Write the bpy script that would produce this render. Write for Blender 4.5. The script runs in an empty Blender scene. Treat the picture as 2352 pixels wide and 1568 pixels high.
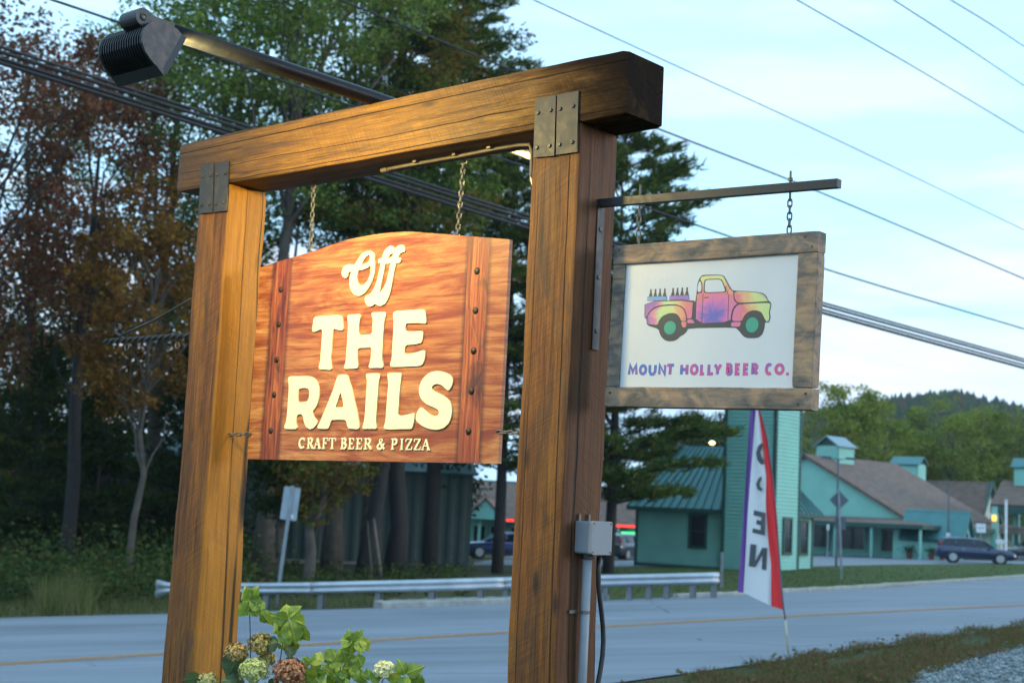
import bpy, math, random
import numpy as np
from mathutils import Matrix, Vector
from mathutils.geometry import tessellate_polygon

# ------------------------------------------------------------------ camera
SC = bpy.context.scene
COL = SC.collection
FPX, PITCH, ROLL = 3351.39, 0.1182404, 0.0481111      # focal length in units of a 2352 px wide frame
CAMZ = 1.6
_f = Vector((0, math.cos(PITCH), math.sin(PITCH)))
_r0 = Vector((1, 0, 0)); _u0 = Vector((0, -math.sin(PITCH), math.cos(PITCH)))
_r = math.cos(ROLL) * _r0 + math.sin(ROLL) * _u0
_u = -math.sin(ROLL) * _r0 + math.cos(ROLL) * _u0
cam = bpy.data.cameras.new('camera')
cam.sensor_width = 36.0; cam.sensor_fit = 'HORIZONTAL'
cam.lens = FPX / 2352 * 36.0
cam.clip_end = 5000; cam.clip_start = 0.1
cam.dof.use_dof = True
cam.dof.focus_distance = 5.9
cam.dof.aperture_fstop = 4.2
camo = bpy.data.objects.new('camera', cam); COL.objects.link(camo)
camo.matrix_world = Matrix(((_r.x, _u.x, -_f.x, 0), (_r.y, _u.y, -_f.y, 0), (_r.z, _u.z, -_f.z, CAMZ), (0, 0, 0, 1)))
SC.camera = camo

# ------------------------------------------------------------------ world, sun, exposure
SUN_EL, SUN_AZ = math.radians(7.0), math.radians(96.0)       # azimuth clockwise from +Y: low in the west, on the right
world = bpy.data.worlds.new('World'); SC.world = world; world.use_nodes = True
wn, wl = world.node_tree.nodes, world.node_tree.links
wn.clear()
w_out = wn.new('ShaderNodeOutputWorld'); w_bg = wn.new('ShaderNodeBackground')
w_sky = wn.new('ShaderNodeTexSky'); w_sky.sky_type = 'NISHITA'; w_sky.sun_disc = False
w_sky.sun_elevation = SUN_EL; w_sky.sun_rotation = SUN_AZ
w_sky.air_density = 1.0; w_sky.dust_density = 1.0; w_sky.ozone_density = 2.0; w_sky.altitude = 300
w_tc = wn.new('ShaderNodeTexCoord'); w_map = wn.new('ShaderNodeMapping')
w_map.inputs['Scale'].default_value = (1.6, 1.6, 9.0); w_map.inputs['Rotation'].default_value = (0.10, 0.06, 0.4)
w_no = wn.new('ShaderNodeTexNoise'); w_no.inputs['Scale'].default_value = 2.3; w_no.inputs['Detail'].default_value = 7
w_no.inputs['Roughness'].default_value = 0.55; w_no.inputs['Distortion'].default_value = 0.35
w_rp = wn.new('ShaderNodeValToRGB')
w_rp.color_ramp.elements[0].position = 0.36; w_rp.color_ramp.elements[0].color = (0, 0, 0, 1)
w_rp.color_ramp.elements[1].position = 0.62; w_rp.color_ramp.elements[1].color = (1, 1, 1, 1)
w_m1 = wn.new('ShaderNodeMix'); w_m1.data_type = 'RGBA'          # high thin veil over the whole sky
w_m1.inputs['Factor'].default_value = 0.80; w_m1.inputs['B'].default_value = (3.5, 6.7, 9.2, 1)
w_m2 = wn.new('ShaderNodeMix'); w_m2.data_type = 'RGBA'          # streaks of cloud
w_n2 = wn.new('ShaderNodeTexNoise'); w_n2.inputs['Scale'].default_value = 3.1; w_n2.inputs['Detail'].default_value = 5; w_c2 = wn.new('ShaderNodeValToRGB')   # lilac grey to white cloud
w_c2.color_ramp.elements[0].position = 0.40; w_c2.color_ramp.elements[0].color = (0.56, 0.61, 0.86, 1); w_c2.color_ramp.elements[1].position = 0.56; w_c2.color_ramp.elements[1].color = (1.0, 0.95, 1.0, 1)
w_k = wn.new('ShaderNodeVectorMath'); w_k.operation = 'SCALE'; w_k.inputs['Scale'].default_value = 5.4
wl.new(w_map.outputs['Vector'], w_n2.inputs['Vector']); wl.new(w_n2.outputs['Fac'], w_c2.inputs['Fac']); wl.new(w_c2.outputs['Color'], w_k.inputs[0]); wl.new(w_k.outputs['Vector'], w_m2.inputs['B'])
w_mul = wn.new('ShaderNodeMath'); w_mul.operation = 'MULTIPLY'; w_mul.inputs[1].default_value = 0.5
w_sep = wn.new('ShaderNodeSeparateXYZ'); w_lo = wn.new('ShaderNodeValToRGB')          # the cloud bank lies low all round the horizon
w_lo.color_ramp.elements[0].position = 0.13; w_lo.color_ramp.elements[0].color = (0.78, 0.78, 0.78, 1)
w_lo.color_ramp.elements[1].position = 0.27; w_lo.color_ramp.elements[1].color = (0.38, 0.38, 0.38, 1)
wl.new(w_tc.outputs['Generated'], w_sep.inputs['Vector']); wl.new(w_sep.outputs['Z'], w_lo.inputs['Fac']); wl.new(w_lo.outputs['Color'], w_mul.inputs[1])
wl.new(w_tc.outputs['Generated'], w_map.inputs['Vector']); wl.new(w_map.outputs['Vector'], w_no.inputs['Vector'])
wl.new(w_no.outputs['Fac'], w_rp.inputs['Fac']); wl.new(w_rp.outputs['Color'], w_mul.inputs[0])
wl.new(w_sky.outputs['Color'], w_m1.inputs['A']); wl.new(w_m1.outputs['Result'], w_m2.inputs['A'])
wl.new(w_mul.outputs['Value'], w_m2.inputs['Factor']); wl.new(w_m2.outputs['Result'], w_bg.inputs['Color'])
w_bg.inputs['Strength'].default_value = 0.10
wl.new(w_bg.outputs['Background'], w_out.inputs['Surface'])

sun = bpy.data.lights.new('sun', 'SUN'); sun.energy = 0.65; sun.angle = math.radians(25); sun.color = (1.0, 0.93, 0.88)
suno = bpy.data.objects.new('sun', sun); COL.objects.link(suno)
_sd = Vector((math.sin(SUN_AZ) * math.cos(SUN_EL), math.cos(SUN_AZ) * math.cos(SUN_EL), math.sin(SUN_EL)))
suno.rotation_euler = _sd.to_track_quat('Z', 'Y').to_euler(); suno.location = (20, -10, 30)

SC.view_settings.view_transform = 'Standard'; SC.view_settings.look = 'None'
SC.view_settings.exposure = 1.24; SC.view_settings.gamma = 1.0; SC.view_settings.use_curve_mapping = False
SC.render.engine = 'CYCLES'
SC.cycles.use_denoising = True
SC.cycles.max_bounces = 4; SC.cycles.diffuse_bounces = 2; SC.cycles.glossy_bounces = 2; SC.cycles.transmission_bounces = 2; SC.cycles.volume_bounces = 0; SC.cycles.transparent_max_bounces = 4
SC.cycles.sample_clamp_indirect = 4.0

# ------------------------------------------------------------------ geometry of the place
def ray(x, y):
    return _f + _r * ((x - 1176) / FPX) - _u * ((y - 784) / FPX)
def at(x, y, d):
    """point seen at (x, y) of the 2352 x 1568 frame, d metres ahead"""
    return ray(x, y) * d + Vector((0, 0, CAMZ))
def sstep(a, b, x):
    t = min(1, max(0, (x - a) / (b - a))); return t * t * (3 - 2 * t)
def gz(x, y):
    xc = min(70, max(-70, x))
    near = 0.0686 * xc - 0.0206 * min(y, 90)
    far = -0.5 + 0.033 * (xc - 14)
    s = sstep(40, 60, y)
    return near * (1 - s) + far * s
def on_ground(x, y, h=0.0):
    d = ray(x, y); lo, hi = 1.0, 260.0
    fn = lambda t: d.z * t + CAMZ - gz(d.x * t, d.y * t) - h
    if fn(hi) > 0: t = hi
    else:
        for _ in range(60):
            m = (lo + hi) / 2
            if fn(m) > 0: lo = m
            else: hi = m
        t = hi
    return Vector((d.x * t, d.y * t, d.z * t + CAMZ))

# the timber frame's own axes: u along the beam, v front to back, w up, origin at the beam's top front left corner
TH = 0.8546542
FU = Vector((math.sin(TH), -math.cos(TH), 0)); FV = Vector((math.cos(TH), math.sin(TH), 0)); FW = Vector((0, 0, 1))
FT = Vector((-1.76406, 7.37251, 1.81502 + CAMZ))
BL, BH, TW, UL, UR = 2.8662, 0.2549, 0.245, 0.19365, 2.39689
def fuvw(P):
    d = P - FT; return Vector((d.dot(FU), d.dot(FV), d.z))
def hit(x, y, n, P0):
    d = ray(x, y); o = Vector((0, 0, CAMZ)); return o + d * ((P0 - o).dot(n) / d.dot(n))
def hU(x, y, u): return fuvw(hit(x, y, FU, FT + FU * u))
def hV(x, y, v): return fuvw(hit(x, y, FV, FT + FV * v))
def hW(x, y, w): return fuvw(hit(x, y, FW, FT + FW * w))
def F3(u, v, w): return FT + FU * u + FV * v + FW * w
FROT = Matrix(((FU.x, FV.x, 0), (FU.y, FV.y, 0), (0, 0, 1)))

# ------------------------------------------------------------------ object helpers
def tag(o, label=None, cat=None, group=None, kind=None):
    if label: o['label'] = label
    if cat: o['category'] = cat
    if group: o['group'] = group
    if kind: o['kind'] = kind
    return o
def empty(name, loc, rot=None, label=None, cat=None, group=None):
    o = bpy.data.objects.new(name, None); COL.objects.link(o); o.empty_display_size = 0.1
    M = Matrix.Translation(Vector(loc))
    if rot is not None: M = M @ rot.to_4x4()
    o.matrix_world = M
    return tag(o, label, cat, group)
def yaw(a): return Matrix.Rotation(a, 3, 'Z')
def link(name, me, mats, parent=None, M=None):
    o = bpy.data.objects.new(name, me); COL.objects.link(o)
    if mats is not None and not me.materials:
        for m in (mats if isinstance(mats, (list, tuple)) else [mats]): me.materials.append(m)
    if parent: o.parent = parent
    if M is not None: o.matrix_local = M
    return o
def copy_tree(o, parent=None):
    c = o.copy(); COL.objects.link(c); c.parent = parent
    for ch in list(o.children): copy_tree(ch, c)
    return c

class MB:
    def __init__(s): s.v = []; s.f = []; s.mi = []
    def add(s, vs, fs, mi=0):
        n = len(s.v); s.v += [tuple(p) for p in vs]
        for f in fs: s.f.append(tuple(i + n for i in f)); s.mi.append(mi)
        return s
    def box(s, c, d, R=None, mi=0):
        c = Vector(c); h = [x / 2 for x in d]; vs = []
        for i in (-1, 1):
            for j in (-1, 1):
                for k in (-1, 1):
                    p = Vector((i * h[0], j * h[1], k * h[2]))
                    if R is not None: p = R @ p
                    vs.append(c + p)
        return s.add(vs, [(0, 1, 3, 2), (4, 6, 7, 5), (0, 4, 5, 1), (2, 3, 7, 6), (0, 2, 6, 4), (1, 5, 7, 3)], mi)
    def bar(s, a, b, w, h, up=(0, 0, 1), mi=0):
        a, b = Vector(a), Vector(b); t = (b - a).normalized(); up = Vector(up)
        if abs(t.dot(up)) > 0.99: up = Vector((1, 0, 0))
        x = t.cross(up).normalized(); z = x.cross(t)
        R = Matrix((x, t, z)).transposed()
        return s.box((a + b) / 2, (w, (b - a).length, h), R, mi)
    def tube(s, pts, r, n=8, caps=True, closed=False, mi=0):
        pts = [Vector(p) for p in pts]; m = len(pts); rs = r if isinstance(r, (list, tuple)) else [r] * m
        ref = None; vs = []
        for i in range(m):
            if closed: t = pts[(i + 1) % m] - pts[i - 1]
            else: t = pts[min(m - 1, i + 1)] - pts[max(0, i - 1)]
            t = t.normalized() if t.length > 1e-9 else Vector((0, 0, 1))
            if ref is None:
                ref = Vector((0, 0, 1)) if abs(t.z) < 0.9 else Vector((1, 0, 0))
            x = ref - t * ref.dot(t)
            if x.length < 1e-6: x = t.orthogonal()
            x.normalize(); ref = x; y = t.cross(x)
            for k in range(n):
                a = 2 * math.pi * k / n; vs.append(pts[i] + (x * math.cos(a) + y * math.sin(a)) * rs[i])
        fs = []
        for i in range(m if closed else m - 1):
            j = (i + 1) % m
            for k in range(n):
                l = (k + 1) % n; fs.append((i * n + k, i * n + l, j * n + l, j * n + k))
        if caps and not closed:
            fs.append(tuple(range(n - 1, -1, -1))); fs.append(tuple((m - 1) * n + k for k in range(n)))
        return s.add(vs, fs, mi)
    def cyl(s, a, b, r, n=12, mi=0): return s.tube([a, b], r, n, True, False, mi)
    def prism(s, poly, to3, d, holes=(), mi=0, back=True):
        """flat polygon (2-D points) mapped by to3(x, y, h) and given thickness d"""
        loops = [list(poly)] + [list(h) for h in holes]
        flat = [p for l in loops for p in l]
        tri = tessellate_polygon([[Vector((p[0], p[1], 0)) for p in l] for l in loops])
        n = len(flat); vs = [to3(p[0], p[1], d) for p in flat] + [to3(p[0], p[1], 0) for p in flat]
        fs = []
        for t in tri:
            a, b, c = (flat[i] for i in t)
            cr = (b[0] - a[0]) * (c[1] - a[1]) - (b[1] - a[1]) * (c[0] - a[0])
            t = t if cr > 0 else (t[0], t[2], t[1])
            fs.append(tuple(t))
            if back: fs.append((t[0] + n, t[2] + n, t[1] + n))
        o = 0
        for l in loops:
            m = len(l)
            ar = sum(l[i][0] * l[(i + 1) % m][1] - l[(i + 1) % m][0] * l[i][1] for i in range(m))
            for i in range(m):
                j = (i + 1) % m; q = (o + i, o + i + n, o + j + n, o + j)
                fs.append(q if (ar > 0) == (l is loops[0]) or True else q[::-1])
            o += m
        return s.add(vs, fs, mi)
    def lathe(s, prof, n=16, c=(0, 0, 0), R=None, mi=0):
        c = Vector(c); vs = []
        for r, z in prof:
            for k in range(n):
                a = 2 * math.pi * k / n; p = Vector((r * math.cos(a), r * math.sin(a), z))
                vs.append(c + (R @ p if R is not None else p))
        fs = []
        for i in range(len(prof) - 1):
            for k in range(n):
                l = (k + 1) % n; fs.append((i * n + k, i * n + l, (i + 1) * n + l, (i + 1) * n + k))
        fs.append(tuple(range(n - 1, -1, -1))); fs.append(tuple((len(prof) - 1) * n + k for k in range(n)))
        return s.add(vs, fs, mi)
    def mesh(s, name, smooth=False):
        me = bpy.data.meshes.new(name); me.from_pydata(s.v, [], s.f); me.update()
        if any(s.mi): me.polygons.foreach_set('material_index', s.mi)
        if smooth: me.polygons.foreach_set('use_smooth', [True] * len(me.polygons))
        return me
    def build(s, name, mat, parent=None, smooth=False, world=False):
        if world and parent is not None:
            Mi = parent.matrix_world.inverted(); s.v = [tuple(Mi @ Vector(p)) for p in s.v]
        me = s.mesh(name, bool(smooth))
        if smooth == 'angle': me.set_sharp_from_angle(angle=math.radians(22))
        return link(name, me, mat, parent)

def np_mesh(name, verts, quads, smooth=False):
    """verts (N,3) and quads (M,4) arrays to a mesh, quickly"""
    verts = np.ascontiguousarray(verts, np.float32); quads = np.ascontiguousarray(quads, np.int32); k = quads.shape[1]
    me = bpy.data.meshes.new(name)
    me.vertices.add(len(verts)); me.vertices.foreach_set('co', verts.ravel())
    me.loops.add(quads.size); me.loops.foreach_set('vertex_index', quads.ravel())
    me.polygons.add(len(quads)); me.polygons.foreach_set('loop_start', np.arange(0, quads.size, k, dtype=np.int32))
    if smooth: me.polygons.foreach_set('use_smooth', np.ones(len(quads), bool))
    me.update(calc_edges=True); me.validate()
    return me

# ------------------------------------------------------------------ material helpers
class NT:
    def __init__(s, name):
        s.m = bpy.data.materials.new(name); s.m.use_nodes = True
        s.n = s.m.node_tree.nodes; s.l = s.m.node_tree.links
        s.b = s.n['Principled BSDF']; s.out = s.n['Material Output']; s._tc = None
    def tc(s, o='Object'):
        if not s._tc: s._tc = s.n.new('ShaderNodeTexCoord')
        return s._tc.outputs[o]
    def set(s, k, v): s.b.inputs[k].default_value = v; return s
    def mapping(s, vec, scale=(1, 1, 1), rot=(0, 0, 0), loc=(0, 0, 0)):
        m = s.n.new('ShaderNodeMapping'); m.inputs['Scale'].default_value = scale; m.inputs['Rotation'].default_value = rot
        m.inputs['Location'].default_value = loc; s.l.new(vec, m.inputs['Vector']); return m.outputs['Vector']
    def noise(s, vec, scale=5, detail=4, rough=0.55, dist=0.0, out='Fac'):
        n = s.n.new('ShaderNodeTexNoise'); n.inputs['Scale'].default_value = scale; n.inputs['Detail'].default_value = detail
        n.inputs['Roughness'].default_value = rough; n.inputs['Distortion'].default_value = dist
        if vec is not None: s.l.new(vec, n.inputs['Vector'])
        return n.outputs[out]
    def wave(s, vec, scale=5, dist=1.0, detail=2, dscale=1.0, dir='X', prof='SIN', kind='BANDS'):
        n = s.n.new('ShaderNodeTexWave'); n.wave_type = kind; n.wave_profile = prof
        if kind == 'BANDS': n.bands_direction = dir
        n.inputs['Scale'].default_value = scale; n.inputs['Distortion'].default_value = dist
        n.inputs['Detail'].default_value = detail; n.inputs['Detail Scale'].default_value = dscale
        s.l.new(vec, n.inputs['Vector']); return n.outputs['Fac']
    def ramp(s, fac, stops, interp='LINEAR'):
        r = s.n.new('ShaderNodeValToRGB'); cr = r.color_ramp; cr.interpolation = interp
        while len(cr.elements) < len(stops): cr.elements.new(0.5)
        for e, (p, c) in zip(cr.elements, stops):
            e.position = p; e.color = (c, c, c, 1) if isinstance(c, (int, float)) else (*c, 1)
        s.l.new(fac, r.inputs['Fac']); return r.outputs['Color']
    def mix(s, fac, a, b, mode='MIX'):
        m = s.n.new('ShaderNodeMix'); m.data_type = 'RGBA'; m.blend_type = mode
        for k, v in (('Factor', fac), ('A', a), ('B', b)):
            if hasattr(v, 'is_linked'): s.l.new(v, m.inputs[k])
            elif isinstance(v, (int, float)): m.inputs[k].default_value = v if k == 'Factor' else (v, v, v, 1)
            else: m.inputs[k].default_value = (*v, 1)
        return m.outputs['Result']
    def math(s, op, a, b=0.0):
        m = s.n.new('ShaderNodeMath'); m.operation = op
        for i, v in enumerate((a, b)):
            if hasattr(v, 'is_linked'): s.l.new(v, m.inputs[i])
            else: m.inputs[i].default_value = v
        return m.outputs['Value']
    def xyz(s, vec):
        x = s.n.new('ShaderNodeSeparateXYZ'); s.l.new(vec, x.inputs['Vector']); return x.outputs
    def color(s, c):
        s.l.new(c, s.b.inputs['Base Color']) if hasattr(c, 'is_linked') else s.set('Base Color', (*c, 1)); return s
    def rough(s, c):
        s.l.new(c, s.b.inputs['Roughness']) if hasattr(c, 'is_linked') else s.set('Roughness', c); return s
    def bump(s, h, strength=0.3, dist=0.01, prev=None):
        b = s.n.new('ShaderNodeBump'); b.inputs['Strength'].default_value = strength; b.inputs['Distance'].default_value = dist
        s.l.new(h, b.inputs['Height'])
        if prev is not None: s.l.new(prev, b.inputs['Normal'])
        s.l.new(b.outputs['Normal'], s.b.inputs['Normal']); return b.outputs['Normal']
    def island(s):
        g = s.n.new('ShaderNodeNewGeometry'); return g.outputs['Random Per Island']

def plain(name, col, rough=0.6, metal=0.0, var=0.18, scale=6.0, bump=0.0, bscale=40.0, spec=0.5):
    t = NT(name); n = t.noise(t.tc(), scale, 5, 0.6)
    lo = tuple(c * (1 - var) for c in col); hi = tuple(min(1, c * (1 + var)) for c in col)
    t.color(t.ramp(n, [(0.3, lo), (0.7, hi)])); t.rough(t.ramp(n, [(0.3, max(0, rough - 0.08)), (0.7, min(1, rough + 0.08))]))
    t.set('Metallic', metal); t.set('Specular IOR Level', spec)
    if bump: t.bump(t.noise(t.tc(), bscale, 4), bump, 0.01)
    return t.m
def glow(name, col, strength):
    t = NT(name); t.color((0.02, 0.02, 0.02)); t.set('Emission Color', (*col, 1)); t.set('Emission Strength', strength); return t.m
def leafy(name, cols, transl=0.3, var=0.35):
    """leaves: colour differs from leaf to leaf and from clump to clump"""
    t = NT(name); rnd = t.island(); n = t.noise(t.tc(), 0.55, 2)
    f = t.math('ADD', t.math('MULTIPLY', rnd, 0.55), t.math('MULTIPLY', n, 0.55))
    k = len(cols); c = t.ramp(f, [(0.18 + 0.62 * i / max(1, k - 1), cc) for i, cc in enumerate(cols)])
    d = t.n.new('ShaderNodeBsdfDiffuse'); tr = t.n.new('ShaderNodeBsdfTranslucent'); ms = t.n.new('ShaderNodeMixShader')
    t.l.new(c, d.inputs['Color']); t.l.new(c, tr.inputs['Color']); ms.inputs['Fac'].default_value = transl
    t.l.new(d.outputs[0], ms.inputs[1]); t.l.new(tr.outputs[0], ms.inputs[2]); t.l.new(ms.outputs[0], t.out.inputs['Surface'])
    return t.m

# ------------------------------------------------------------------ ground, road, kerbs
def ground_mat():
    t = NT('ground_soil'); p = t.tc()
    a = t.noise(p, 0.35, 5); b = t.noise(p, 6, 6, 0.7); c = t.noise(p, 40, 3)
    col = t.ramp(a, [(0.35, (0.045, 0.052, 0.018)), (0.55, (0.075, 0.066, 0.030)), (0.7, (0.10, 0.082, 0.05))])
    col = t.mix(t.ramp(b, [(0.4, 0.0), (0.65, 0.7)]), col, (0.045, 0.06, 0.015))
    t.color(col); t.rough(0.95); t.set('Specular IOR Level', 0.2); t.bump(c, 0.6, 0.03); return t.m
def lawn_mat():
    t = NT('lawn_grass'); p = t.tc(); a = t.noise(p, 0.5, 5); b = t.noise(p, 14, 4, 0.7)
    col = t.ramp(a, [(0.35, (0.045, 0.075, 0.018)), (0.6, (0.075, 0.10, 0.025)), (0.75, (0.12, 0.115, 0.045))])
    col = t.mix(t.ramp(b, [(0.35, 0.0), (0.7, 0.6)]), col, (0.05, 0.085, 0.02))
    t.color(col); t.rough(0.95); t.set('Specular IOR Level', 0.15); t.bump(b, 0.8, 0.05); return t.m
def asphalt_mat(name, base, warm=0.0):
    t = NT(name); p = t.tc(); ang = -0.62
    m = t.mapping(p, (0.035, 0.62, 1), (0, 0, ang)); streak = t.noise(m, 1.0, 5, 0.6)                 # wheel tracks along the lane
    m2 = t.mapping(p, (0.10, 2.6, 1), (0, 0, ang)); s2 = t.noise(m2, 1.0, 4, 0.6)
    fine = t.noise(p, 55, 4, 0.75); patch = t.noise(p, 0.25, 4)
    lo = tuple(c * 0.60 for c in base); hi = tuple(c * 1.42 for c in base)
    col = t.ramp(streak, [(0.34, lo), (0.5, base), (0.64, hi)])
    col = t.mix(0.30, col, t.ramp(s2, [(0.35, lo), (0.65, hi)]))
    col = t.mix(0.25, col, t.ramp(patch, [(0.35, lo), (0.65, hi)]))
    col = t.mix(t.ramp(fine, [(0.3, 0.0), (0.75, 0.35)]), col, tuple(c * 1.6 for c in base))
    vo = t.n.new('ShaderNodeTexVoronoi'); vo.feature = 'DISTANCE_TO_EDGE'; vo.inputs['Scale'].default_value = 0.22
    wq = t.mix(0.06, p, t.noise(p, 0.9, 5, 0.7, 0, 'Color')); t.l.new(wq, vo.inputs['Vector'])
    crk = t.math('MULTIPLY', t.ramp(vo.outputs['Distance'], [(0.0, 0.8), (0.006, 0.0)]), t.ramp(patch, [(0.48, 0.0), (0.56, 1.0)]))
    col = t.mix(crk, col, tuple(c * 0.25 for c in base))
    t.color(col); t.rough(t.ramp(streak, [(0.35, 0.7), (0.65, 0.88)])); t.set('Specular IOR Level', 0.4); t.bump(fine, 0.35, 0.006); return t.m
M_ground = ground_mat(); M_lawn = lawn_mat(); M_road = asphalt_mat('road_asphalt', (0.165, 0.178, 0.205))
M_lot = asphalt_mat('lot_asphalt', (0.16, 0.17, 0.19))
M_conc = plain('concrete', (0.30, 0.29, 0.27), 0.85, 0, 0.3, 3, 0.3, 60)
M_yellow = plain('yellow_line_paint', (0.42, 0.20, 0.07), 0.75, 0, 0.35, 9)
M_white_line = plain('white_line_paint', (0.36, 0.37, 0.40), 0.75, 0, 0.3, 9)

def heights(name, xs, ys, mat, dz=0.0, label=None):
    vs = [(x, y, gz(x, y) + dz) for y in ys for x in xs]; n = len(xs)
    q = [(j * n + i, j * n + i + 1, (j + 1) * n + i + 1, (j + 1) * n + i) for j in range(len(ys) - 1) for i in range(n - 1)]
    o = link(name, np_mesh(name, np.array(vs), np.array(q), True), mat); tag(o, label, kind='structure'); return o
gx = [-900, -500, -300, -200, -140, -100, -80, -70] + [x for x in range(-60, 61, 1)] + [70, 80, 100, 140, 200, 300, 500, 900]
gy = [-60, -30, -10] + [y for y in range(-4, 111, 1)] + [115, 120, 130, 150, 180, 230, 300, 400, 600, 1000, 1600]
heights('ground', gx, gy, M_ground, 0, 'grassy ground sloping up to the right beside the road')

def resample(pts, n):
    pts = [Vector(p) for p in pts]; L = [0]
    for a, b in zip(pts, pts[1:]): L.append(L[-1] + (b - a).length)
    out = []
    for k in range(n):
        t = L[-1] * k / (n - 1); i = 0
        while i < len(L) - 2 and L[i + 1] < t: i += 1
        f = (t - L[i]) / max(1e-9, L[i + 1] - L[i]); out.append(pts[i].lerp(pts[i + 1], min(1, f)))
    return out
def smooth_pts(pts, n, it=40):
    p = resample(pts, n)
    for _ in range(it):
        p = [p[0]] + [(p[i - 1] + p[i] * 2 + p[i + 1]) / 4 for i in range(1, n - 1)] + [p[-1]]
    return p
def strip(name, A, B, mat, dz, label=None, m=16):
    n = len(A); vs = []
    for a, b in zip(A, B):
        for k in range(m + 1):
            p = a.lerp(b, k / m); vs.append((p.x, p.y, gz(p.x, p.y) + dz))
    q = [(i * (m + 1) + k, (i + 1) * (m + 1) + k, (i + 1) * (m + 1) + k + 1, i * (m + 1) + k + 1) for i in range(n - 1) for k in range(m)]
    o = link(name, np_mesh(name, np.array(vs), np.array(q), True), mat); tag(o, label, kind='structure'); return o
def gp(lst): return [on_ground(x, y) for x, y in lst]
far_px = [(0, 1420), (340, 1413), (560, 1406), (830, 1400), (1100, 1390), (1400, 1380), (1700, 1368), (1800, 1362), (2050, 1346), (2352, 1326)]
near_px = [(1560, 1568), (1700, 1537), (1900, 1503), (2100, 1471), (2352, 1436)]
cen_px = [(0, 1528), (380, 1504), (800, 1477), (1165, 1452), (1400, 1437), (1800, 1413), (2352, 1390)]
def extend(P, a, b):
    d0 = (P[0] - P[1]).normalized(); d1 = (P[-1] - P[-2]).normalized()
    return [P[0] + d0 * a] + P + [P[-1] + d1 * b]
FAR = extend(gp(far_px), 40, 60); NEARE = extend(gp(near_px), 4, 60); CEN = extend(gp(cen_px), 30, 40)
NEARE = [NEARE[1] + Vector((-42, -16, 0)), NEARE[1] + Vector((-14, -7.5, 0)), NEARE[1] + Vector((-5, -3.6, 0))] + NEARE[1:]
FARs, NEARs, CENs = smooth_pts(FAR, 160, 40), smooth_pts(NEARE, 160, 60), smooth_pts(CEN, 80, 60)
_je = random.Random(3)
NEARs = [p + Vector((_je.uniform(-.12, .12), _je.uniform(-.12, .12), 0)) for p in NEARs]; FARs = [p + Vector((_je.uniform(-.1, .1), _je.uniform(-.2, .2), 0)) for p in FARs]
road = strip('road', FARs, NEARs, M_road, 0.02, 'grey asphalt road running up to the right')
def line_on(name, P, w, off, mat, label):
    A, B = [], []
    for i, p in enumerate(P):
        t = (P[min(len(P) - 1, i + 1)] - P[max(0, i - 1)]).normalized(); s = Vector((-t.y, t.x, 0))
        A.append(p + s * (off + w / 2)); B.append(p + s * (off - w / 2))
    o = strip(name, A, B, mat, 0.026, None, 1); o['kind'] = 'structure'; return o
CENr = resample(CENs, 160)
line_on('road_marking', CENr, 0.19, 0.16, M_yellow, None); line_on('road_marking', CENr, 0.19, -0.16, M_yellow, None)

def kerb(name, px, label, w=0.32, h=0.13, back=0.16):
    P = resample(gp(px), 40); mb = MB(); vs = []
    for i, p in enumerate(P):
        t = (P[min(39, i + 1)] - P[max(0, i - 1)]).normalized(); s = Vector((-t.y, t.x, 0)); z = gz(p.x, p.y)
        jig = 0.012 * math.sin(i * 2.3)
        for a, b in ((-w / 2, -0.1), (-w / 2, h - 0.02 + jig), (-w / 2 + 0.03, h + jig), (w / 2, h + jig), (w / 2, -0.1)):
            q = p + s * (a + back); vs.append((q.x, q.y, z + b))
    fs = [(i * 5 + k, (i + 1) * 5 + k, (i + 1) * 5 + k + 1, i * 5 + k + 1) for i in range(39) for k in range(4)]
    fs += [(0, 1, 2, 3, 4), tuple(39 * 5 + k for k in (4, 3, 2, 1, 0))]
    o = mb.add(vs, fs).build(name, M_conc); tag(o, label, kind='structure'); return o
kerb('kerb', [(880, 1398), (1100, 1390), (1400, 1380)], 'low concrete kerb under the guard rail', 0.9, 0.16, 0.5)
kerb('kerb', [(1560, 1374), (1700, 1368), (1830, 1360), (2050, 1346), (2352, 1326), (2500, 1316)], 'granite kerb along the lawn on the far side of the road', 0.22, 0.12)

# lawn in front of the shops, lot behind it
LA = gp([(1180, 1380), (1400, 1377), (1700, 1364), (2050, 1342), (2352, 1322), (2700, 1298)])
LB = gp([(1180, 1296), (1400, 1303), (1700, 1304), (2050, 1297), (2352, 1296), (2700, 1290)])
strip('lawn', resample(LB, 40), resample(LA, 40), M_lawn, 0.015, 'strip of mown lawn between the road and the shops')
PA = gp([(1060, 1297), (1400, 1300), (1800, 1302), (2050, 1296), (2352, 1295), (2700, 1289)])
PB = [p + Vector((6, 40, 0)) for p in PA]
strip('parking_lot', resample(PB, 40), resample(PA, 40), M_lot, 0.012, 'pale asphalt parking lot in front of the shops')
GA = gp([(2060, 1568), (2130, 1540), (2220, 1505), (2352, 1470), (2500, 1440)]); GB = [p + Vector((5.0, -3.2, 0)) for p in GA]
M_grav = plain('gravel_bed', (0.15, 0.17, 0.18), 0.9, 0, 0.5, 30, 0.8, 90)
strip('gravel_bed', resample(GA, 20), resample(GB, 20), M_grav, 0.012, 'bed of blue grey gravel beside the road')

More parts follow.
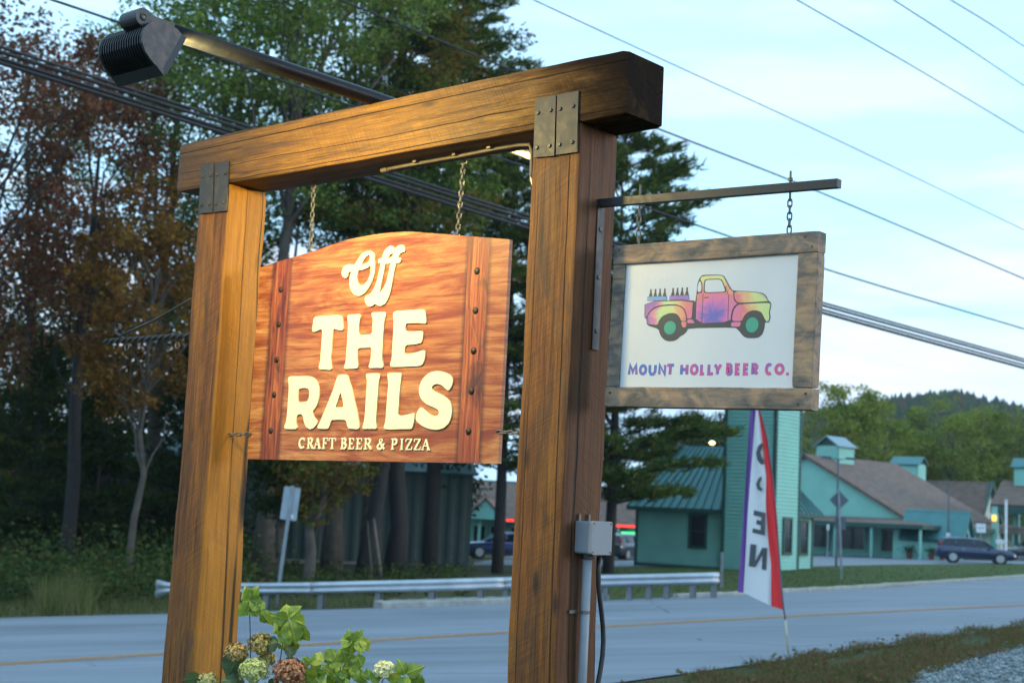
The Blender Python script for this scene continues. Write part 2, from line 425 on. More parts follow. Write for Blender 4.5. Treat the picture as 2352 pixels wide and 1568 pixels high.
# ------------------------------------------------------------------ loose ground cover
rng = np.random.default_rng(7)
def rot_to(dirs):
    """for unit vectors (N,3) give two perpendicular unit vectors"""
    a = rng.normal(size=dirs.shape); a -= (a * dirs).sum(1, keepdims=True) * dirs
    a /= np.linalg.norm(a, axis=1, keepdims=True) + 1e-9
    return a, np.cross(dirs, a)
def blades(pts, hgt, wid, lean=0.35):
    n = len(pts); d = rng.normal(size=(n, 3)) * lean; d[:, 2] = 1; d /= np.linalg.norm(d, axis=1, keepdims=True)
    s, _ = rot_to(d); h = hgt * rng.uniform(0.5, 1.2, (n, 1)); w = wid * rng.uniform(0.6, 1.2, (n, 1))
    bend = rng.normal(size=(n, 3)) * 0.18; bend[:, 2] = 0
    v = np.stack([pts - s * w, pts + s * w, pts + d * h + bend * h + s * w * 0.25, pts + d * h + bend * h - s * w * 0.25], 1).reshape(-1, 3)
    return v, np.arange(n * 4).reshape(-1, 4)
def leaves(c, size, up=0.0, aspect=0.62, droop=0.0):
    """rhombic leaf faces about the points c"""
    n = len(c); d = rng.normal(size=(n, 3)); d[:, 2] = d[:, 2] * 0.6 - droop; d /= np.linalg.norm(d, axis=1, keepdims=True)
    s, _ = rot_to(d)
    if up: s = s + rng.normal(size=(n, 3)) * 0.1; s[:, 2] *= (1 - up); s /= np.linalg.norm(s, axis=1, keepdims=True)
    L = (size * rng.uniform(0.65, 1.3, n))[:, None]; W = L * aspect * 0.5
    v = np.stack([c - d * L * 0.5, c + s * W, c + d * L * 0.5, c - s * W], 1).reshape(-1, 3)
    return v, np.arange(n * 4).reshape(-1, 4)
def join(*parts):
    vs, qs, o = [], [], 0
    for v, q in parts: vs.append(v); qs.append(q + o); o += len(v)
    return np.concatenate(vs), np.concatenate(qs)
def scatter_px(x0, x1, y0, y1, n, keep=None):
    out = []
    while len(out) < n:
        x, y = rng.uniform(x0, x1), rng.uniform(y0, y1)
        if keep is None or keep(x, y): out.append(on_ground(x, y))
    return np.array([tuple(p) for p in out])
def near_edge_y(x): return float(np.interp(x, [1400, 1560, 1700, 1900, 2100, 2352, 2500], [1605, 1568, 1537, 1503, 1471, 1436, 1414]))
def gravel_y(x): return float(np.interp(x, [2060, 2130, 2220, 2352, 2500], [1568, 1540, 1505, 1470, 1440]))
M_grass_dry = leafy('dry_verge_grass', [(0.05, 0.065, 0.018), (0.10, 0.11, 0.035), (0.17, 0.135, 0.07), (0.17, 0.075, 0.045)], 0.25)
M_grass_far = leafy('far_verge_grass', [(0.05, 0.075, 0.02), (0.09, 0.11, 0.03), (0.20, 0.17, 0.08)], 0.3)
vp = scatter_px(1380, 2520, 1400, 1640, 22000, lambda x, y: y > near_edge_y(x) - 3 + 5 * math.sin(x * 0.05) and y < gravel_y(x) + 16 and math.sin(x * .031 + 2 * math.sin(y * .05)) + math.sin(y * .09 + x * .013) > -0.9 + rng.uniform(-.8, .8))
v1 = blades(vp, 0.12, 0.006, 0.85)
lp = vp[rng.integers(0, len(vp), 1300)].copy(); lp[:, :2] += rng.normal(size=(1300, 2)) * 0.18; lp[:, 2] += 0.05
v2 = leaves(lp, 0.075, 0.5)
o = link('grass', np_mesh('verge_grass', *join(v1, v2)), M_grass_dry); tag(o, 'scruffy brown green verge grass at the near side of the road', 'grass', kind='stuff')
# gravel stones
def stones(pts, size):
    base = np.array([(1, 0, 0), (-1, 0, 0), (0, 1, 0), (0, -1, 0), (0, 0, 0.7), (0, 0, -0.5)], float)
    tri = np.array([(0, 2, 4), (2, 1, 4), (1, 3, 4), (3, 0, 4), (2, 0, 5), (1, 2, 5), (3, 1, 5), (0, 3, 5)])
    n = len(pts); v = base[None] * rng.uniform(0.6, 1.25, (n, 6, 1)) + rng.normal(size=(n, 6, 3)) * 0.12
    a = rng.uniform(0, 6.28, n); ca, sa = np.cos(a)[:, None], np.sin(a)[:, None]
    x = v[..., 0] * ca - v[..., 1] * sa; y = v[..., 0] * sa + v[..., 1] * ca
    v = np.stack([x, y, v[..., 2]], -1) * (size * rng.uniform(0.5, 1.4, (n, 1, 1))) + pts[:, None]
    return v.reshape(-1, 3), (tri[None] + np.arange(n)[:, None, None] * 6).reshape(-1, 3)
gpn = scatter_px(2060, 2560, 1440, 1640, 6500, lambda x, y: y > gravel_y(x) + 2 + 5 * math.sin(x * 0.07))
gpn[:, 2] += 0.02
tg = NT('gravel_stones'); tg.color(tg.ramp(tg.island(), [(0.0, (0.09, 0.11, 0.115)), (0.5, (0.16, 0.19, 0.20)), (1.0, (0.30, 0.32, 0.33))])); tg.rough(0.85)
o = link('gravel', np_mesh('gravel', *stones(gpn, 0.03)), tg.m); tag(o, 'loose blue grey gravel stones at the verge', 'gravel', kind='stuff')
# far verge: weeds in front of the woods and under the guard rail
wp = scatter_px(-60, 900, 1385, 1422, 2600, lambda x, y: y > 1330 and y < np.interp(x, [0, 340, 560, 830, 1100], [1420, 1412, 1404, 1396, 1388]) - 2)
wv = blades(wp, 0.34, 0.012, 0.35)
tp = scatter_px(85, 215, 1392, 1416, 700); tv = blades(tp, 0.95, 0.012, 0.18)
o = link('weeds', np_mesh('weeds', *join(wv, tv)), M_grass_far); tag(o, 'dry straw coloured weeds at the edge of the woods', 'weeds', kind='stuff')
lg = scatter_px(1180, 2450, 1298, 1380, 6000, lambda x, y: y < np.interp(x, [1180, 1400, 1700, 1800, 2050, 2352], [1382, 1372, 1360, 1354, 1338, 1318]) and y > np.interp(x, [1180, 1400, 1700, 2050, 2352], [1300, 1305, 1306, 1299, 1298]))
o = link('lawn_grass', np_mesh('lawn_grass', *blades(lg, 0.10, 0.03, 0.5)), M_grass_far); tag(o, 'short lawn grass across the road', 'grass', kind='stuff')

# ------------------------------------------------------------------ materials of the sign frame
def wood(name, axis, golden=(0.34, 0.185, 0.055), red=(0.225, 0.098, 0.04), dark=(0.035, 0.017, 0.009), seed=0.0, stain_and_light=None):
    t = NT(name); p = t.tc()
    rot = {'X': (0, 0, 0), 'Z': (0, math.pi / 2, 0)}[axis]
    q = t.mapping(p, (1, 1, 1), rot, (seed, seed * 1.7, seed * 0.6))             # grain now runs along x
    patch = t.noise(t.mapping(q, (0.55, 6.5, 6.5)), 1.6, 6, 0.68, 0.5)
    grain = t.noise(t.mapping(q, (1.2, 45, 45)), 1.0, 5, 0.65, 0.25)
    fib = t.noise(t.mapping(q, (5, 220, 220)), 1.0, 3, 0.7)
    dot = t.n.new('ShaderNodeVectorMath'); dot.operation = 'DOT_PRODUCT'; t.l.new(q, dot.inputs[0]); dot.inputs[1].default_value = (1, 0.55, 0.55)
    X3 = t.xyz(q); cb = t.n.new('ShaderNodeCombineXYZ')
    t.l.new(t.math('MULTIPLY', t.math('ADD', dot.outputs['Value'], t.math('MULTIPLY', t.noise(q, 3.0, 2), 0.05)), 120), cb.inputs[0]); t.l.new(t.math('MULTIPLY', X3[1], 5), cb.inputs[1]); t.l.new(t.math('MULTIPLY', X3[2], 5), cb.inputs[2])
    saw = t.noise(cb.outputs[0], 1.0, 2, 0.6)                                     # slanting marks left by the saw
    sawm = t.noise(t.mapping(q, (1.4, 3, 3), (0, 0, 0), (9, 4, 2)), 1.3, 3)
    col = t.ramp(patch, [(0.36, red), (0.56, tuple(a * .62 + b * .38 for a, b in zip(red, golden))), (0.72, golden)])
    col = t.mix(t.ramp(grain, [(0.34, 0.85), (0.50, 0.0)]), col, dark)
    hair = t.noise(t.mapping(q, (2.2, 130, 130)), 1.0, 4, 0.75); col = t.mix(t.ramp(hair, [(0.36, 0.6), (0.47, 0.0)]), col, dark)
    col = t.mix(t.math('MULTIPLY', t.ramp(fib, [(0.5, 0.0), (0.72, 1.0)]), 0.4), col, tuple(c * 1.7 for c in golden))
    col = t.mix(t.math('MULTIPLY', t.ramp(saw, [(0.36, 0.5), (0.56, 0.0)]), t.ramp(sawm, [(0.38, 0.15), (0.6, 0.85)])), col, dark)
    blot = t.noise(t.mapping(q, (0.8, 3.2, 3.2), (0, 0, 0), (3.1, 1, 7)), 2.1, 6, 0.7, 0.6)
    col = t.mix(t.ramp(blot, [(0.50, 0.0), (0.68, 0.8)]), col, (0.055, 0.032, 0.020))
    vk = t.n.new('ShaderNodeTexVoronoi'); vk.inputs['Scale'].default_value = 1.0; t.l.new(t.mapping(q, (2.0, 6.0, 6.0)), vk.inputs['Vector'])
    kn = t.ramp(vk.outputs['Distance'], [(0.05, 0.9), (0.13, 0.0)])
    col = t.mix(kn, col, (0.03, 0.014, 0.008))
    ck = t.noise(t.mapping(q, (0.05, 5.5, 5.5)), 1.0, 2, 0.5, 0.15)              # long drying checks
    ck = t.math('ABSOLUTE', t.math('SUBTRACT', ck, 0.5)); crack = t.ramp(ck, [(0.002, 1.0), (0.008, 0.0)])
    thin = t.ramp(t.noise(t.mapping(q, (0.5, 2, 2)), 1.2, 2), [(0.38, 0.0), (0.46, 1.0)])
    crack = t.math('MULTIPLY', crack, thin)
    col = t.mix(crack, col, (0.012, 0.008, 0.005))
    if stain_and_light == 'beam':
        x = t.xyz(p)[0]; e = t.math('ADD', x, t.math('MULTIPLY', t.math('SUBTRACT', blot, 0.5), 1.5))
        m = t.ramp(t.math('DIVIDE', e, 2.9), [(0.76, 0.0), (0.93, 0.85), (0.985, 0.98)])
        col = t.mix(m, col, (0.016, 0.0115, 0.010))
        m2 = t.ramp(t.math('DIVIDE', e, 2.9), [(0.0, 0.6), (0.20, 0.0)])  # left end darkened in the colour for the lamp's falloff
        col = t.mix(m2, col, (0.07, 0.038, 0.022))
    if stain_and_light in ('left', 'right'):                                               # inner face: lamp glow painted in; outer face: redder, wetter wood plus painted shade
        fx, tone = (UL + TW - 0.012, (0.48, 0.225, 0.016)) if stain_and_light == 'left' else (UR + TW - 0.012, (0.085, 0.026, 0.010))
        m = t.ramp(t.math('ADD', t.math('MULTIPLY', t.math('SUBTRACT', t.xyz(p)[0], fx), 40.0), 0.5), [(0.3, 0.0), (0.7, 0.30 if stain_and_light == 'left' else 0.62)])
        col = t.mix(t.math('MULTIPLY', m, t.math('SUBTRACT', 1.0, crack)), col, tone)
    rg = t.ramp(grain, [(0.3, 0.75), (0.7, 0.58)])
    if stain_and_light == 'beam': rg = t.mix(m, rg, 0.97); t.l.new(t.ramp(m, [(0.0, 0.35), (0.9, 0.05)]), t.b.inputs['Specular IOR Level'])
    t.color(col); t.rough(rg); t.set('Specular IOR Level', 0.35)
    h = t.math('ADD', t.math('MULTIPLY', grain, 0.6), t.math('MULTIPLY', saw, 0.3))
    h = t.math('SUBTRACT', h, t.math('MULTIPLY', crack, 2.0))
    h = t.math('ADD', h, t.math('MULTIPLY', hair, 0.35)); t.bump(h, 0.7, 0.007); return t.m
M_wood_beam = wood('beam_timber', 'X', (0.25, 0.125, 0.016), (0.10, 0.045, 0.009), seed=1.3, stain_and_light='beam')
M_wood_post = [wood('post_timber_a', 'Z', (0.31, 0.135, 0.013), (0.115, 0.036, 0.006), seed=4.1, stain_and_light='left'), wood('post_timber_b', 'Z', (0.30, 0.122, 0.013), (0.12, 0.036, 0.007), seed=8.7, stain_and_light='right')]
def metal_dark(name, col, rough=0.45, metal=0.7):
    t = NT(name); n = t.noise(t.tc(), 18, 6, 0.7, 0.5); s = t.noise(t.tc(), 130, 3)
    c = t.ramp(n, [(0.35, tuple(x * 0.6 for x in col)), (0.55, col), (0.72, tuple(x * 1.5 for x in col))])
    t.color(t.mix(t.ramp(s, [(0.68, 0.0), (0.8, 0.5)]), c, tuple(min(1, x * 3.5) for x in col)))
    t.rough(t.ramp(n, [(0.3, rough - 0.1), (0.7, rough + 0.2)])); t.set('Metallic', metal); t.bump(n, 0.08, 0.004); return t.m
M_plate = metal_dark('raw_steel_plate', (0.05, 0.049, 0.05), 0.55, 0.25)
M_bolt = metal_dark('bolt_steel', (0.08, 0.078, 0.075), 0.4, 0.5)
M_black = metal_dark('black_painted_steel', (0.022, 0.022, 0.026), 0.42, 0.1)
M_chain = metal_dark('galvanised_chain', (0.15, 0.145, 0.14), 0.5, 0.6)
M_conduit = plain('tan_conduit', (0.20, 0.175, 0.14), 0.5, 0.3, 0.25, 12)

# ------------------------------------------------------------------ timber frame
rnd = random.Random(11)
def fnoise(seed):
    ph = [rnd.uniform(0, 6.28) for _ in range(6)]; fr = [rnd.uniform(0.5, 1.4) * k for k in (1.3, 2.9, 5.3, 9.7, 17.0, 31.0)]
    am = [0.45, 0.3, 0.2, 0.13, 0.09, 0.06]
    return lambda s: sum(a * math.sin(f * s + p) for a, f, p in zip(am, fr, ph))
def timber(L, a, b, rad=0.012, wob=0.006, rings=110, flare=0.006):
    """squared timber along +x of the returned points: section a (y) by b (z), waney edges"""
    side = [fnoise(i) for i in range(4)]; cr = [fnoise(i) for i in range(4)]
    n = 0; vs = []
    for i in range(rings):
        s = L * i / (rings - 1); y0 = side[0](s) * wob; y1 = a + side[1](s) * wob; z0 = side[2](s) * wob; z1 = b + side[3](s) * wob
        end = min(s, L - s); fl = flare * max(0, 1 - end / 0.02)
        y0 += fl; y1 -= fl; z0 += fl; z1 -= fl
        ring = []
        for k, (cy, cz, a0) in enumerate(((y0, z0, math.pi), (y1, z0, 1.5 * math.pi), (y1, z1, 0), (y0, z1, 0.5 * math.pi))):
            r = max(0.005, rad * (1 + 0.9 * cr[k](s * 1.7)))
            oy = cy + (r if k in (0, 3) else -r); oz = cz + (r if k in (0, 1) else -r)
            for j in range(4):
                t = a0 + j / 3 * math.pi / 2; ring.append((s, oy + r * math.cos(t), oz + r * math.sin(t)))
            # two guard points on the flat so that shading stays flat
            nxt = [(y1, z0), (y1, z1), (y0, z1), (y0, z0)][k]
            px, pz = (cy, cz)
            for f in (0.14, 0.5, 0.86):
                ring.append((s, px + (nxt[0] - px) * f, pz + (nxt[1] - pz) * f))
        n = len(ring); vs += ring
    fs = [(i * n + k, (i + 1) * n + k, (i + 1) * n + (k + 1) % n, i * n + (k + 1) % n) for i in range(rings - 1) for k in range(n)]
    fs += [tuple(range(n)), tuple((rings - 1) * n + k for k in range(n - 1, -1, -1))]
    return vs, fs
def loc_frame(name, label, cat, u, v, w):
    return empty(name, F3(u, v, w), FROT, label, cat)
base_w = gz(F3(UL, 0, 0).x, F3(UL, 0, 0).y) - FT.z            # ground below the left post, in frame terms
frame = loc_frame('timber_sign_frame', 'tall frame of two thick brown timber posts under one long beam', 'sign frame', 0, 0, base_w)
def FL(u, v, w): return (u, v, w - base_w)                    # frame coordinates to the frame object's own
vs, fs = timber(BL, TW, BH, 0.008, 0.006)
mb = MB(); mb.add([FL(x, y, z - BH) for x, y, z in vs], fs).build('beam', M_wood_beam, frame, 'angle')
for i, u0 in enumerate((UL, UR)):
    L = -BH - base_w + 0.35 + (0.0 if i == 0 else -0.0)
    vs, fs = timber(L, TW, TW, 0.010 if i == 0 else 0.007, 0.010 if i == 0 else 0.006)
    mb = MB(); mb.add([FL(u0 + y, z, -BH - 0.001 - s) for s, y, z in vs], [f[::-1] for f in fs])
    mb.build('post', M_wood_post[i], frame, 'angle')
# steel plates, four bolts each
def plate(corners):
    (x0, y0), (x1, y1), (x2, y2), (x3, y3) = corners
    P = [hV(x, y, -0.010) for x, y in corners]
    mb = MB(); q = [(p.x, p.z) for p in P]
    o = mb.prism(q, lambda x, z, h: FL(x, -0.004 - h, z), 0.007).build('plate', M_plate, frame)
    tl, tr, br, bl = P
    for fu, fw in ((0.17, 0.25), (0.78, 0.24), (0.18, 0.84), (0.78, 0.83)):
        a = tl.lerp(tr, fu); b = bl.lerp(br, fu); c = a.lerp(b, fw)
        m = MB(); R = Matrix.Rotation(math.pi / 2, 3, 'X')
        m.lathe([(0.0085, 0), (0.0085, 0.003), (0.006, 0.0065), (0.0035, 0.0065), (0.003, 0.004)], 10, FL(c.x, -0.0112, c.z), R)
        m.build('bolt', M_bolt, o)
plate([(462, 379), (491, 375), (488, 488), (456, 490)]); plate([(495, 374), (526, 370), (520, 484), (491, 487)])
plate([(1230, 228), (1277, 219), (1273, 358), (1225, 362)]); plate([(1280, 218), (1329, 209), (1325, 349), (1277, 356)])
# thin conduit under the beam
cp = [hW(x, y, -BH - 0.016) for x, y in ((884, 389), (960, 375), (1050, 359), (1130, 343), (1190, 333))]
pts = [FL(p.x, p.y, p.z) for p in cp] + [FL(cp[-1].x + 0.06, cp[-1].y + 0.004, -BH - 0.022), FL(cp[-1].x + 0.075, cp[-1].y + 0.004, -BH - 0.05), FL(cp[-1].x + 0.077, cp[-1].y + 0.004, -BH - 0.16)]
mb = MB(); mb.tube(pts, 0.008, 8); a = Vector(pts[0]); mb.cyl(a + Vector((-0.02, 0, -0.003)), a + Vector((0.02, 0, 0)), 0.012, 10)
for k in (1, 2, 3): mb.box(Vector(pts[k]) + Vector((0, 0, 0.004)), (0.02, 0.05, 0.008))
mb.build('conduit', M_conduit, frame, False)

# ------------------------------------------------------------------ arched sign board
ORX, ORZ, VB = 1.385, -1.605, 0.180
board = loc_frame('hanging_sign', 'arched wood print sign board with big cream lettering hung on two chains', 'sign', ORX, VB, ORZ)
outline = [(-0.862, 0.0), (0.770, 0.0), (0.7736, 0.9445), (0.6361, 0.9658), (0.54, 0.9795), (0.4438, 0.9937), (0.37, 1.005), (0.2943, 1.0159), (0.24, 1.0245), (0.192, 1.0311), (0.14, 1.0362), (0.0881, 1.0391), (0.035, 1.0407), (-0.0175, 1.0411), (-0.07, 1.0405), (-0.1248, 1.0386), (-0.18, 1.0362), (-0.2342, 1.0328), (-0.29, 1.026), (-0.345, 1.0175), (-0.40, 1.0088), (-0.4579, 0.9995), (-0.5386, 0.9893), (-0.6324, 0.9780), (-0.752, 0.9640), (-0.862, 0.9468)]
def print_mat():
    t = NT('wood_print'); p = t.tc(); X = t.xyz(p)
    # plank figure: long horizontal flames of orange, rust and yellow
    q = t.mapping(p, (0.75, 1, 4.6), (0, 0.05, 0))
    n1 = t.noise(q, 2.6, 9, 0.66, 1.5); n2 = t.noise(t.mapping(p, (0.9, 1, 24), (0, 0.04, 0)), 2.4, 6, 0.65, 0.5); n3 = t.noise(t.mapping(p, (3, 1, 90)), 2.0, 4, 0.7, 0.3)
    nn = t.math('ADD', t.math('MULTIPLY', n1, 0.62), t.math('MULTIPLY', n2, 0.38))
    col = t.ramp(nn, [(0.33, (0.13, 0.026, 0.011)), (0.43, (0.26, 0.062, 0.021)), (0.50, (0.38, 0.13, 0.040)), (0.57, (0.49, 0.22, 0.072)), (0.68, (0.60, 0.33, 0.13))])
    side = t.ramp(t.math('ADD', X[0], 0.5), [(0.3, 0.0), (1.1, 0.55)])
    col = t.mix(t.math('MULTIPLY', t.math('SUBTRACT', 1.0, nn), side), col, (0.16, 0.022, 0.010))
    col = t.mix(t.ramp(n3, [(0.32, 0.55), (0.52, 0.0)]), col, (0.11, 0.022, 0.008))
    # plank joints
    jz = t.math('FRACT', t.math('DIVIDE', t.math('ADD', X[2], t.math('MULTIPLY', n1, 0.02)), 0.147))
    joint = t.ramp(jz, [(0.0, 0.5), (0.025, 0.0), (0.975, 0.0), (1.0, 0.5)])
    col = t.mix(joint, col, (0.07, 0.014, 0.006))
    # two printed stiles
    q2 = t.mapping(p, (14, 1, 0.9)); m1 = t.noise(q2, 2.4, 7, 0.65, 1.3)
    sc = t.ramp(m1, [(0.32, (0.045, 0.012, 0.007)), (0.45, (0.19, 0.036, 0.013)), (0.55, (0.30, 0.075, 0.022)), (0.68, (0.44, 0.15, 0.045))])
    kn = t.ramp(t.noise(t.mapping(p, (3.0, 1, 1.6)), 2.4, 5, 0.6, 0.8), [(0.57, 0.0), (0.70, 0.85)])
    sc = t.mix(kn, sc, (0.028, 0.016, 0.012))
    dl = t.math('ABSOLUTE', t.math('ADD', X[0], 0.695)); dr = t.math('ABSOLUTE', t.math('SUBTRACT', X[0], 0.600))
    d = t.math('MINIMUM', dl, dr)
    col = t.mix(t.ramp(d, [(0.060, 0.85), (0.085, 0.0)]), col, (0.03, 0.010, 0.006))
    col = t.mix(t.ramp(d, [(0.0585, 1.0), (0.0605, 0.0)]), col, sc)
    t.color(col); t.rough(0.42); t.set('Specular IOR Level', 0.45); return t.m
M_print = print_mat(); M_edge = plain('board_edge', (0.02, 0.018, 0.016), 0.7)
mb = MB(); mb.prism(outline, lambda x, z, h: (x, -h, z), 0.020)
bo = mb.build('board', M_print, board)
M_cream = NT('cream_paint'); nn = M_cream.noise(M_cream.tc(), 30, 5)
M_cream.color(M_cream.ramp(nn, [(0.3, (0.76, 0.74, 0.47)), (0.7, (0.82, 0.80, 0.53))])).rough(0.45); M_cream = M_cream.m

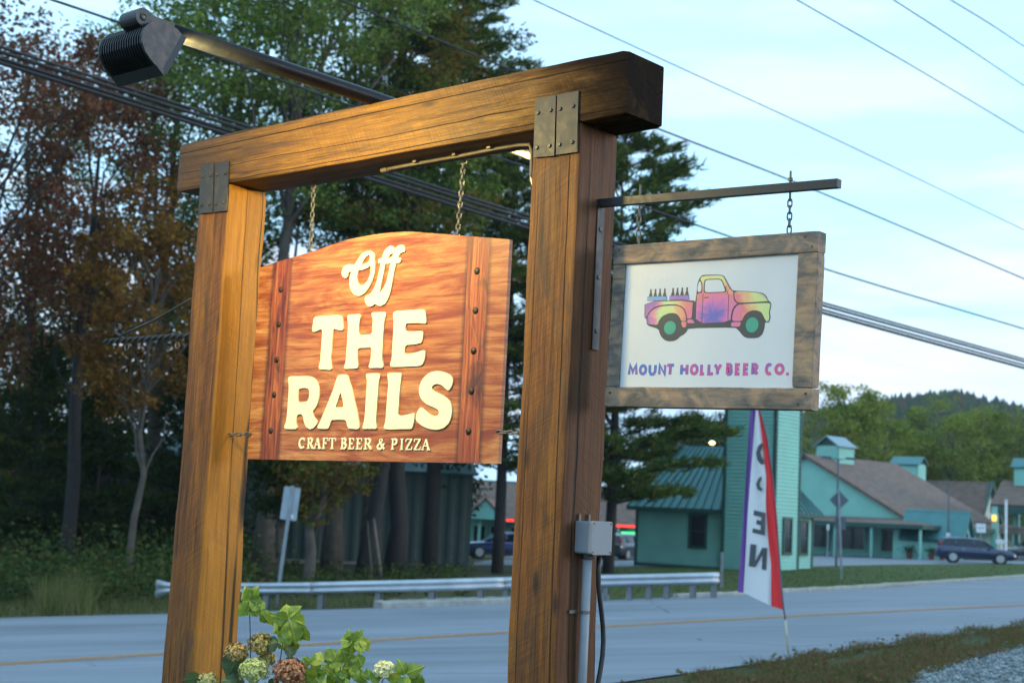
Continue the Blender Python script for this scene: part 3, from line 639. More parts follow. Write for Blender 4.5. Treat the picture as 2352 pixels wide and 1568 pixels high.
# outlines of the lettering and of the printed picture, metres on their boards
BIG_LETTERS = [
 ('O', [(-0.2313, 0.8494), (-0.2478, 0.8574), (-0.2563, 0.873), (-0.2529, 0.8919), (-0.2385, 0.9072), (-0.2154, 0.9131), (-0.1878, 0.9102), (-0.1681, 0.9079), (-0.1578, 0.9228), (-0.1437, 0.9394), (-0.1258, 0.9555), (-0.1035, 0.9646), (-0.0769, 0.9664), (-0.0534, 0.9591), (-0.0409, 0.946), (-0.0385, 0.931), (-0.0395, 0.9204), (-0.0337, 0.9052), (-0.0314, 0.8782), (-0.0349, 0.8517), (-0.0474, 0.8205), (-0.0659, 0.7923), (-0.0907, 0.7697), (-0.1166, 0.7593), (-0.1358, 0.7586), (-0.1596, 0.766), (-0.1806, 0.7835), (-0.1942, 0.8061), (-0.1991, 0.8308), (-0.1966, 0.8551), (-0.1889, 0.879), (-0.2043, 0.8761), (-0.2115, 0.8684), (-0.2098, 0.8588), (-0.2178, 0.8512)], [[(-0.1251, 0.9027), (-0.1116, 0.9247), (-0.0975, 0.9398), (-0.0828, 0.9467), (-0.0711, 0.943), (-0.0675, 0.932), (-0.0728, 0.9189), (-0.0873, 0.9093), (-0.106, 0.904)], [(-0.1417, 0.8804), (-0.1116, 0.8793), (-0.0852, 0.8849), (-0.0614, 0.8965), (-0.0584, 0.8748), (-0.063, 0.8483), (-0.0763, 0.8251), (-0.0941, 0.8102), (-0.1168, 0.8058), (-0.1348, 0.8143), (-0.1458, 0.8299), (-0.1492, 0.8463), (-0.147, 0.8651)]]),
 ('ff', [(-0.0839, 0.7572), (-0.0881, 0.7401), (-0.0786, 0.7181), (-0.0584, 0.7041), (-0.0377, 0.7051), (-0.016, 0.7171), (0.0019, 0.7055), (0.0245, 0.7037), (0.0462, 0.7109), (0.0632, 0.731), (0.0757, 0.7592), (0.0838, 0.7957), (0.0911, 0.8427), (0.098, 0.8713), (0.1035, 0.8946), (0.1166, 0.8923), (0.1292, 0.8953), (0.1339, 0.9055), (0.1349, 0.916), (0.1292, 0.9177), (0.1146, 0.917), (0.1192, 0.9278), (0.1312, 0.9387), (0.1457, 0.9409), (0.1558, 0.942), (0.1562, 0.9564), (0.1489, 0.9702), (0.1319, 0.9762), (0.1137, 0.9745), (0.0996, 0.9664), (0.0889, 0.9527), (0.0868, 0.9649), (0.0748, 0.9752), (0.058, 0.9771), (0.0399, 0.9701), (0.0242, 0.9567), (0.0144, 0.9388), (0.01, 0.9245), (-0.0051, 0.9244), (-0.0138, 0.9157), (-0.0106, 0.9007), (0.0024, 0.9024), (0.0004, 0.8812), (-0.0052, 0.8576), (-0.0105, 0.8313), (-0.0213, 0.8027), (-0.0381, 0.7771), (-0.0557, 0.7622), (-0.0706, 0.7578)], [[(0.035, 0.9026), (0.0461, 0.8943), (0.059, 0.8954), (0.0683, 0.9048), (0.0645, 0.8737), (0.0563, 0.8372), (0.0459, 0.8061), (0.0274, 0.7808), (0.0067, 0.7596), (0.0105, 0.7819), (0.0185, 0.8213), (0.0267, 0.8579)], [(0.0487, 0.9175), (0.0527, 0.9278), (0.0648, 0.9388), (0.0824, 0.9413), (0.0788, 0.9257), (0.0678, 0.9245), (0.057, 0.9208)]]),
 ('T', [(-0.4301, 0.6745), (-0.4059, 0.678), (-0.3466, 0.6772), (-0.2915, 0.6776), (-0.2504, 0.6754), (-0.2324, 0.6642), (-0.2264, 0.6358), (-0.2194, 0.6098), (-0.2302, 0.6019), (-0.2578, 0.6069), (-0.2858, 0.6143), (-0.291, 0.5968), (-0.2922, 0.5499), (-0.2915, 0.5124), (-0.295, 0.4751), (-0.2872, 0.4422), (-0.2821, 0.4243), (-0.2954, 0.42), (-0.337, 0.424), (-0.3682, 0.4249), (-0.3748, 0.4354), (-0.3649, 0.4634), (-0.3659, 0.4963), (-0.3642, 0.5528), (-0.3642, 0.6048), (-0.3721, 0.6156), (-0.4029, 0.6089), (-0.4235, 0.6037), (-0.4382, 0.6106), (-0.434, 0.6413)], []),
 ('H', [(-0.1995, 0.6741), (-0.1626, 0.6745), (-0.1126, 0.6741), (-0.107, 0.6623), (-0.1175, 0.6305), (-0.114, 0.5749), (-0.0778, 0.5756), (-0.0255, 0.5756), (-0.0257, 0.6168), (-0.0247, 0.6442), (-0.0363, 0.6655), (-0.034, 0.6768), (0.0084, 0.6754), (0.0535, 0.6743), (0.0575, 0.665), (0.0478, 0.6269), (0.0463, 0.5679), (0.0475, 0.5134), (0.0488, 0.4591), (0.0611, 0.4271), (0.0553, 0.4191), (0.0166, 0.4216), (-0.0287, 0.4216), (-0.0357, 0.4277), (-0.0277, 0.4479), (-0.0235, 0.4751), (-0.0237, 0.5162), (-0.0595, 0.5152), (-0.0891, 0.5164), (-0.1153, 0.5142), (-0.1147, 0.4691), (-0.1049, 0.4321), (-0.1107, 0.4221), (-0.1538, 0.422), (-0.1972, 0.4219), (-0.2, 0.4303), (-0.189, 0.4577), (-0.1895, 0.5086), (-0.1876, 0.5781), (-0.1888, 0.6293)], []),
 ('E', [(0.1022, 0.6649), (0.1141, 0.6742), (0.1677, 0.674), (0.23, 0.6737), (0.2916, 0.6734), (0.3046, 0.6629), (0.3115, 0.6359), (0.3156, 0.6135), (0.3088, 0.6072), (0.2655, 0.6138), (0.2222, 0.6146), (0.188, 0.6145), (0.185, 0.5976), (0.1908, 0.5794), (0.2375, 0.5764), (0.2928, 0.577), (0.2997, 0.5656), (0.296, 0.5348), (0.2878, 0.5219), (0.242, 0.5184), (0.1956, 0.5175), (0.189, 0.499), (0.1893, 0.4789), (0.2328, 0.4787), (0.2694, 0.4827), (0.2994, 0.4905), (0.3177, 0.4889), (0.3193, 0.4677), (0.3125, 0.4371), (0.2985, 0.4222), (0.2496, 0.4214), (0.1877, 0.4211), (0.1376, 0.4212), (0.109, 0.4234), (0.1018, 0.4348), (0.1126, 0.457), (0.1114, 0.511), (0.1123, 0.5785), (0.1118, 0.6237)], []),
 ('R', [(-0.5882, 0.3914), (-0.5744, 0.3982), (-0.5097, 0.3966), (-0.4459, 0.3959), (-0.4102, 0.3893), (-0.3804, 0.3698), (-0.362, 0.3366), (-0.3585, 0.2991), (-0.3642, 0.2711), (-0.3759, 0.2479), (-0.3952, 0.2317), (-0.3976, 0.2201), (-0.3854, 0.2013), (-0.3594, 0.1824), (-0.3615, 0.1685), (-0.384, 0.1499), (-0.4077, 0.143), (-0.4368, 0.1547), (-0.4531, 0.1783), (-0.4629, 0.2065), (-0.478, 0.2161), (-0.5026, 0.2139), (-0.5102, 0.1974), (-0.5089, 0.1691), (-0.499, 0.1549), (-0.5051, 0.1455), (-0.5493, 0.1446), (-0.5869, 0.1466), (-0.5938, 0.1575), (-0.5815, 0.1789), (-0.578, 0.2169), (-0.5775, 0.2836), (-0.5779, 0.3457)], [[(-0.5073, 0.3347), (-0.4899, 0.3391), (-0.4617, 0.34), (-0.4366, 0.3357), (-0.428, 0.319), (-0.4279, 0.2955), (-0.438, 0.2768), (-0.4622, 0.2725), (-0.5047, 0.2716), (-0.5085, 0.2968)]]),
 ('A', [(-0.2384, 0.392), (-0.2119, 0.3973), (-0.1816, 0.3965), (-0.1694, 0.3879), (-0.1587, 0.3646), (-0.1392, 0.3321), (-0.1223, 0.2906), (-0.0973, 0.231), (-0.0803, 0.1855), (-0.071, 0.1537), (-0.0799, 0.1438), (-0.1162, 0.1457), (-0.1428, 0.1471), (-0.1538, 0.1585), (-0.1629, 0.186), (-0.2133, 0.1885), (-0.2638, 0.1865), (-0.2693, 0.1727), (-0.2776, 0.152), (-0.2906, 0.1451), (-0.3249, 0.1461), (-0.3526, 0.1475), (-0.3569, 0.1568), (-0.3416, 0.1777), (-0.324, 0.2101), (-0.3064, 0.2424), (-0.2833, 0.2885), (-0.2603, 0.3345), (-0.2497, 0.3667)], [[(-0.2128, 0.3174), (-0.2028, 0.2965), (-0.1903, 0.2687), (-0.1862, 0.2457), (-0.2117, 0.2451), (-0.2419, 0.244), (-0.2336, 0.2647), (-0.2226, 0.2922)]]),
 ('I', [(-0.0511, 0.394), (-0.0331, 0.3972), (0.038, 0.3962), (0.0422, 0.3848), (0.035, 0.3556), (0.0355, 0.3106), (0.0328, 0.2656), (0.0329, 0.2117), (0.032, 0.1759), (0.0403, 0.1534), (0.0366, 0.1445), (-0.0053, 0.1455), (-0.0474, 0.1446), (-0.0527, 0.1537), (-0.0436, 0.1762), (-0.0401, 0.2123), (-0.0402, 0.2666), (-0.0395, 0.3346), (-0.0403, 0.3664)], []),
 ('L', [(0.0883, 0.3903), (0.0955, 0.3946), (0.171, 0.3957), (0.1797, 0.3879), (0.1768, 0.3613), (0.1731, 0.3303), (0.1722, 0.2859), (0.1719, 0.2282), (0.1705, 0.2061), (0.1987, 0.2037), (0.2354, 0.2078), (0.2686, 0.215), (0.2753, 0.2075), (0.2717, 0.1747), (0.2646, 0.1484), (0.2528, 0.1432), (0.1972, 0.1442), (0.135, 0.1421), (0.0907, 0.1444), (0.0849, 0.1533), (0.0945, 0.1755), (0.0959, 0.2201), (0.0967, 0.2871), (0.0994, 0.3318), (0.0968, 0.3632)], []),
 ('S', [(0.4683, 0.3091), (0.453, 0.318), (0.4312, 0.3336), (0.401, 0.3408), (0.3775, 0.3348), (0.3675, 0.3241), (0.3793, 0.3108), (0.41, 0.2994), (0.4525, 0.2835), (0.4833, 0.2637), (0.4972, 0.2335), (0.4967, 0.1992), (0.4843, 0.1693), (0.4565, 0.148), (0.4158, 0.1395), (0.3678, 0.1439), (0.3247, 0.157), (0.2931, 0.1746), (0.2809, 0.1899), (0.287, 0.2139), (0.3007, 0.2335), (0.3124, 0.2399), (0.3313, 0.2288), (0.3629, 0.2089), (0.3935, 0.2), (0.417, 0.2033), (0.4239, 0.2149), (0.4152, 0.2279), (0.3846, 0.2391), (0.3416, 0.2526), (0.3097, 0.2749), (0.2943, 0.3014), (0.2935, 0.3278), (0.3064, 0.3582), (0.3378, 0.3837), (0.373, 0.395), (0.4088, 0.3958), (0.4449, 0.3887), (0.4782, 0.3757), (0.4941, 0.3581), (0.4928, 0.3366), (0.4796, 0.3153)], []),
]
SMALL = [('C', -0.4833, -0.4391, 0.0529, 0.1056), ('R', -0.4235, -0.3798, 0.0529, 0.1052), ('A', -0.3762, -0.328, 0.0528, 0.105), ('F', -0.3176, -0.2814, 0.0528, 0.1046), ('T', -0.2719, -0.2292, 0.0528, 0.1044), ('B', -0.191, -0.1523, 0.0527, 0.1039), ('E', -0.1411, -0.1027, 0.0527, 0.1037), ('E', -0.0897, -0.0503, 0.0527, 0.1034), ('R', -0.0382, 0.0144, 0.0526, 0.1031), ('&', 0.0474, 0.0954, 0.0526, 0.1026), ('P', 0.136, 0.1757, 0.0525, 0.1021), ('I', 0.1933, 0.2129, 0.0525, 0.1018), ('Z', 0.2261, 0.2682, 0.0525, 0.1016), ('Z', 0.2781, 0.3199, 0.0525, 0.1013), ('A', 0.3266, 0.377, 0.0524, 0.1011)]
TRUCK = {
 'sil': [(-0.2983, 0.0934), (-0.0717, 0.0897), (-0.0635, 0.0805), (-0.0591, 0.1281), (-0.0586, 0.1504), (-0.0523, 0.1693), (-0.0419, 0.1815), (-0.0308, 0.1842), (0.0471, 0.1812), (0.0604, 0.1737), (0.0745, 0.151), (0.0944, 0.1235), (0.1055, 0.1184), (0.1667, 0.1144), (0.2237, 0.107), (0.2418, 0.0961), (0.2534, 0.0758), (0.2624, 0.0709), (0.2665, 0.06), (0.2609, 0.0358), (0.2655, 0.0143), (0.2612, -0.0009), (0.2544, -0.0044), (0.2438, -0.0011), (0.2418, -0.0279), (0.2326, -0.0491), (0.2156, -0.0595), (0.1733, -0.0597), (0.1551, -0.0523), (0.1323, -0.0286), (0.1173, -0.0184), (-0.0893, -0.0168), (-0.096, -0.03), (-0.1067, -0.0394), (-0.1234, -0.047), (-0.136, -0.058), (-0.1509, -0.0641), (-0.1777, -0.0653), (-0.1975, -0.0585), (-0.2162, -0.0405), (-0.2257, -0.016), (-0.2817, -0.0018), (-0.2856, 0.026), (-0.2957, 0.0279)],
 'bed': [(-0.295, 0.091), (-0.0741, 0.0872), (-0.0751, 0.0554), (-0.0747, 0.0197), (-0.0962, 0.0203), (-0.0996, 0.037), (-0.1092, 0.0564), (-0.1252, 0.0682), (-0.1487, 0.076), (-0.1835, 0.0771), (-0.2261, 0.0753), (-0.2531, 0.0681), (-0.2737, 0.0524), (-0.2824, 0.0357), (-0.2846, 0.0286), (-0.293, 0.0295)],
 'rear_fender': [(-0.2804, 0.0194), (-0.2784, 0.0356), (-0.2676, 0.05), (-0.2488, 0.0631), (-0.218, 0.0705), (-0.1638, 0.072), (-0.1367, 0.0685), (-0.117, 0.0583), (-0.1051, 0.0397), (-0.1006, 0.0179), (-0.1002, 0.0115), (-0.1214, 0.0104), (-0.13, 0.025), (-0.1424, 0.0382), (-0.1619, 0.0436), (-0.185, 0.042), (-0.2115, 0.0321), (-0.2259, 0.0147), (-0.2306, -0.002), (-0.281, 0.0047)],
 'flap': [(-0.1232, 0.0082), (-0.0986, 0.0092), (-0.0974, -0.0077), (-0.1027, -0.014), (-0.1161, -0.0121)],
 'step': [(-0.0951, 0.0145), (-0.0821, 0.0174), (-0.0686, 0.0138), (-0.0595, 0.0009), (-0.0943, 0.0024)],
 'cab': [(-0.0558, 0.0008), (-0.0579, 0.0803), (-0.0563, 0.1146), (-0.0339, 0.1153), (-0.0348, 0.1526), (-0.0466, 0.1674), (-0.038, 0.1798), (0.0473, 0.1784), (0.058, 0.1706), (0.0714, 0.149), (0.0916, 0.1215), (0.1024, 0.1154), (0.1052, 0.0872), (0.1131, 0.076), (0.1236, 0.0694), (0.1083, 0.0606), (0.0993, 0.0406), (0.0959, 0.0017)],
 'window': [(-0.0236, 0.1584), (-0.0165, 0.1638), (0.0372, 0.1637), (0.0504, 0.1568), (0.0673, 0.1199), (0.0621, 0.1164), (-0.0154, 0.1168), (-0.0231, 0.1219)],
 'quarter': [(-0.0559, 0.12), (-0.0556, 0.1439), (-0.0492, 0.1612), (-0.0414, 0.156), (-0.0385, 0.14), (-0.0387, 0.12)],
 'hood': [(0.1064, 0.1153), (0.1668, 0.1123), (0.2203, 0.1046), (0.2384, 0.0941), (0.2498, 0.0774), (0.2528, 0.074), (0.1299, 0.072), (0.1176, 0.079), (0.1097, 0.0902)],
 'front_fender': [(0.104, 0.0053), (0.1046, 0.0249), (0.1091, 0.0465), (0.1205, 0.0611), (0.1338, 0.0669), (0.2573, 0.0683), (0.2633, 0.0601), (0.2577, 0.0359), (0.2614, 0.0144), (0.2577, -0.0002), (0.2489, 0.0009), (0.2394, 0.015), (0.2279, 0.0337), (0.2098, 0.0419), (0.1851, 0.0427), (0.1643, 0.034), (0.1526, 0.0204), (0.1464, 0.0042)],
 'sill': [(0.1006, 0.0013), (0.1441, 0.0012), (0.1386, -0.0148), (0.1316, -0.0168), (0.0998, -0.0155)],
 'crate_a': [(-0.2848, 0.1096), (-0.1972, 0.1087), (-0.1939, 0.0937), (-0.285, 0.0952)],
 'crate_b': [(-0.181, 0.109), (-0.0949, 0.1097), (-0.0926, 0.0923), (-0.1819, 0.0932)],
 'line_a': [(-0.0297, 0.1136), (-0.03, 0.0018)],
 'line_b': [(0.0664, 0.1357), (0.0834, 0.1005), (0.0843, 0.0504), (0.0857, 0.002)],
 'handle': [(-0.0245, 0.0969), (-0.0052, 0.0975)],
}
MH_TEXT = [('M', (-0.3594, -0.1987), (-0.3126, -0.1534)), ('O', (-0.3063, -0.1983), (-0.2691, -0.1529)), ('U', (-0.262, -0.198), (-0.2241, -0.1525)), ('N', (-0.2171, -0.1977), (-0.1788, -0.152)), ('T', (-0.1796, -0.1974), (-0.1412, -0.1516)), ('H', (-0.1153, -0.197), (-0.0787, -0.151)), ('O', (-0.0708, -0.1966), (-0.0337, -0.1505)), ('L', (-0.026, -0.1963), (-0.003, -0.1502)), ('L', (0.0062, -0.1961), (0.0364, -0.1498)), ('Y', (0.0345, -0.1959), (0.0692, -0.1494)), ('B', (0.0872, -0.1955), (0.1161, -0.1489)), ('E', (0.1257, -0.1953), (0.1508, -0.1486)), ('E', (0.16, -0.195), (0.1863, -0.1482)), ('R', (0.1953, -0.1948), (0.2249, -0.1478)), ('C', (0.2523, -0.1944), (0.2849, -0.1472)), ('O', (0.2927, -0.1941), (0.3328, -0.1467)), ('.', (0.3405, -0.1938), (0.3515, -0.1465))]
def rounded(poly, closed=True, it=1):
    """soften a traced outline a little (Chaikin)"""
    for _ in range(it):
        n = len(poly); out = []
        for i in range(n):
            a, b = poly[i], poly[(i + 1) % n]
            out.append((a[0] * 0.8 + b[0] * 0.2, a[1] * 0.8 + b[1] * 0.2)); out.append((a[0] * 0.2 + b[0] * 0.8, a[1] * 0.2 + b[1] * 0.8))
        poly = out
    return poly
BF = 0.020
for ch, outer, holes in BIG_LETTERS:
    mb = MB(); mb.prism(rounded(outer), lambda x, z, h: (x, -BF - 0.0005 - h, z), 0.007, [rounded(h) for h in holes])
    mb.build('letter', M_cream, board)
def ribbon(pts, w, closed=False):
    P = [Vector((x, y)) for x, y in pts]; n = len(P); A, B = [], []
    for i in range(n):
        if closed: t0 = (P[i] - P[i - 1]).normalized(); t1 = (P[(i + 1) % n] - P[i]).normalized()
        else:
            t0 = (P[i] - P[max(0, i - 1)]); t1 = (P[min(n - 1, i + 1)] - P[i])
            t0 = t0.normalized() if t0.length > 0 else t1.normalized(); t1 = t1.normalized() if t1.length > 0 else t0
        t = (t0 + t1); t = t.normalized() if t.length > 1e-6 else t0
        s = Vector((-t.y, t.x)); c = max(0.55, abs(s.dot(Vector((-t0.y, t0.x)))))
        A.append(tuple(P[i] + s * (w / 2 / c))); B.append(tuple(P[i] - s * (w / 2 / c)))
    return A, B
def ell(cx, cy, rx, ry, a0=0, a1=360, n=18):
    return [(cx + rx * math.cos(math.radians(a0 + (a1 - a0) * k / n)), cy + ry * math.sin(math.radians(a0 + (a1 - a0) * k / n))) for k in range(n + (0 if abs(a1 - a0) == 360 else 1))]
SERIF = {
 'C': [('t', ell(.52, .5, .44, .46, 55, 180, 8)), ('t', ell(.52, .5, .44, .46, 180, 310, 8)), ('n', [(.86, .98), (.86, .70)])],
 'R': [('t', [(.2, 0), (.2, 1)]), ('n', [(0, 1), (.5, 1)]), ('n', [(0, 0), (.42, 0)]), ('t', ell(.45, .74, .3, .25, 80, -80, 8)), ('n', [(.2, .5), (.5, .5)]), ('t', [(.48, .5), (.9, 0)]), ('n', [(.8, 0), (1.02, 0)])],
 'A': [('n', [(.1, 0), (.46, 1)]), ('t', [(.46, 1), (.84, 0)]), ('n', [(.26, .36), (.7, .36)]), ('n', [(-.04, 0), (.28, 0)]), ('n', [(.64, 0), (1.04, 0)])],
 'F': [('t', [(.24, 0), (.24, 1)]), ('n', [(0, 1), (.95, 1)]), ('n', [(.24, .52), (.7, .52)]), ('n', [(0, 0), (.5, 0)]), ('n', [(.95, 1), (.93, .74)]), ('n', [(.7, .64), (.7, .4)])],
 'T': [('t', [(.5, 0), (.5, 1)]), ('n', [(0, 1), (1, 1)]), ('n', [(.02, 1), (0, .72)]), ('n', [(.98, 1), (1, .72)]), ('n', [(.24, 0), (.76, 0)])],
 'B': [('t', [(.22, 0), (.22, 1)]), ('n', [(0, 1), (.5, 1)]), ('n', [(0, 0), (.55, 0)]), ('n', [(.22, .53), (.5, .53)]), ('t', ell(.46, .77, .32, .23, 85, -85, 8)), ('t', ell(.5, .27, .4, .26, 85, -85, 8))],
 'E': [('t', [(.24, 0), (.24, 1)]), ('n', [(0, 1), (.92, 1)]), ('n', [(.24, .52), (.66, .52)]), ('n', [(0, 0), (.95, 0)]), ('n', [(.92, 1), (.9, .76)]), ('n', [(.95, 0), (1, .26)]), ('n', [(.66, .64), (.66, .4)])],
 'P': [('t', [(.24, 0), (.24, 1)]), ('n', [(0, 1), (.55, 1)]), ('n', [(0, 0), (.5, 0)]), ('n', [(.24, .46), (.5, .46)]), ('t', ell(.5, .73, .38, .26, 85, -85, 8))],
 'I': [('t', [(.5, 0), (.5, 1)]), ('n', [(.02, 1), (.98, 1)]), ('n', [(.02, 0), (.98, 0)])],
 'Z': [('n', [(.08, 1), (.95, 1)]), ('t', [(.86, .97), (.14, .03)]), ('n', [(.05, 0), (.95, 0)]), ('n', [(.08, 1), (.05, .74)]), ('n', [(.95, 0), (1, .26)])],
 '&': [('t', [(.98, 0), (.72, .22), (.3, .72)]), ('n', ell(.45, .8, .18, .18, 200, -110, 10)), ('t', [(.52, .62), (.2, .46), (.06, .27), (.12, .08), (.36, 0), (.62, .1), (.82, .36), (.9, .52)]), ('n', [(.72, .52), (1.02, .52)])],
}
SANS = {
 'M': [[(.04, 0), (.13, 1), (.5, .28), (.88, 1), (.97, 0)]], 'N': [[(.08, 0), (.08, 1), (.92, 0), (.92, 1)]],
 'U': [[(.05, 1), (.06, .32), (.26, .03), (.7, .03), (.93, .3), (.95, 1)]], 'T': [[(0, .95), (1, .97)], [(.5, .97), (.47, 0)]],
 'H': [[(.06, 0), (.06, 1)], [(.94, 0), (.94, 1)], [(.06, .5), (.94, .52)]], 'L': [[(.1, 1), (.1, .04), (.98, .06)]],
 'Y': [[(.02, 1), (.48, .46), (1, 1)], [(.48, .46), (.45, 0)]], 'O': ['c', ell(.5, .5, .45, .46, 0, 360, 18)],
 'B': [[(.1, 0), (.1, 1), (.62, .98), (.84, .84), (.8, .64), (.55, .54), (.1, .53)], [(.55, .54), (.92, .42), (.94, .18), (.66, .02), (.1, .02)]],
 'E': [[(.96, .96), (.1, .97), (.1, .03), (.98, .05)], [(.1, .51), (.86, .52)]],
 'R': [[(.1, 0), (.1, .97), (.62, .97), (.9, .82), (.86, .6), (.58, .48), (.1, .47)], [(.5, .48), (.96, 0)]],
 'C': [ell(.55, .5, .46, .46, 50, 312, 14)], '.': [[(.1, .1), (.9, .1)]],
}
for ch, x0, x1, z0, z1 in SMALL:
    W, H = x1 - x0, z1 - z0; mb = MB()
    for i, (kind, pts) in enumerate(SERIF[ch]):
        w = H * (0.185 if kind == 't' else 0.095)
        A, B = ribbon([(x0 + x * W, z0 + H * 0.04 + y * H * 0.92) for x, y in pts], w)
        mb.prism(A + B[::-1], lambda x, z, h: (x, -BF - 0.0005 - h, z), 0.0045 + 0.00025 * i)
    mb.build('letter', M_cream, board)
M_rivet = metal_dark('dark_rivet', (0.05, 0.04, 0.035), 0.5, 0.5)
RX = Matrix.Rotation(math.pi / 2, 3, 'X')
for x, z in [(-0.6927, .8261), (-0.6922, .6543), (-0.6891, .4811), (-0.691, .3114), (-0.6973, .1387), (0.5961, .8224), (0.5984, .6509), (0.5999, .4771), (0.5986, .3052), (0.5936, .1337)]:
    MB().lathe([(0.016, 0), (0.0145, 0.003), (0.009, 0.006), (0.002, 0.007)], 12, (x, -BF - 0.0003, z), RX).build('rivet', M_rivet, board, True)

# ------------------------------------------------------------------ chains
def link_mesh():
    r, L, w = 0.0032, 0.0315, 0.0185; pts = []
    for k in range(7): a = math.pi * k / 6; pts.append((w / 2 * math.cos(a) * 0.82, 0, (L - w) / 2 + w / 2 * math.sin(a)))
    for k in range(7): a = math.pi + math.pi * k / 6; pts.append((w / 2 * math.cos(a) * 0.82, 0, -(L - w) / 2 + w / 2 * math.sin(a)))
    return MB().tube(pts, r, 6, closed=True).mesh('chain_link', True)
LINK = link_mesh(); LINK.materials.append(M_chain)
def chain(name, A, B, label, cat='chain', hook=True, pitch=0.0245):
    A, B = Vector(A), Vector(B); root = empty(name, B, None, label, cat); d = B - A; n = max(2, round(d.length / pitch)); t = d.normalized()
    q = t.to_track_quat('Z', 'Y').to_matrix().to_4x4()
    for k in range(n):
        p = A.lerp(B, (k + 0.5) / n)
        o = link('chain_link', LINK, None, root)
        o.matrix_local = root.matrix_world.inverted() @ Matrix.Translation(p) @ q @ Matrix.Rotation((0.4 if k % 2 else 0.4 + math.pi / 2) + 0.15 * math.sin(k * 1.7), 4, 'Z')
    return root
for (u, v, px, lab) in ((0.848, 0.19, (713, 585), 'steel chain holding the arched board near the post with the iron scroll'), (1.843, 0.185, (1050, 548), 'steel chain holding the arched board near the post with the grey box')):
    bt = hV(px[0], px[1], 0.19); top = F3(u, v, -BH - 0.03); bot = F3(bt.x, 0.19, bt.z + 0.012)
    c = chain('hanging_chain', top, bot, lab)
    m = MB(); hk = []
    for k in range(11): a = math.radians(90 - k * 27); hk.append(top + Vector((0, 0, 0.004)) + FU * 0.014 * math.cos(a) + Vector((0, 0, 0.014 * math.sin(a))))
    m.tube([F3(u, v, -BH + 0.01), top + Vector((0, 0, 0.018))] + hk[1:], 0.0042, 6); m.build('hook', M_chain, c, True, True)
    e = MB(); e.tube([bot + Vector((0, 0, 0.006)) + FU * 0.008, bot + Vector((0, 0, -0.012)) + FU * 0.010, bot + Vector((0, 0, -0.03))], 0.004, 6); e.build('eye', M_chain, c, True, True)
# short ties from the board's ends to the posts
lp = F3(UL + TW - 0.01, 0.10, hU(540, 1000, UL + TW).z); lb = F3(ORX - 0.845, VB - 0.025, hV(580, 997, VB).z)
chain('tie_chain', lp, lb, 'short rusty tie chain between the scroll bracket post and the board', pitch=0.026)
rp = F3(UR - 0.002, 0.10, hU(1186, 994, UR).z); rb = F3(ORX + 0.755, VB - 0.022, hV(1152, 993, VB).z)
chain('tie_chain', rb, F3(UR + 0.01, 0.16, hV(1190, 996, 0.16).z), 'short pale tie chain between the board and the grey box post', pitch=0.03)

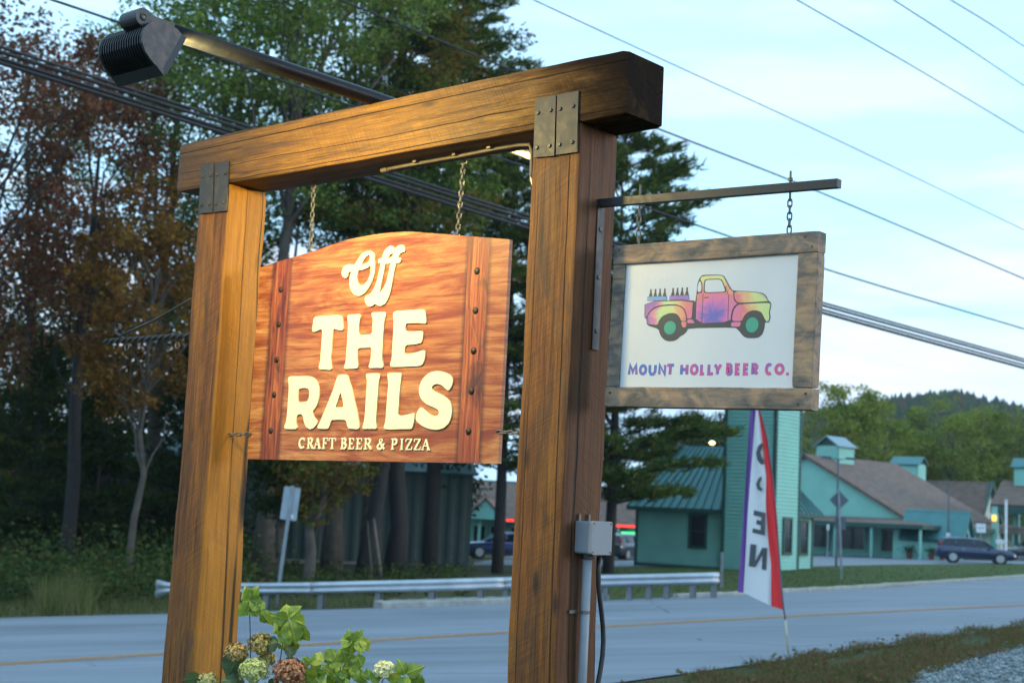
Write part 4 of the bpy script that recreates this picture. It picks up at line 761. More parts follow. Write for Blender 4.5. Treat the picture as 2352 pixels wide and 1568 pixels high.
# ------------------------------------------------------------------ flood light on its pole across the beam
M_lampblk = plain('flood_light_black', (0.008, 0.008, 0.011), 0.38, 0.0, 0.15, 30)
M_lampgrey = plain('flood_light_cap', (0.026, 0.026, 0.031), 0.5, 0.0, 0.12, 30)
M_lens = glow('lit_lens', (1.0, 0.74, 0.36), 22)
M_pole = plain('black_glossy_pole', (0.006, 0.007, 0.011), 0.4, 0.0, 0.2, 25, spec=0.15)
def flood(back):
    lamp = loc_frame('flood_light', 'second flood light on the far end of the pole, behind the grey box post' if back else 'black finned flood light on a long pole reaching over the timber beam', 'flood light', 1.42, 0.12, 0.0)
    def LL(u, v, w): return (u - 1.42, (0.12 - v) if back else (v - 0.12), w)
    prof = [(-1.120, -0.016), (-1.140, -0.002), (-1.176, 0.008), (-1.216, 0.009), (-1.257, -0.001), (-1.288, -0.035), (-1.298, -0.067), (-1.296, -0.098), (-1.279, -0.129), (-1.254, -0.152), (-1.226, -0.172), (-1.2, -0.187)]
    cv, cw = -1.20, -0.085
    def scaled(f): return [(cv + (a - cv) * f, cw + (b - cw) * f) for a, b in prof]
    U0, U1 = 1.235, 1.53
    def lprism(poly, u0, u1): return MB().prism([(a, b) for a, b in poly], lambda v, w, h: LL(u0 + h, v, w), u1 - u0)
    lprism(scaled(0.86), U0 + 0.004, U1 - 0.004).build('housing', M_lampblk, lamp)
    lprism(prof, U1 - 0.010, U1).build('end_cap', M_lampgrey, lamp); lprism(prof, U0, U0 + 0.010).build('end_cap', M_lampgrey, lamp)
    for k in range(17):
        u = U0 + 0.018 + k * (U1 - U0 - 0.036) / 16
        lprism(scaled(0.985), u - 0.0022, u + 0.0022).build('fin', M_lampblk, lamp)
    A = Vector((-1.120, -0.016)); B = Vector((-1.2, -0.187)); dn = Vector((0.92, -0.385)).normalized(); fl = 0.022
    mb = MB()
    ring = [(U0, A), (U1, A), (U1, B), (U0, B)]
    vs = [LL(u, p.x, p.y) for u, p in ring] + [LL(u + (0.006 if u > 1.4 else -0.006), (p + dn * fl).x + (0.0), (p + dn * fl).y) for u, p in ring]
    vs += [LL(u * 0.985 + 1.385 * 0.015, p.x, p.y) for u, p in [(U0, A.lerp(B, 0.03)), (U1, A.lerp(B, 0.03)), (U1, A.lerp(B, 0.97)), (U0, A.lerp(B, 0.97))]] + [LL(u * 0.985 + 1.385 * 0.015, (p + dn * fl).x, (p + dn * fl).y) for u, p in [(U0, A.lerp(B, 0.03)), (U1, A.lerp(B, 0.03)), (U1, A.lerp(B, 0.97)), (U0, A.lerp(B, 0.97))]]
    fs = []
    for k in range(4):
        l = (k + 1) % 4; fs += [(k, l, 4 + l, 4 + k), (8 + k, 12 + k, 12 + l, 8 + l), (4 + k, 4 + l, 12 + l, 12 + k)]
    mb.add(vs, fs).build('hood', M_lampgrey, lamp)
    # heavy lower lip
    lp_ = [(-1.229, -0.169), (-1.19, -0.200), (-1.178, -0.196), (-1.205, -0.168)]
    lprism(lp_, U0 - 0.002, U1 + 0.002).build('lip', M_lampgrey, lamp)
    a2, b2 = A.lerp(B, 0.07) - dn * 0.004, A.lerp(B, 0.93) - dn * 0.004
    MB().add([LL(U0 + 0.02, a2.x, a2.y), LL(U1 - 0.02, a2.x, a2.y), LL(U1 - 0.02, b2.x, b2.y), LL(U0 + 0.02, b2.x, b2.y)], [(0, 1, 2, 3)]).build('lens', M_lens, lamp)
    mb = MB(); mb.cyl(LL(1.365, -1.262, 0.022), LL(1.475, -1.262, 0.022), 0.036, 20); mb.box(LL(1.42, -1.235, 0.002), (0.085, 0.06, 0.05))
    mb.build('knuckle', M_lampgrey, lamp)
    MB().lathe([(0.016, 0), (0.016, 0.004), (0.010, 0.006), (0.006, 0.003)], 12, LL(1.475, -1.262, 0.022), Matrix.Rotation(math.pi / 2, 3, 'Y')).build('bolt', M_bolt, lamp)
    mb = MB(); mb.bar(LL(1.42, -1.24, 0.026), LL(1.42, -1.10, 0.022), 0.062, 0.05); mb.build('pole_clamp', M_lampgrey, lamp)
    if not back: MB().tube([LL(1.42, -1.12, 0.022), LL(1.42, -0.5, 0.027), LL(1.42, 0.0, 0.031), LL(1.42, 0.7, 0.026), LL(1.42, 1.37, 0.022)], 0.034, 18).build('pole', M_pole, lamp, True)
    if not back: mb = MB(); mb.box(LL(1.42, 0.12, 0.004), (0.11, 0.10, 0.010)); mb.build('saddle', M_lampblk, lamp)
    la = bpy.data.lights.new('flood_light_glow', 'AREA'); la.shape = 'RECTANGLE'; la.size = 0.24; la.size_y = 0.15; la.energy = 15 if back else 26; la.color = (1.0, 0.75, 0.24)
    la.spread = math.radians(165)
    lo = bpy.data.objects.new('flood_light_glow', la); COL.objects.link(lo)
    mc = (A + B) / 2 + dn * 0.004
    P = F3(1.385, 0.24 - mc.x if back else mc.x, mc.y); D = (FV * (-dn.x if back else dn.x) + FW * dn.y).normalized()
    Zl = -D; Xl = FU; Yl = Zl.cross(Xl)
    lo.matrix_world = Matrix(((Xl.x, Yl.x, Zl.x, P.x), (Xl.y, Yl.y, Zl.y, P.y), (Xl.z, Yl.z, Zl.z, P.z), (0, 0, 0, 1)))

flood(False); flood(True)

# ------------------------------------------------------------------ bracket arm with the framed sign
AV = 0.147
brk = loc_frame('sign_bracket', 'black square steel arm with a flat plate bolted to the post', 'bracket', UR + TW, AV, -1.15)
def KL(u, v, w): return (u - UR - TW, v - AV, w + 1.15)
ue = UR + TW + 0.002
mb = MB(); mb.prism([(-0.022, -1.15), (0.022, -1.15), (0.022, -0.545), (-0.022, -0.545)], lambda a, b, h: KL(ue + h, AV + a, b), 0.007); mb.build('plate', M_black, brk)
MB().bar(KL(ue + 0.006, AV, -0.559), KL(3.707, AV, -0.598), 0.031, 0.031).build('arm', M_black, brk)
for w in (-0.665, -0.86, -1.075):
    MB().lathe([(0.010, 0), (0.009, 0.004), (0.004, 0.005)], 10, KL(ue + 0.007, AV, w), Matrix.Rotation(math.pi / 2, 3, 'Y')).build('bolt', M_bolt, brk)
DR = 0.0250025
mroot = empty('framed_sign', F3(3.17482, 0.137, -1.06913), FROT @ Matrix.Rotation(DR, 3, 'Y'), 'white truck sign in a weathered plank frame hanging from the black arm', 'sign')
def weathered():
    t = NT('weathered_plank'); p = t.tc(); q = t.mapping(p, (2.0, 30, 30)); q2 = t.mapping(p, (30, 30, 2.0))
    g = t.noise(q, 1.0, 5, 0.7, 0.3); patch = t.noise(t.mapping(p, (5, 5, 9)), 1.6, 6, 0.65, 0.6)
    col = t.ramp(patch, [(0.34, (0.10, 0.09, 0.08)), (0.46, (0.19, 0.155, 0.13)), (0.56, (0.33, 0.22, 0.15)), (0.70, (0.47, 0.30, 0.16))])
    col = t.mix(t.ramp(g, [(0.3, 0.65), (0.5, 0.0)]), col, (0.06, 0.048, 0.042))
    t.color(col); t.rough(0.82); t.bump(g, 0.4, 0.004); return t.m
M_wea = weathered()
def plank(name, x0, x1, z0, z1, y0, y1, along, seed):
    L = (x1 - x0) if along == 'x' else (z1 - z0); s2 = (z1 - z0) if along == 'x' else (x1 - x0)
    vs, fs = timber(L, y1 - y0, s2, 0.0022, 0.003, 46, 0.0012); mb = MB()
    if along == 'x': mb.add([(x0 + a, y0 + b, z0 + c) for a, b, c in vs], fs)
    else: mb.add([(x0 + c, y0 + b, z0 + a) for a, b, c in vs], [f[::-1] for f in fs])
    return mb.build(name, M_wea, mroot, False)
plank('frame_board', -0.453, 0.453, 0.243, 0.320, 0.0, 0.055, 'x', 1); plank('frame_board', -0.455, 0.455, -0.320, -0.240, 0.001, 0.055, 'x', 2)
plank('frame_board', -0.4525, -0.397, -0.2385, 0.2415, 0.002, 0.054, 'z', 3); plank('frame_board', 0.371, 0.4525, -0.2385, 0.2415, 0.002, 0.054, 'z', 4)
for x, z in ((-0.425, 0.30), (0.43, 0.262), (0.40, 0.30), (0.43, -0.262), (0.40, -0.30), (-0.43, -0.265)):
    MB().lathe([(0.005, 0), (0.004, 0.002)], 8, (x, -0.001, z), RX).build('screw', M_bolt, mroot)
M_panel = plain('white_panel', (0.62, 0.63, 0.65), 0.32, 0, 0.04, 3)
pm = MB(); pm.box((-0.0135, 0.020, 0.0), (0.79, 0.012, 0.50)); pan = pm.build('panel', M_panel, mroot)
PF = 0.0138
def onp(o): return lambda x, z, h: (x, PF - o - h, z)
def tiedye(name, spread):
    t = NT(name); p = t.tc(); v = t.mapping(p, (1, 1, 1), (0, 0, 0), (-0.022, 0, -0.026)); X = t.xyz(v)
    ang = t.math('ARCTAN2', X[2], X[0]); r = t.math('SQRT', t.math('ADD', t.math('MULTIPLY', X[0], X[0]), t.math('MULTIPLY', t.math('MULTIPLY', X[2], X[2]), 1.9)))
    cb = t.n.new('ShaderNodeCombineXYZ'); t.l.new(ang, cb.inputs[0]); t.l.new(t.math('MULTIPLY', r, 3.0), cb.inputs[1])
    n = t.noise(cb.outputs[0], 4.5, 4, 0.6); n2 = t.noise(p, 22, 3)
    e = t.math('ADD', t.math('ADD', r, t.math('MULTIPLY', t.math('SUBTRACT', n, 0.5), 0.11)), t.math('MULTIPLY', t.math('SUBTRACT', n2, 0.5), 0.07))
    if spread: e = t.math('ADD', t.math('MULTIPLY', X[0], 0.26), t.math('ADD', t.math('MULTIPLY', t.math('SUBTRACT', n2, 0.5), 0.62), 0.14))
    if spread: c = t.ramp(e, [(0.0, (0.05, 0.19, 0.50)), (0.09, (0.12, 0.14, 0.44)), (0.15, (0.42, 0.09, 0.34)), (0.22, (0.62, 0.10, 0.26))])
    else: c = t.ramp(e, [(0.02, (0.14, 0.13, 0.45)), (0.055, (0.45, 0.15, 0.42)), (0.09, (0.70, 0.18, 0.36)), (0.135, (0.72, 0.19, 0.20)), (0.165, (0.74, 0.42, 0.20)), (0.20, (0.66, 0.64, 0.26)), (0.235, (0.52, 0.66, 0.28)), (0.27, (0.70, 0.24, 0.34)), (0.30, (0.32, 0.14, 0.42))])
    t.color(c); t.rough(0.35); return t.m
M_tie = tiedye('tie_dye_print', False); M_tietext = tiedye('tie_dye_lettering', True)
M_ink = plain('black_print', (0.045, 0.05, 0.055), 0.4, 0, 0.1); M_hub = plain('green_print', (0.04, 0.33, 0.22), 0.4, 0, 0.1)
M_crate = plain('blue_print', (0.16, 0.32, 0.62), 0.4, 0, 0.15); M_crate2 = plain('violet_print', (0.36, 0.20, 0.55), 0.4, 0, 0.4, 9); M_brown = plain('brown_print', (0.06, 0.05, 0.04), 0.4)
mb = MB(); mb.prism(rounded(TRUCK['sil']), onp(0.0), 0.0006)
for c_, rx, ry in (((-0.1716, -0.0134), 0.054, 0.052), ((0.191, -0.0114), 0.054, 0.0505)): pass
truck = mb.build('truck_print', M_ink, mroot); truck['label'] = 'printed tie dye pickup truck carrying beer crates'
mb = MB()
for k in ('bed', 'rear_fender', 'flap', 'step', 'hood', 'front_fender', 'sill'): mb.prism(rounded(TRUCK[k]), onp(0.0006), 0.0005)
mb.prism(rounded(TRUCK['cab']), onp(0.0006), 0.0005)
mb.build('body_colour', M_tie, truck)
mb = MB(); mb.prism(rounded([( (x - 0.021) * 1.12 + 0.021, (z - 0.14) * 1.14 + 0.14) for x, z in TRUCK['window']]), onp(0.0011), 0.0003); mb.prism(rounded([((x + 0.048) * 1.12 - 0.048, (z - 0.14) * 1.10 + 0.14) for x, z in TRUCK['quarter']]), onp(0.0006), 0.0004)
for k, w in (('line_a', 0.0022), ('line_b', 0.0022), ('handle', 0.0035)):
    a, b = ribbon(TRUCK[k], w); mb.prism(a + b[::-1], onp(0.0011), 0.0003)
mb.build('ink_line', M_ink, truck)
mb = MB(); mb.prism(rounded(TRUCK['window']), onp(0.0014), 0.0003); mb.prism(rounded(TRUCK['quarter']), onp(0.0010), 0.0004); mb.build('window', M_panel, truck)
for c_, rx, ry in (((-0.1722, -0.0134), 0.0275, 0.0258), ((0.1905, -0.0114), 0.0268, 0.0280)):
    MB().prism(ell(c_[0], c_[1], rx, ry, 0, 360, 22), onp(0.0006), 0.0005).build('hub', M_hub, truck)
for k, m in (('crate_a', M_crate), ('crate_b', M_crate2)):
    P4 = TRUCK[k]; cx = sum(p[0] for p in P4) / 4; cz = sum(p[1] for p in P4) / 4
    b = MB(); b.prism([(cx + (x - cx) * 1.03, cz + (z - cz) * 1.18) for x, z in P4], onp(0.0), 0.0004); b.build('crate_outline', M_ink, truck)
    MB().prism(P4, onp(0.0004), 0.0004).build('crate', m, truck)
for x in (-0.2715, -0.2500, -0.2283, -0.2065, -0.1680, -0.1475, -0.1260, -0.1040):
    z = 0.1125
    MB().prism([(x - 0.0075, z - 0.002), (x + 0.0075, z - 0.002), (x + 0.0062, z + 0.006), (x + 0.0032, z + 0.013), (x + 0.0026, z + 0.027), (x - 0.0030, z + 0.027), (x - 0.0036, z + 0.013), (x - 0.0066, z + 0.006)], onp(0.0004), 0.0005).build('bottle', M_brown, truck)
for ch, (x0, z0), (x1, z1) in MH_TEXT:
    W = x1 - x0; z0 = -0.1968; H = 0.0465; sw = 0.0122; mb = MB(); S = SANS[ch]
    if ch == 'O':
        a, b = ribbon([(x0 + sw * 0.3 + x * (W - sw * 0.6), z0 + sw / 2 + y * (H - sw)) for x, y in S[1]], sw, True)
        ar = sum(p[0] * q[1] - q[0] * p[1] for p, q in zip(a, a[1:] + a[:1])); br_ = sum(p[0] * q[1] - q[0] * p[1] for p, q in zip(b, b[1:] + b[:1]))
        o_, i_ = (a, b) if abs(ar) > abs(br_) else (b, a)
        mb.prism(o_, onp(0.0), 0.0006, [i_])
    else:
        for i, st in enumerate(S):
            pts = [(x0 + sw * 0.35 + x * (W - sw * 0.7), z0 + sw * 0.42 + y * (H - sw * 0.84)) for x, y in st]
            if ch == '.': pts = [(x0, z0 + 0.006), (x1, z0 + 0.006)]
            a, b = ribbon(pts, sw if ch != '.' else 0.0105); mb.prism(a + b[::-1], onp(0.0), 0.0006 + 0.0002 * i)
    mb.build('letter', M_tietext, mroot)
for (x, yt, y0, y1, lab) in ((1469, 425, 476, 552, 'short chain holding the framed sign at the end by the post'), (1815, 393, 437, 527, 'short chain holding the framed sign at the open end of the arm')):
    t = hV(x, y0, AV); b = hV(x - 2, y1, AV); top = F3(t.x, AV, t.z - 0.012); bot = F3(t.x, AV, b.z - 0.012)
    c = chain('hanging_chain', top, bot, lab)
    r0 = hV(x, yt, AV); m = MB(); m.cyl(F3(t.x, AV, r0.z), top + Vector((0, 0, 0.0)), 0.0042, 8); m.cyl(F3(t.x, AV, t.z + 0.033), F3(t.x, AV, t.z + 0.046), 0.009, 6)
    m.build('threaded_rod', M_chain, c, False, True)

# ------------------------------------------------------------------ twisted iron scroll bracket
sv = 0.12
scb = loc_frame('iron_scroll_bracket', 'twisted black iron bracket with a scroll end sticking out from the post', 'bracket', UL, sv, -1.0)
def SL(p): return Vector((p.x - UL, p.y - sv, p.z + 1.0))
e0 = SL(hV(432, 771, sv)); e1 = SL(hV(242, 784, sv)); e0 = e0 + (e0 - e1).normalized() * 0.06
mb = MB(); n = 90; vs = []
tt = (e1 - e0).normalized(); xx = tt.cross(Vector((0, 0, 1))).normalized(); zz = xx.cross(tt)
for i in range(n + 1):
    c = e0.lerp(e1, i / n); a = i / n * math.pi * 2 * 3.6; h = 0.0135 if i < n - 3 else 0.011
    for k in range(4):
        b = a + k * math.pi / 2; vs.append(c + (xx * math.cos(b) + zz * math.sin(b)) * h * 1.2)
fs = [(i * 4 + k, i * 4 + (k + 1) % 4, (i + 1) * 4 + (k + 1) % 4, (i + 1) * 4 + k) for i in range(n) for k in range(4)] + [(3, 2, 1, 0), tuple(n * 4 + k for k in range(4))]
mb.add(vs, fs).build('twisted_bar', M_black, scb)
s0 = SL(hV(284, 778, sv)); sp = []
cen = SL(hV(272, 754, sv))
for k in range(26):
    a = math.radians(-75 - k * 15); r = 0.030 * (1 - k * 0.022); sp.append(cen + Vector((0.75 * r * math.cos(a), 0, r * math.sin(a))))
mb = MB(); P = [s0 + Vector((0.01, 0, 0))] + sp; vs = []
for p in P:
    vs += [p + Vector((0, -0.010, 0)), p + Vector((0, 0.010, 0))]
fs = [(2 * i, 2 * i + 1, 2 * i + 3, 2 * i + 2) for i in range(len(P) - 1)]
mb.add(vs, fs); so = mb.build('scroll', M_black, scb, True); md = so.modifiers.new('thick', 'SOLIDIFY'); md.thickness = 0.005
MB().tube([SL(hV(274, 772, sv)), SL(hV(360, 733, sv)), SL(hV(440, 685, sv))], 0.0065, 8).build('brace', M_black, scb, True)
for x, y in ((291, 797), (407, 793)):
    c = SL(hV(x, y, sv)); MB().tube([c + Vector((0.012 * math.cos(a * 0.5236), 0.004 * math.cos(a * 0.5236), 0.016 * math.sin(a * 0.5236))) for a in range(12)], 0.0028, 6, closed=True).build('ring', M_chain, scb, True)

# ------------------------------------------------------------------ junction box, conduit and cable
jb = loc_frame('junction_box', 'grey electrical box with conduit and black cable on the side of the post', 'electrical box', UR + TW, 0.14, -1.95)
def JL(u, v, w): return (u - UR - TW, v - 0.14, w + 1.95)
M_jbox = plain('grey_box', (0.20, 0.21, 0.235), 0.5, 0, 0.06, 10); M_jcov = plain('grey_box_cover', (0.21, 0.225, 0.255), 0.5, 0, 0.06, 10)
M_pvc = plain('grey_pvc', (0.21, 0.23, 0.26), 0.45, 0, 0.12, 12)
uj = UR + TW + 0.001
def rbox(mb, c, d, r, axis):                                   # box with rounded vertical corners along axis u
    pts = []
    for sx, sz, a0 in ((1, 1, 0), (-1, 1, 90), (-1, -1, 180), (1, -1, 270)):
        for k in range(4):
            a = math.radians(a0 + k * 30); pts.append((sx * (d[1] / 2 - r) + r * math.cos(a), sz * (d[2] / 2 - r) + r * math.sin(a)))
    mb.prism(pts, lambda y, z, h: (c[0] - d[0] / 2 + h, c[1] + y, c[2] + z), d[0])
mb = MB(); rbox(mb, JL(uj + 0.0325, 0.138, -1.886), (0.064, 0.122, 0.125), 0.008, 'u'); mb.build('box', M_jbox, jb)
mb = MB(); rbox(mb, JL(uj + 0.075, 0.138, -1.886), (0.021, 0.126, 0.129), 0.009, 'u'); cov = mb.build('cover', M_jcov, jb)
for a, b in ((-1, -1), (-1, 1), (1, -1), (1, 1)):
    MB().lathe([(0.0045, 0), (0.004, 0.002), (0.001, 0.0025)], 8, JL(uj + 0.0855, 0.138 + a * 0.054, -1.886 + b * 0.055), Matrix.Rotation(math.pi / 2, 3, 'Y')).build('screw', M_chain, cov)
for v in (0.095, 0.155):
    mb = MB(); mb.box(JL(uj + 0.004, v, -1.812), (0.006, 0.012, 0.03)); mb.build('mounting_lug', M_chain, jb)
gw = gz(F3(UR + TW, 0, 0).x, F3(UR + TW, 0, 0).y) - FT.z - 0.05
MB().tube([JL(uj + 0.032, 0.12, -1.945), JL(uj + 0.03, 0.12, -2.4), JL(uj + 0.03, 0.12, gw)], 0.0185, 14).build('conduit', M_pvc, jb, True)
MB().lathe([(0.0245, -0.022), (0.0245, 0.0)], 8, JL(uj + 0.032, 0.12, -1.948)).build('lock_nut', M_black, jb)
wst = hU(1336, 1403, UR + TW).z
mb = MB(); mb.lathe([(0.021, -0.006), (0.021, 0.006)], 14, JL(uj + 0.030, 0.12, wst)); mb.box(JL(uj + 0.004, 0.08, wst), (0.005, 0.05, 0.013)); mb.build('strap', M_chain, jb)
cpts = [hU(x, y, UR + TW + 0.05) for x, y in ((1376, 1277), (1371, 1310), (1372, 1345), (1382, 1400), (1388, 1450), (1388, 1500), (1380, 1540), (1370, 1575), (1364, 1620))]
cpts = [JL(p.x, p.y, p.z) for p in cpts] + [JL(uj + 0.04, 0.20, gw)]
cs = smooth_pts(cpts, 30, 3)
MB().tube(cs, 0.0095, 10).build('cable', M_black, jb, True)

# ------------------------------------------------------------------ buildings across the road
def mint(name, col): return plain(name, col, 0.7, 0, 0.10, 0.8)
M_mint = mint('mint_clapboard', (0.22, 0.48, 0.41)); M_mint_l = mint('pale_mint_siding', (0.24, 0.52, 0.44)); M_teal = mint('dark_green_trim', (0.025, 0.075, 0.062))
M_troof = plain('teal_metal_roof', (0.055, 0.17, 0.17), 0.42, 0.3, 0.18, 0.9); M_troof_l = plain('pale_metal_roof', (0.20, 0.28, 0.31), 0.4, 0.4, 0.15, 0.9)
def shingles():
    t = NT('brown_shingles'); p = t.tc(); n = t.noise(p, 2.2, 5); w = t.wave(t.mapping(p, (1, 1, 1)), 3.2, 1.0, 2, 2, 'Z', 'SAW')
    c = t.ramp(n, [(0.3, (0.125, 0.076, 0.058)), (0.7, (0.20, 0.13, 0.10))]); t.color(t.mix(t.ramp(w, [(0.0, 0.45), (0.25, 0.0)]), c, (0.05, 0.036, 0.034))); t.rough(0.9); t.bump(w, 0.5, 0.03); return t.m
M_shing = shingles()
M_glass = NT('dark_shop_glass'); M_glass.color((0.016, 0.020, 0.024)).rough(0.12); M_glass = M_glass.m
M_lit = glow('lit_shop_window', (1.0, 0.72, 0.42), 0.35)
def corrug():
    t = NT('green_metal_siding'); n = t.noise(t.tc(), 0.5, 4); t.color(t.ramp(n, [(0.3, (0.05, 0.08, 0.075)), (0.7, (0.075, 0.115, 0.105))])); t.rough(0.5); t.set('Metallic', 0.15); return t.m
M_corr = corrug()

def clap(mb, A, B, z0, z1, n, pitch=0.19, holes=()):
    """lap siding between ground points A, B (x, y): each board a tilted face with a lip; n is the outward normal"""
    A, B, n = Vector((*A, 0)), Vector((*B, 0)), Vector((*n, 0)); k = max(1, round((z1 - z0) / pitch)); h = (z1 - z0) / k
    for i in range(k):
        a = z0 + i * h; b = a + h
        vs = [A + n * 0.05 + Vector((0, 0, a)), B + n * 0.05 + Vector((0, 0, a)), B + n * 0.006 + Vector((0, 0, b)), A + n * 0.006 + Vector((0, 0, b)), A + Vector((0, 0, a)), B + Vector((0, 0, a))]
        mb.add(vs, [(0, 1, 2, 3), (4, 5, 1, 0)])
    return mb
def slab(mb, P, th, mi=0):
    """flat face P (3 or 4 corners) with thickness th downwards along its normal"""
    P = [Vector(p) for p in P]; n = (P[1] - P[0]).cross(P[2] - P[0]).normalized()
    if n.z < 0: P = P[::-1]; n = -n
    m = len(P); vs = P + [p - n * th for p in P]
    fs = [tuple(range(m)), tuple(range(2 * m - 1, m - 1, -1))] + [(i, i + m, (i + 1) % m + m, (i + 1) % m) for i in range(m)]
    return mb.add(vs, fs, mi)
def seams(mb, a0, a1, b0, b1, n, h=0.06, w=0.05):
    """standing seams from the eave a0-a1 up to the ridge b0-b1"""
    a0, a1, b0, b1 = map(Vector, (a0, a1, b0, b1))
    for i in range(n + 1):
        p, q = a0.lerp(a1, i / n), b0.lerp(b1, i / n)
        nn = (a1 - a0).cross(b0 - a0).normalized(); nn = nn if nn.z > 0 else -nn
        if (q - p).length > 0.1: mb.bar(p + nn * h / 2, q + nn * h / 2, w, h, nn)
    return mb
def window(par, c, n, w, h, mat=None, trim=None, cross=True):
    """window in wall: c centre at wall, n outward (x, y); frame, pane, sill"""
    c = Vector(c); n = Vector((*n, 0)).normalized(); t = Vector((-n.y, n.x, 0)); R = Matrix((t, n, Vector((0, 0, 1)))).transposed()
    fr = MB()
    for dx, dz, sx, sz in ((0, h / 2 + 0.05, w + 0.24, 0.13), (0, -h / 2 - 0.05, w + 0.24, 0.13), (w / 2 + 0.05, 0, 0.13, h), (-w / 2 - 0.05, 0, 0.13, h)):
        fr.box(c + R @ Vector((dx, 0.075, dz)), (sx, 0.07, sz), R)
    if cross: fr.box(c + R @ Vector((0, 0.080, 0)), (w, 0.03, 0.05), R)
    f = fr.build('window', trim or M_teal, par)
    MB().box(c + R @ Vector((0, 0.058, 0)), (w, 0.02, h), R).build('pane', mat or M_glass, f)
    return f

# --- tower house
Y26 = -math.radians(36.5); tc0 = on_ground(1790, 1310) + Vector((-0.55, 0.1, 0))
th = empty('tower_house', tc0, yaw(Y26), 'mint clapboard house with a square tower and teal metal roof', 'house')
HL, HD, HH, TWR, TH_, TO = 7.7, 5.0, 2.95, 2.32, 11.2, 0.46
mb = MB(); clap(mb, (-HL, 0), (-TWR, 0), -0.7, HH, (0, -1)); clap(mb, (-HL, HD), (-HL, 0), -0.7, HH, (-1, 0)); mb.build('wall', M_mint, th); mb = MB(); clap(mb, (0.0, TWR), (0.0, HD), -0.7, HH, (1, 0)); mb.build('wall', M_mint, th)
mb = MB(); clap(mb, (-TWR, -TO), (TO, -TO), -0.7, TH_, (0, -1)); clap(mb, (TO, -TO), (TO, TWR), -0.7, TH_, (1, 0)); clap(mb, (-TWR, TWR), (-TWR, -TO), -0.7, TH_, (-1, 0)); clap(mb, (TO, TWR), (-TWR, TWR), -0.7, TH_, (0, 1)); mb.build('tower_wall', M_mint, th)
mb = MB()
for x, y in ((-TWR, -TO), (TO, -TO), (TO, TWR)): mb.box((x, y, TH_ / 2 - 0.3), (0.17, 0.17, TH_ + 0.6))
for x, y in ((-HL, -0.0), (0.015, HD)): mb.box((x, y, HH / 2 - 0.35), (0.15, 0.15, HH + 0.68))
mb.box((-HL / 2, -0.03, -0.28), (HL, 0.09, 0.5)); mb.box((0.04, HD / 2, -0.30), (0.09, HD, 0.46)); mb.build('corner_trim', M_teal, th)
ov = 0.42; ev = HH - 0.05; rz = ev + 3.35
e = [(-HL - ov, -ov, ev), (ov, -ov, ev), (ov, HD + ov, ev), (-HL - ov, HD + ov, ev)]; r1, r2 = (-HL + 1.4, HD / 2, rz), (-1.9, HD / 2, rz)
mb = MB(); slab(mb, [e[0], e[1], r2, r1], 0.12); slab(mb, [e[1], e[2], r2], 0.12); slab(mb, [e[2], e[3], r1, r2], 0.12); slab(mb, [e[3], e[0], r1], 0.12)
seams(mb, e[0], e[1], r1, r2, 17); seams(mb, e[1], e[2], r2, r2, 12); seams(mb, e[3], e[0], r1, r1, 10)
mb.build('roof', M_troof, th)
mb = MB(); mb.box((-HL / 2, -ov - 0.02, ev - 0.10), (HL + 2 * ov, 0.05, 0.2)); mb.box((ov + 0.02, HD / 2, ev - 0.10), (0.05, HD + 2 * ov, 0.2)); mb.build('fascia', M_teal, th)
mb = MB(); a = TH_; t2 = (-TWR / 2, TWR / 2, a + 1.5); q = [(-TWR - .3, -.3, a), (.3, -.3, a), (.3, TWR + .3, a), (-TWR - .3, TWR + .3, a)]
for i in range(4): slab(mb, [q[i], q[(i + 1) % 4], t2], 0.1)
mb.build('tower_roof', M_troof, th)
window(th, (-4.0, -0.0, 1.75), (0, -1), 0.85, 1.55); window(th, (TO + 0.01, 1.0, 1.72), (1, 0), 0.8, 1.65); window(th, (0.01, 3.9, 1.66), (1, 0), 0.8, 1.6)
MB().box((-3.9, 0.03, 1.95), (0.3, 0.05, 0.30)).build('lit_lamp', M_lit, th)

# --- big shop with brown roof
Y48 = -math.radians(48); E0 = at(2082, 1189, 102); gb = gz(E0.x, E0.y)
shop = empty('brown_roof_shop', (E0.x, E0.y, gb), yaw(Y48), 'shop with a long brown shingle roof, pale mint gable and porch', 'shop')
zE = E0.z - gb; zR = zE + 4.34; SX, SL_ = 8.63, 11.8      # gable half width, ridge length; x runs right along the gable, y away
mb = MB(); mb.prism([(-2 * SX, -0.5), (0, -0.5), (0, zE), (-SX, zR), (-2 * SX, zE)], lambda x, z, h: (x, 0.16 - h, z), 0.16); mb.build('gable_wall', M_mint_l, shop)
mb = MB(); mb.prism([(0, -0.5), (SL_, -0.5), (SL_, zE), (0, zE)], lambda y, z, h: (-0.16 + h, y, z), 0.15); mb.build('side_wall', M_mint, shop)
mb = MB(); slab(mb, [(-SX, -0.35, zR + .12), (-SX, SL_, zR + .12), (0.2, SL_, zE + 0.02), (0.2, -0.35, zE + 0.02)], 0.2); slab(mb, [(-SX, -0.35, zR + .12), (-SX, SL_, zR + .12), (-2 * SX - 0.2, SL_, zE), (-2 * SX - 0.2, -0.35, zE)], 0.2)
mb.build('roof', M_shing, shop)
PD = 3.3; zp = 2.3
mb = MB(); slab(mb, [(-2 * SX, 0.05, zE - 0.05), (0.1, 0.05, zE - 0.05), (PD, -PD, zp), (-2 * SX, -PD, zp)], 0.14); slab(mb, [(0.1, 0.05, zE - 0.05), (0.1, SL_ + 2, zE - 0.05), (PD, SL_ + 2, zp), (PD, -PD, zp)], 0.14)
mb.build('porch_roof', M_shing, shop)
mb = MB(); mb.box((-SX + PD / 2, -PD, zp - 0.16), (2 * SX + PD, 0.1, 0.26)); mb.box((PD, SL_ / 2 - PD / 2, zp - 0.16), (0.1, SL_ + PD, 0.26)); mb.build('fascia', M_teal, shop)
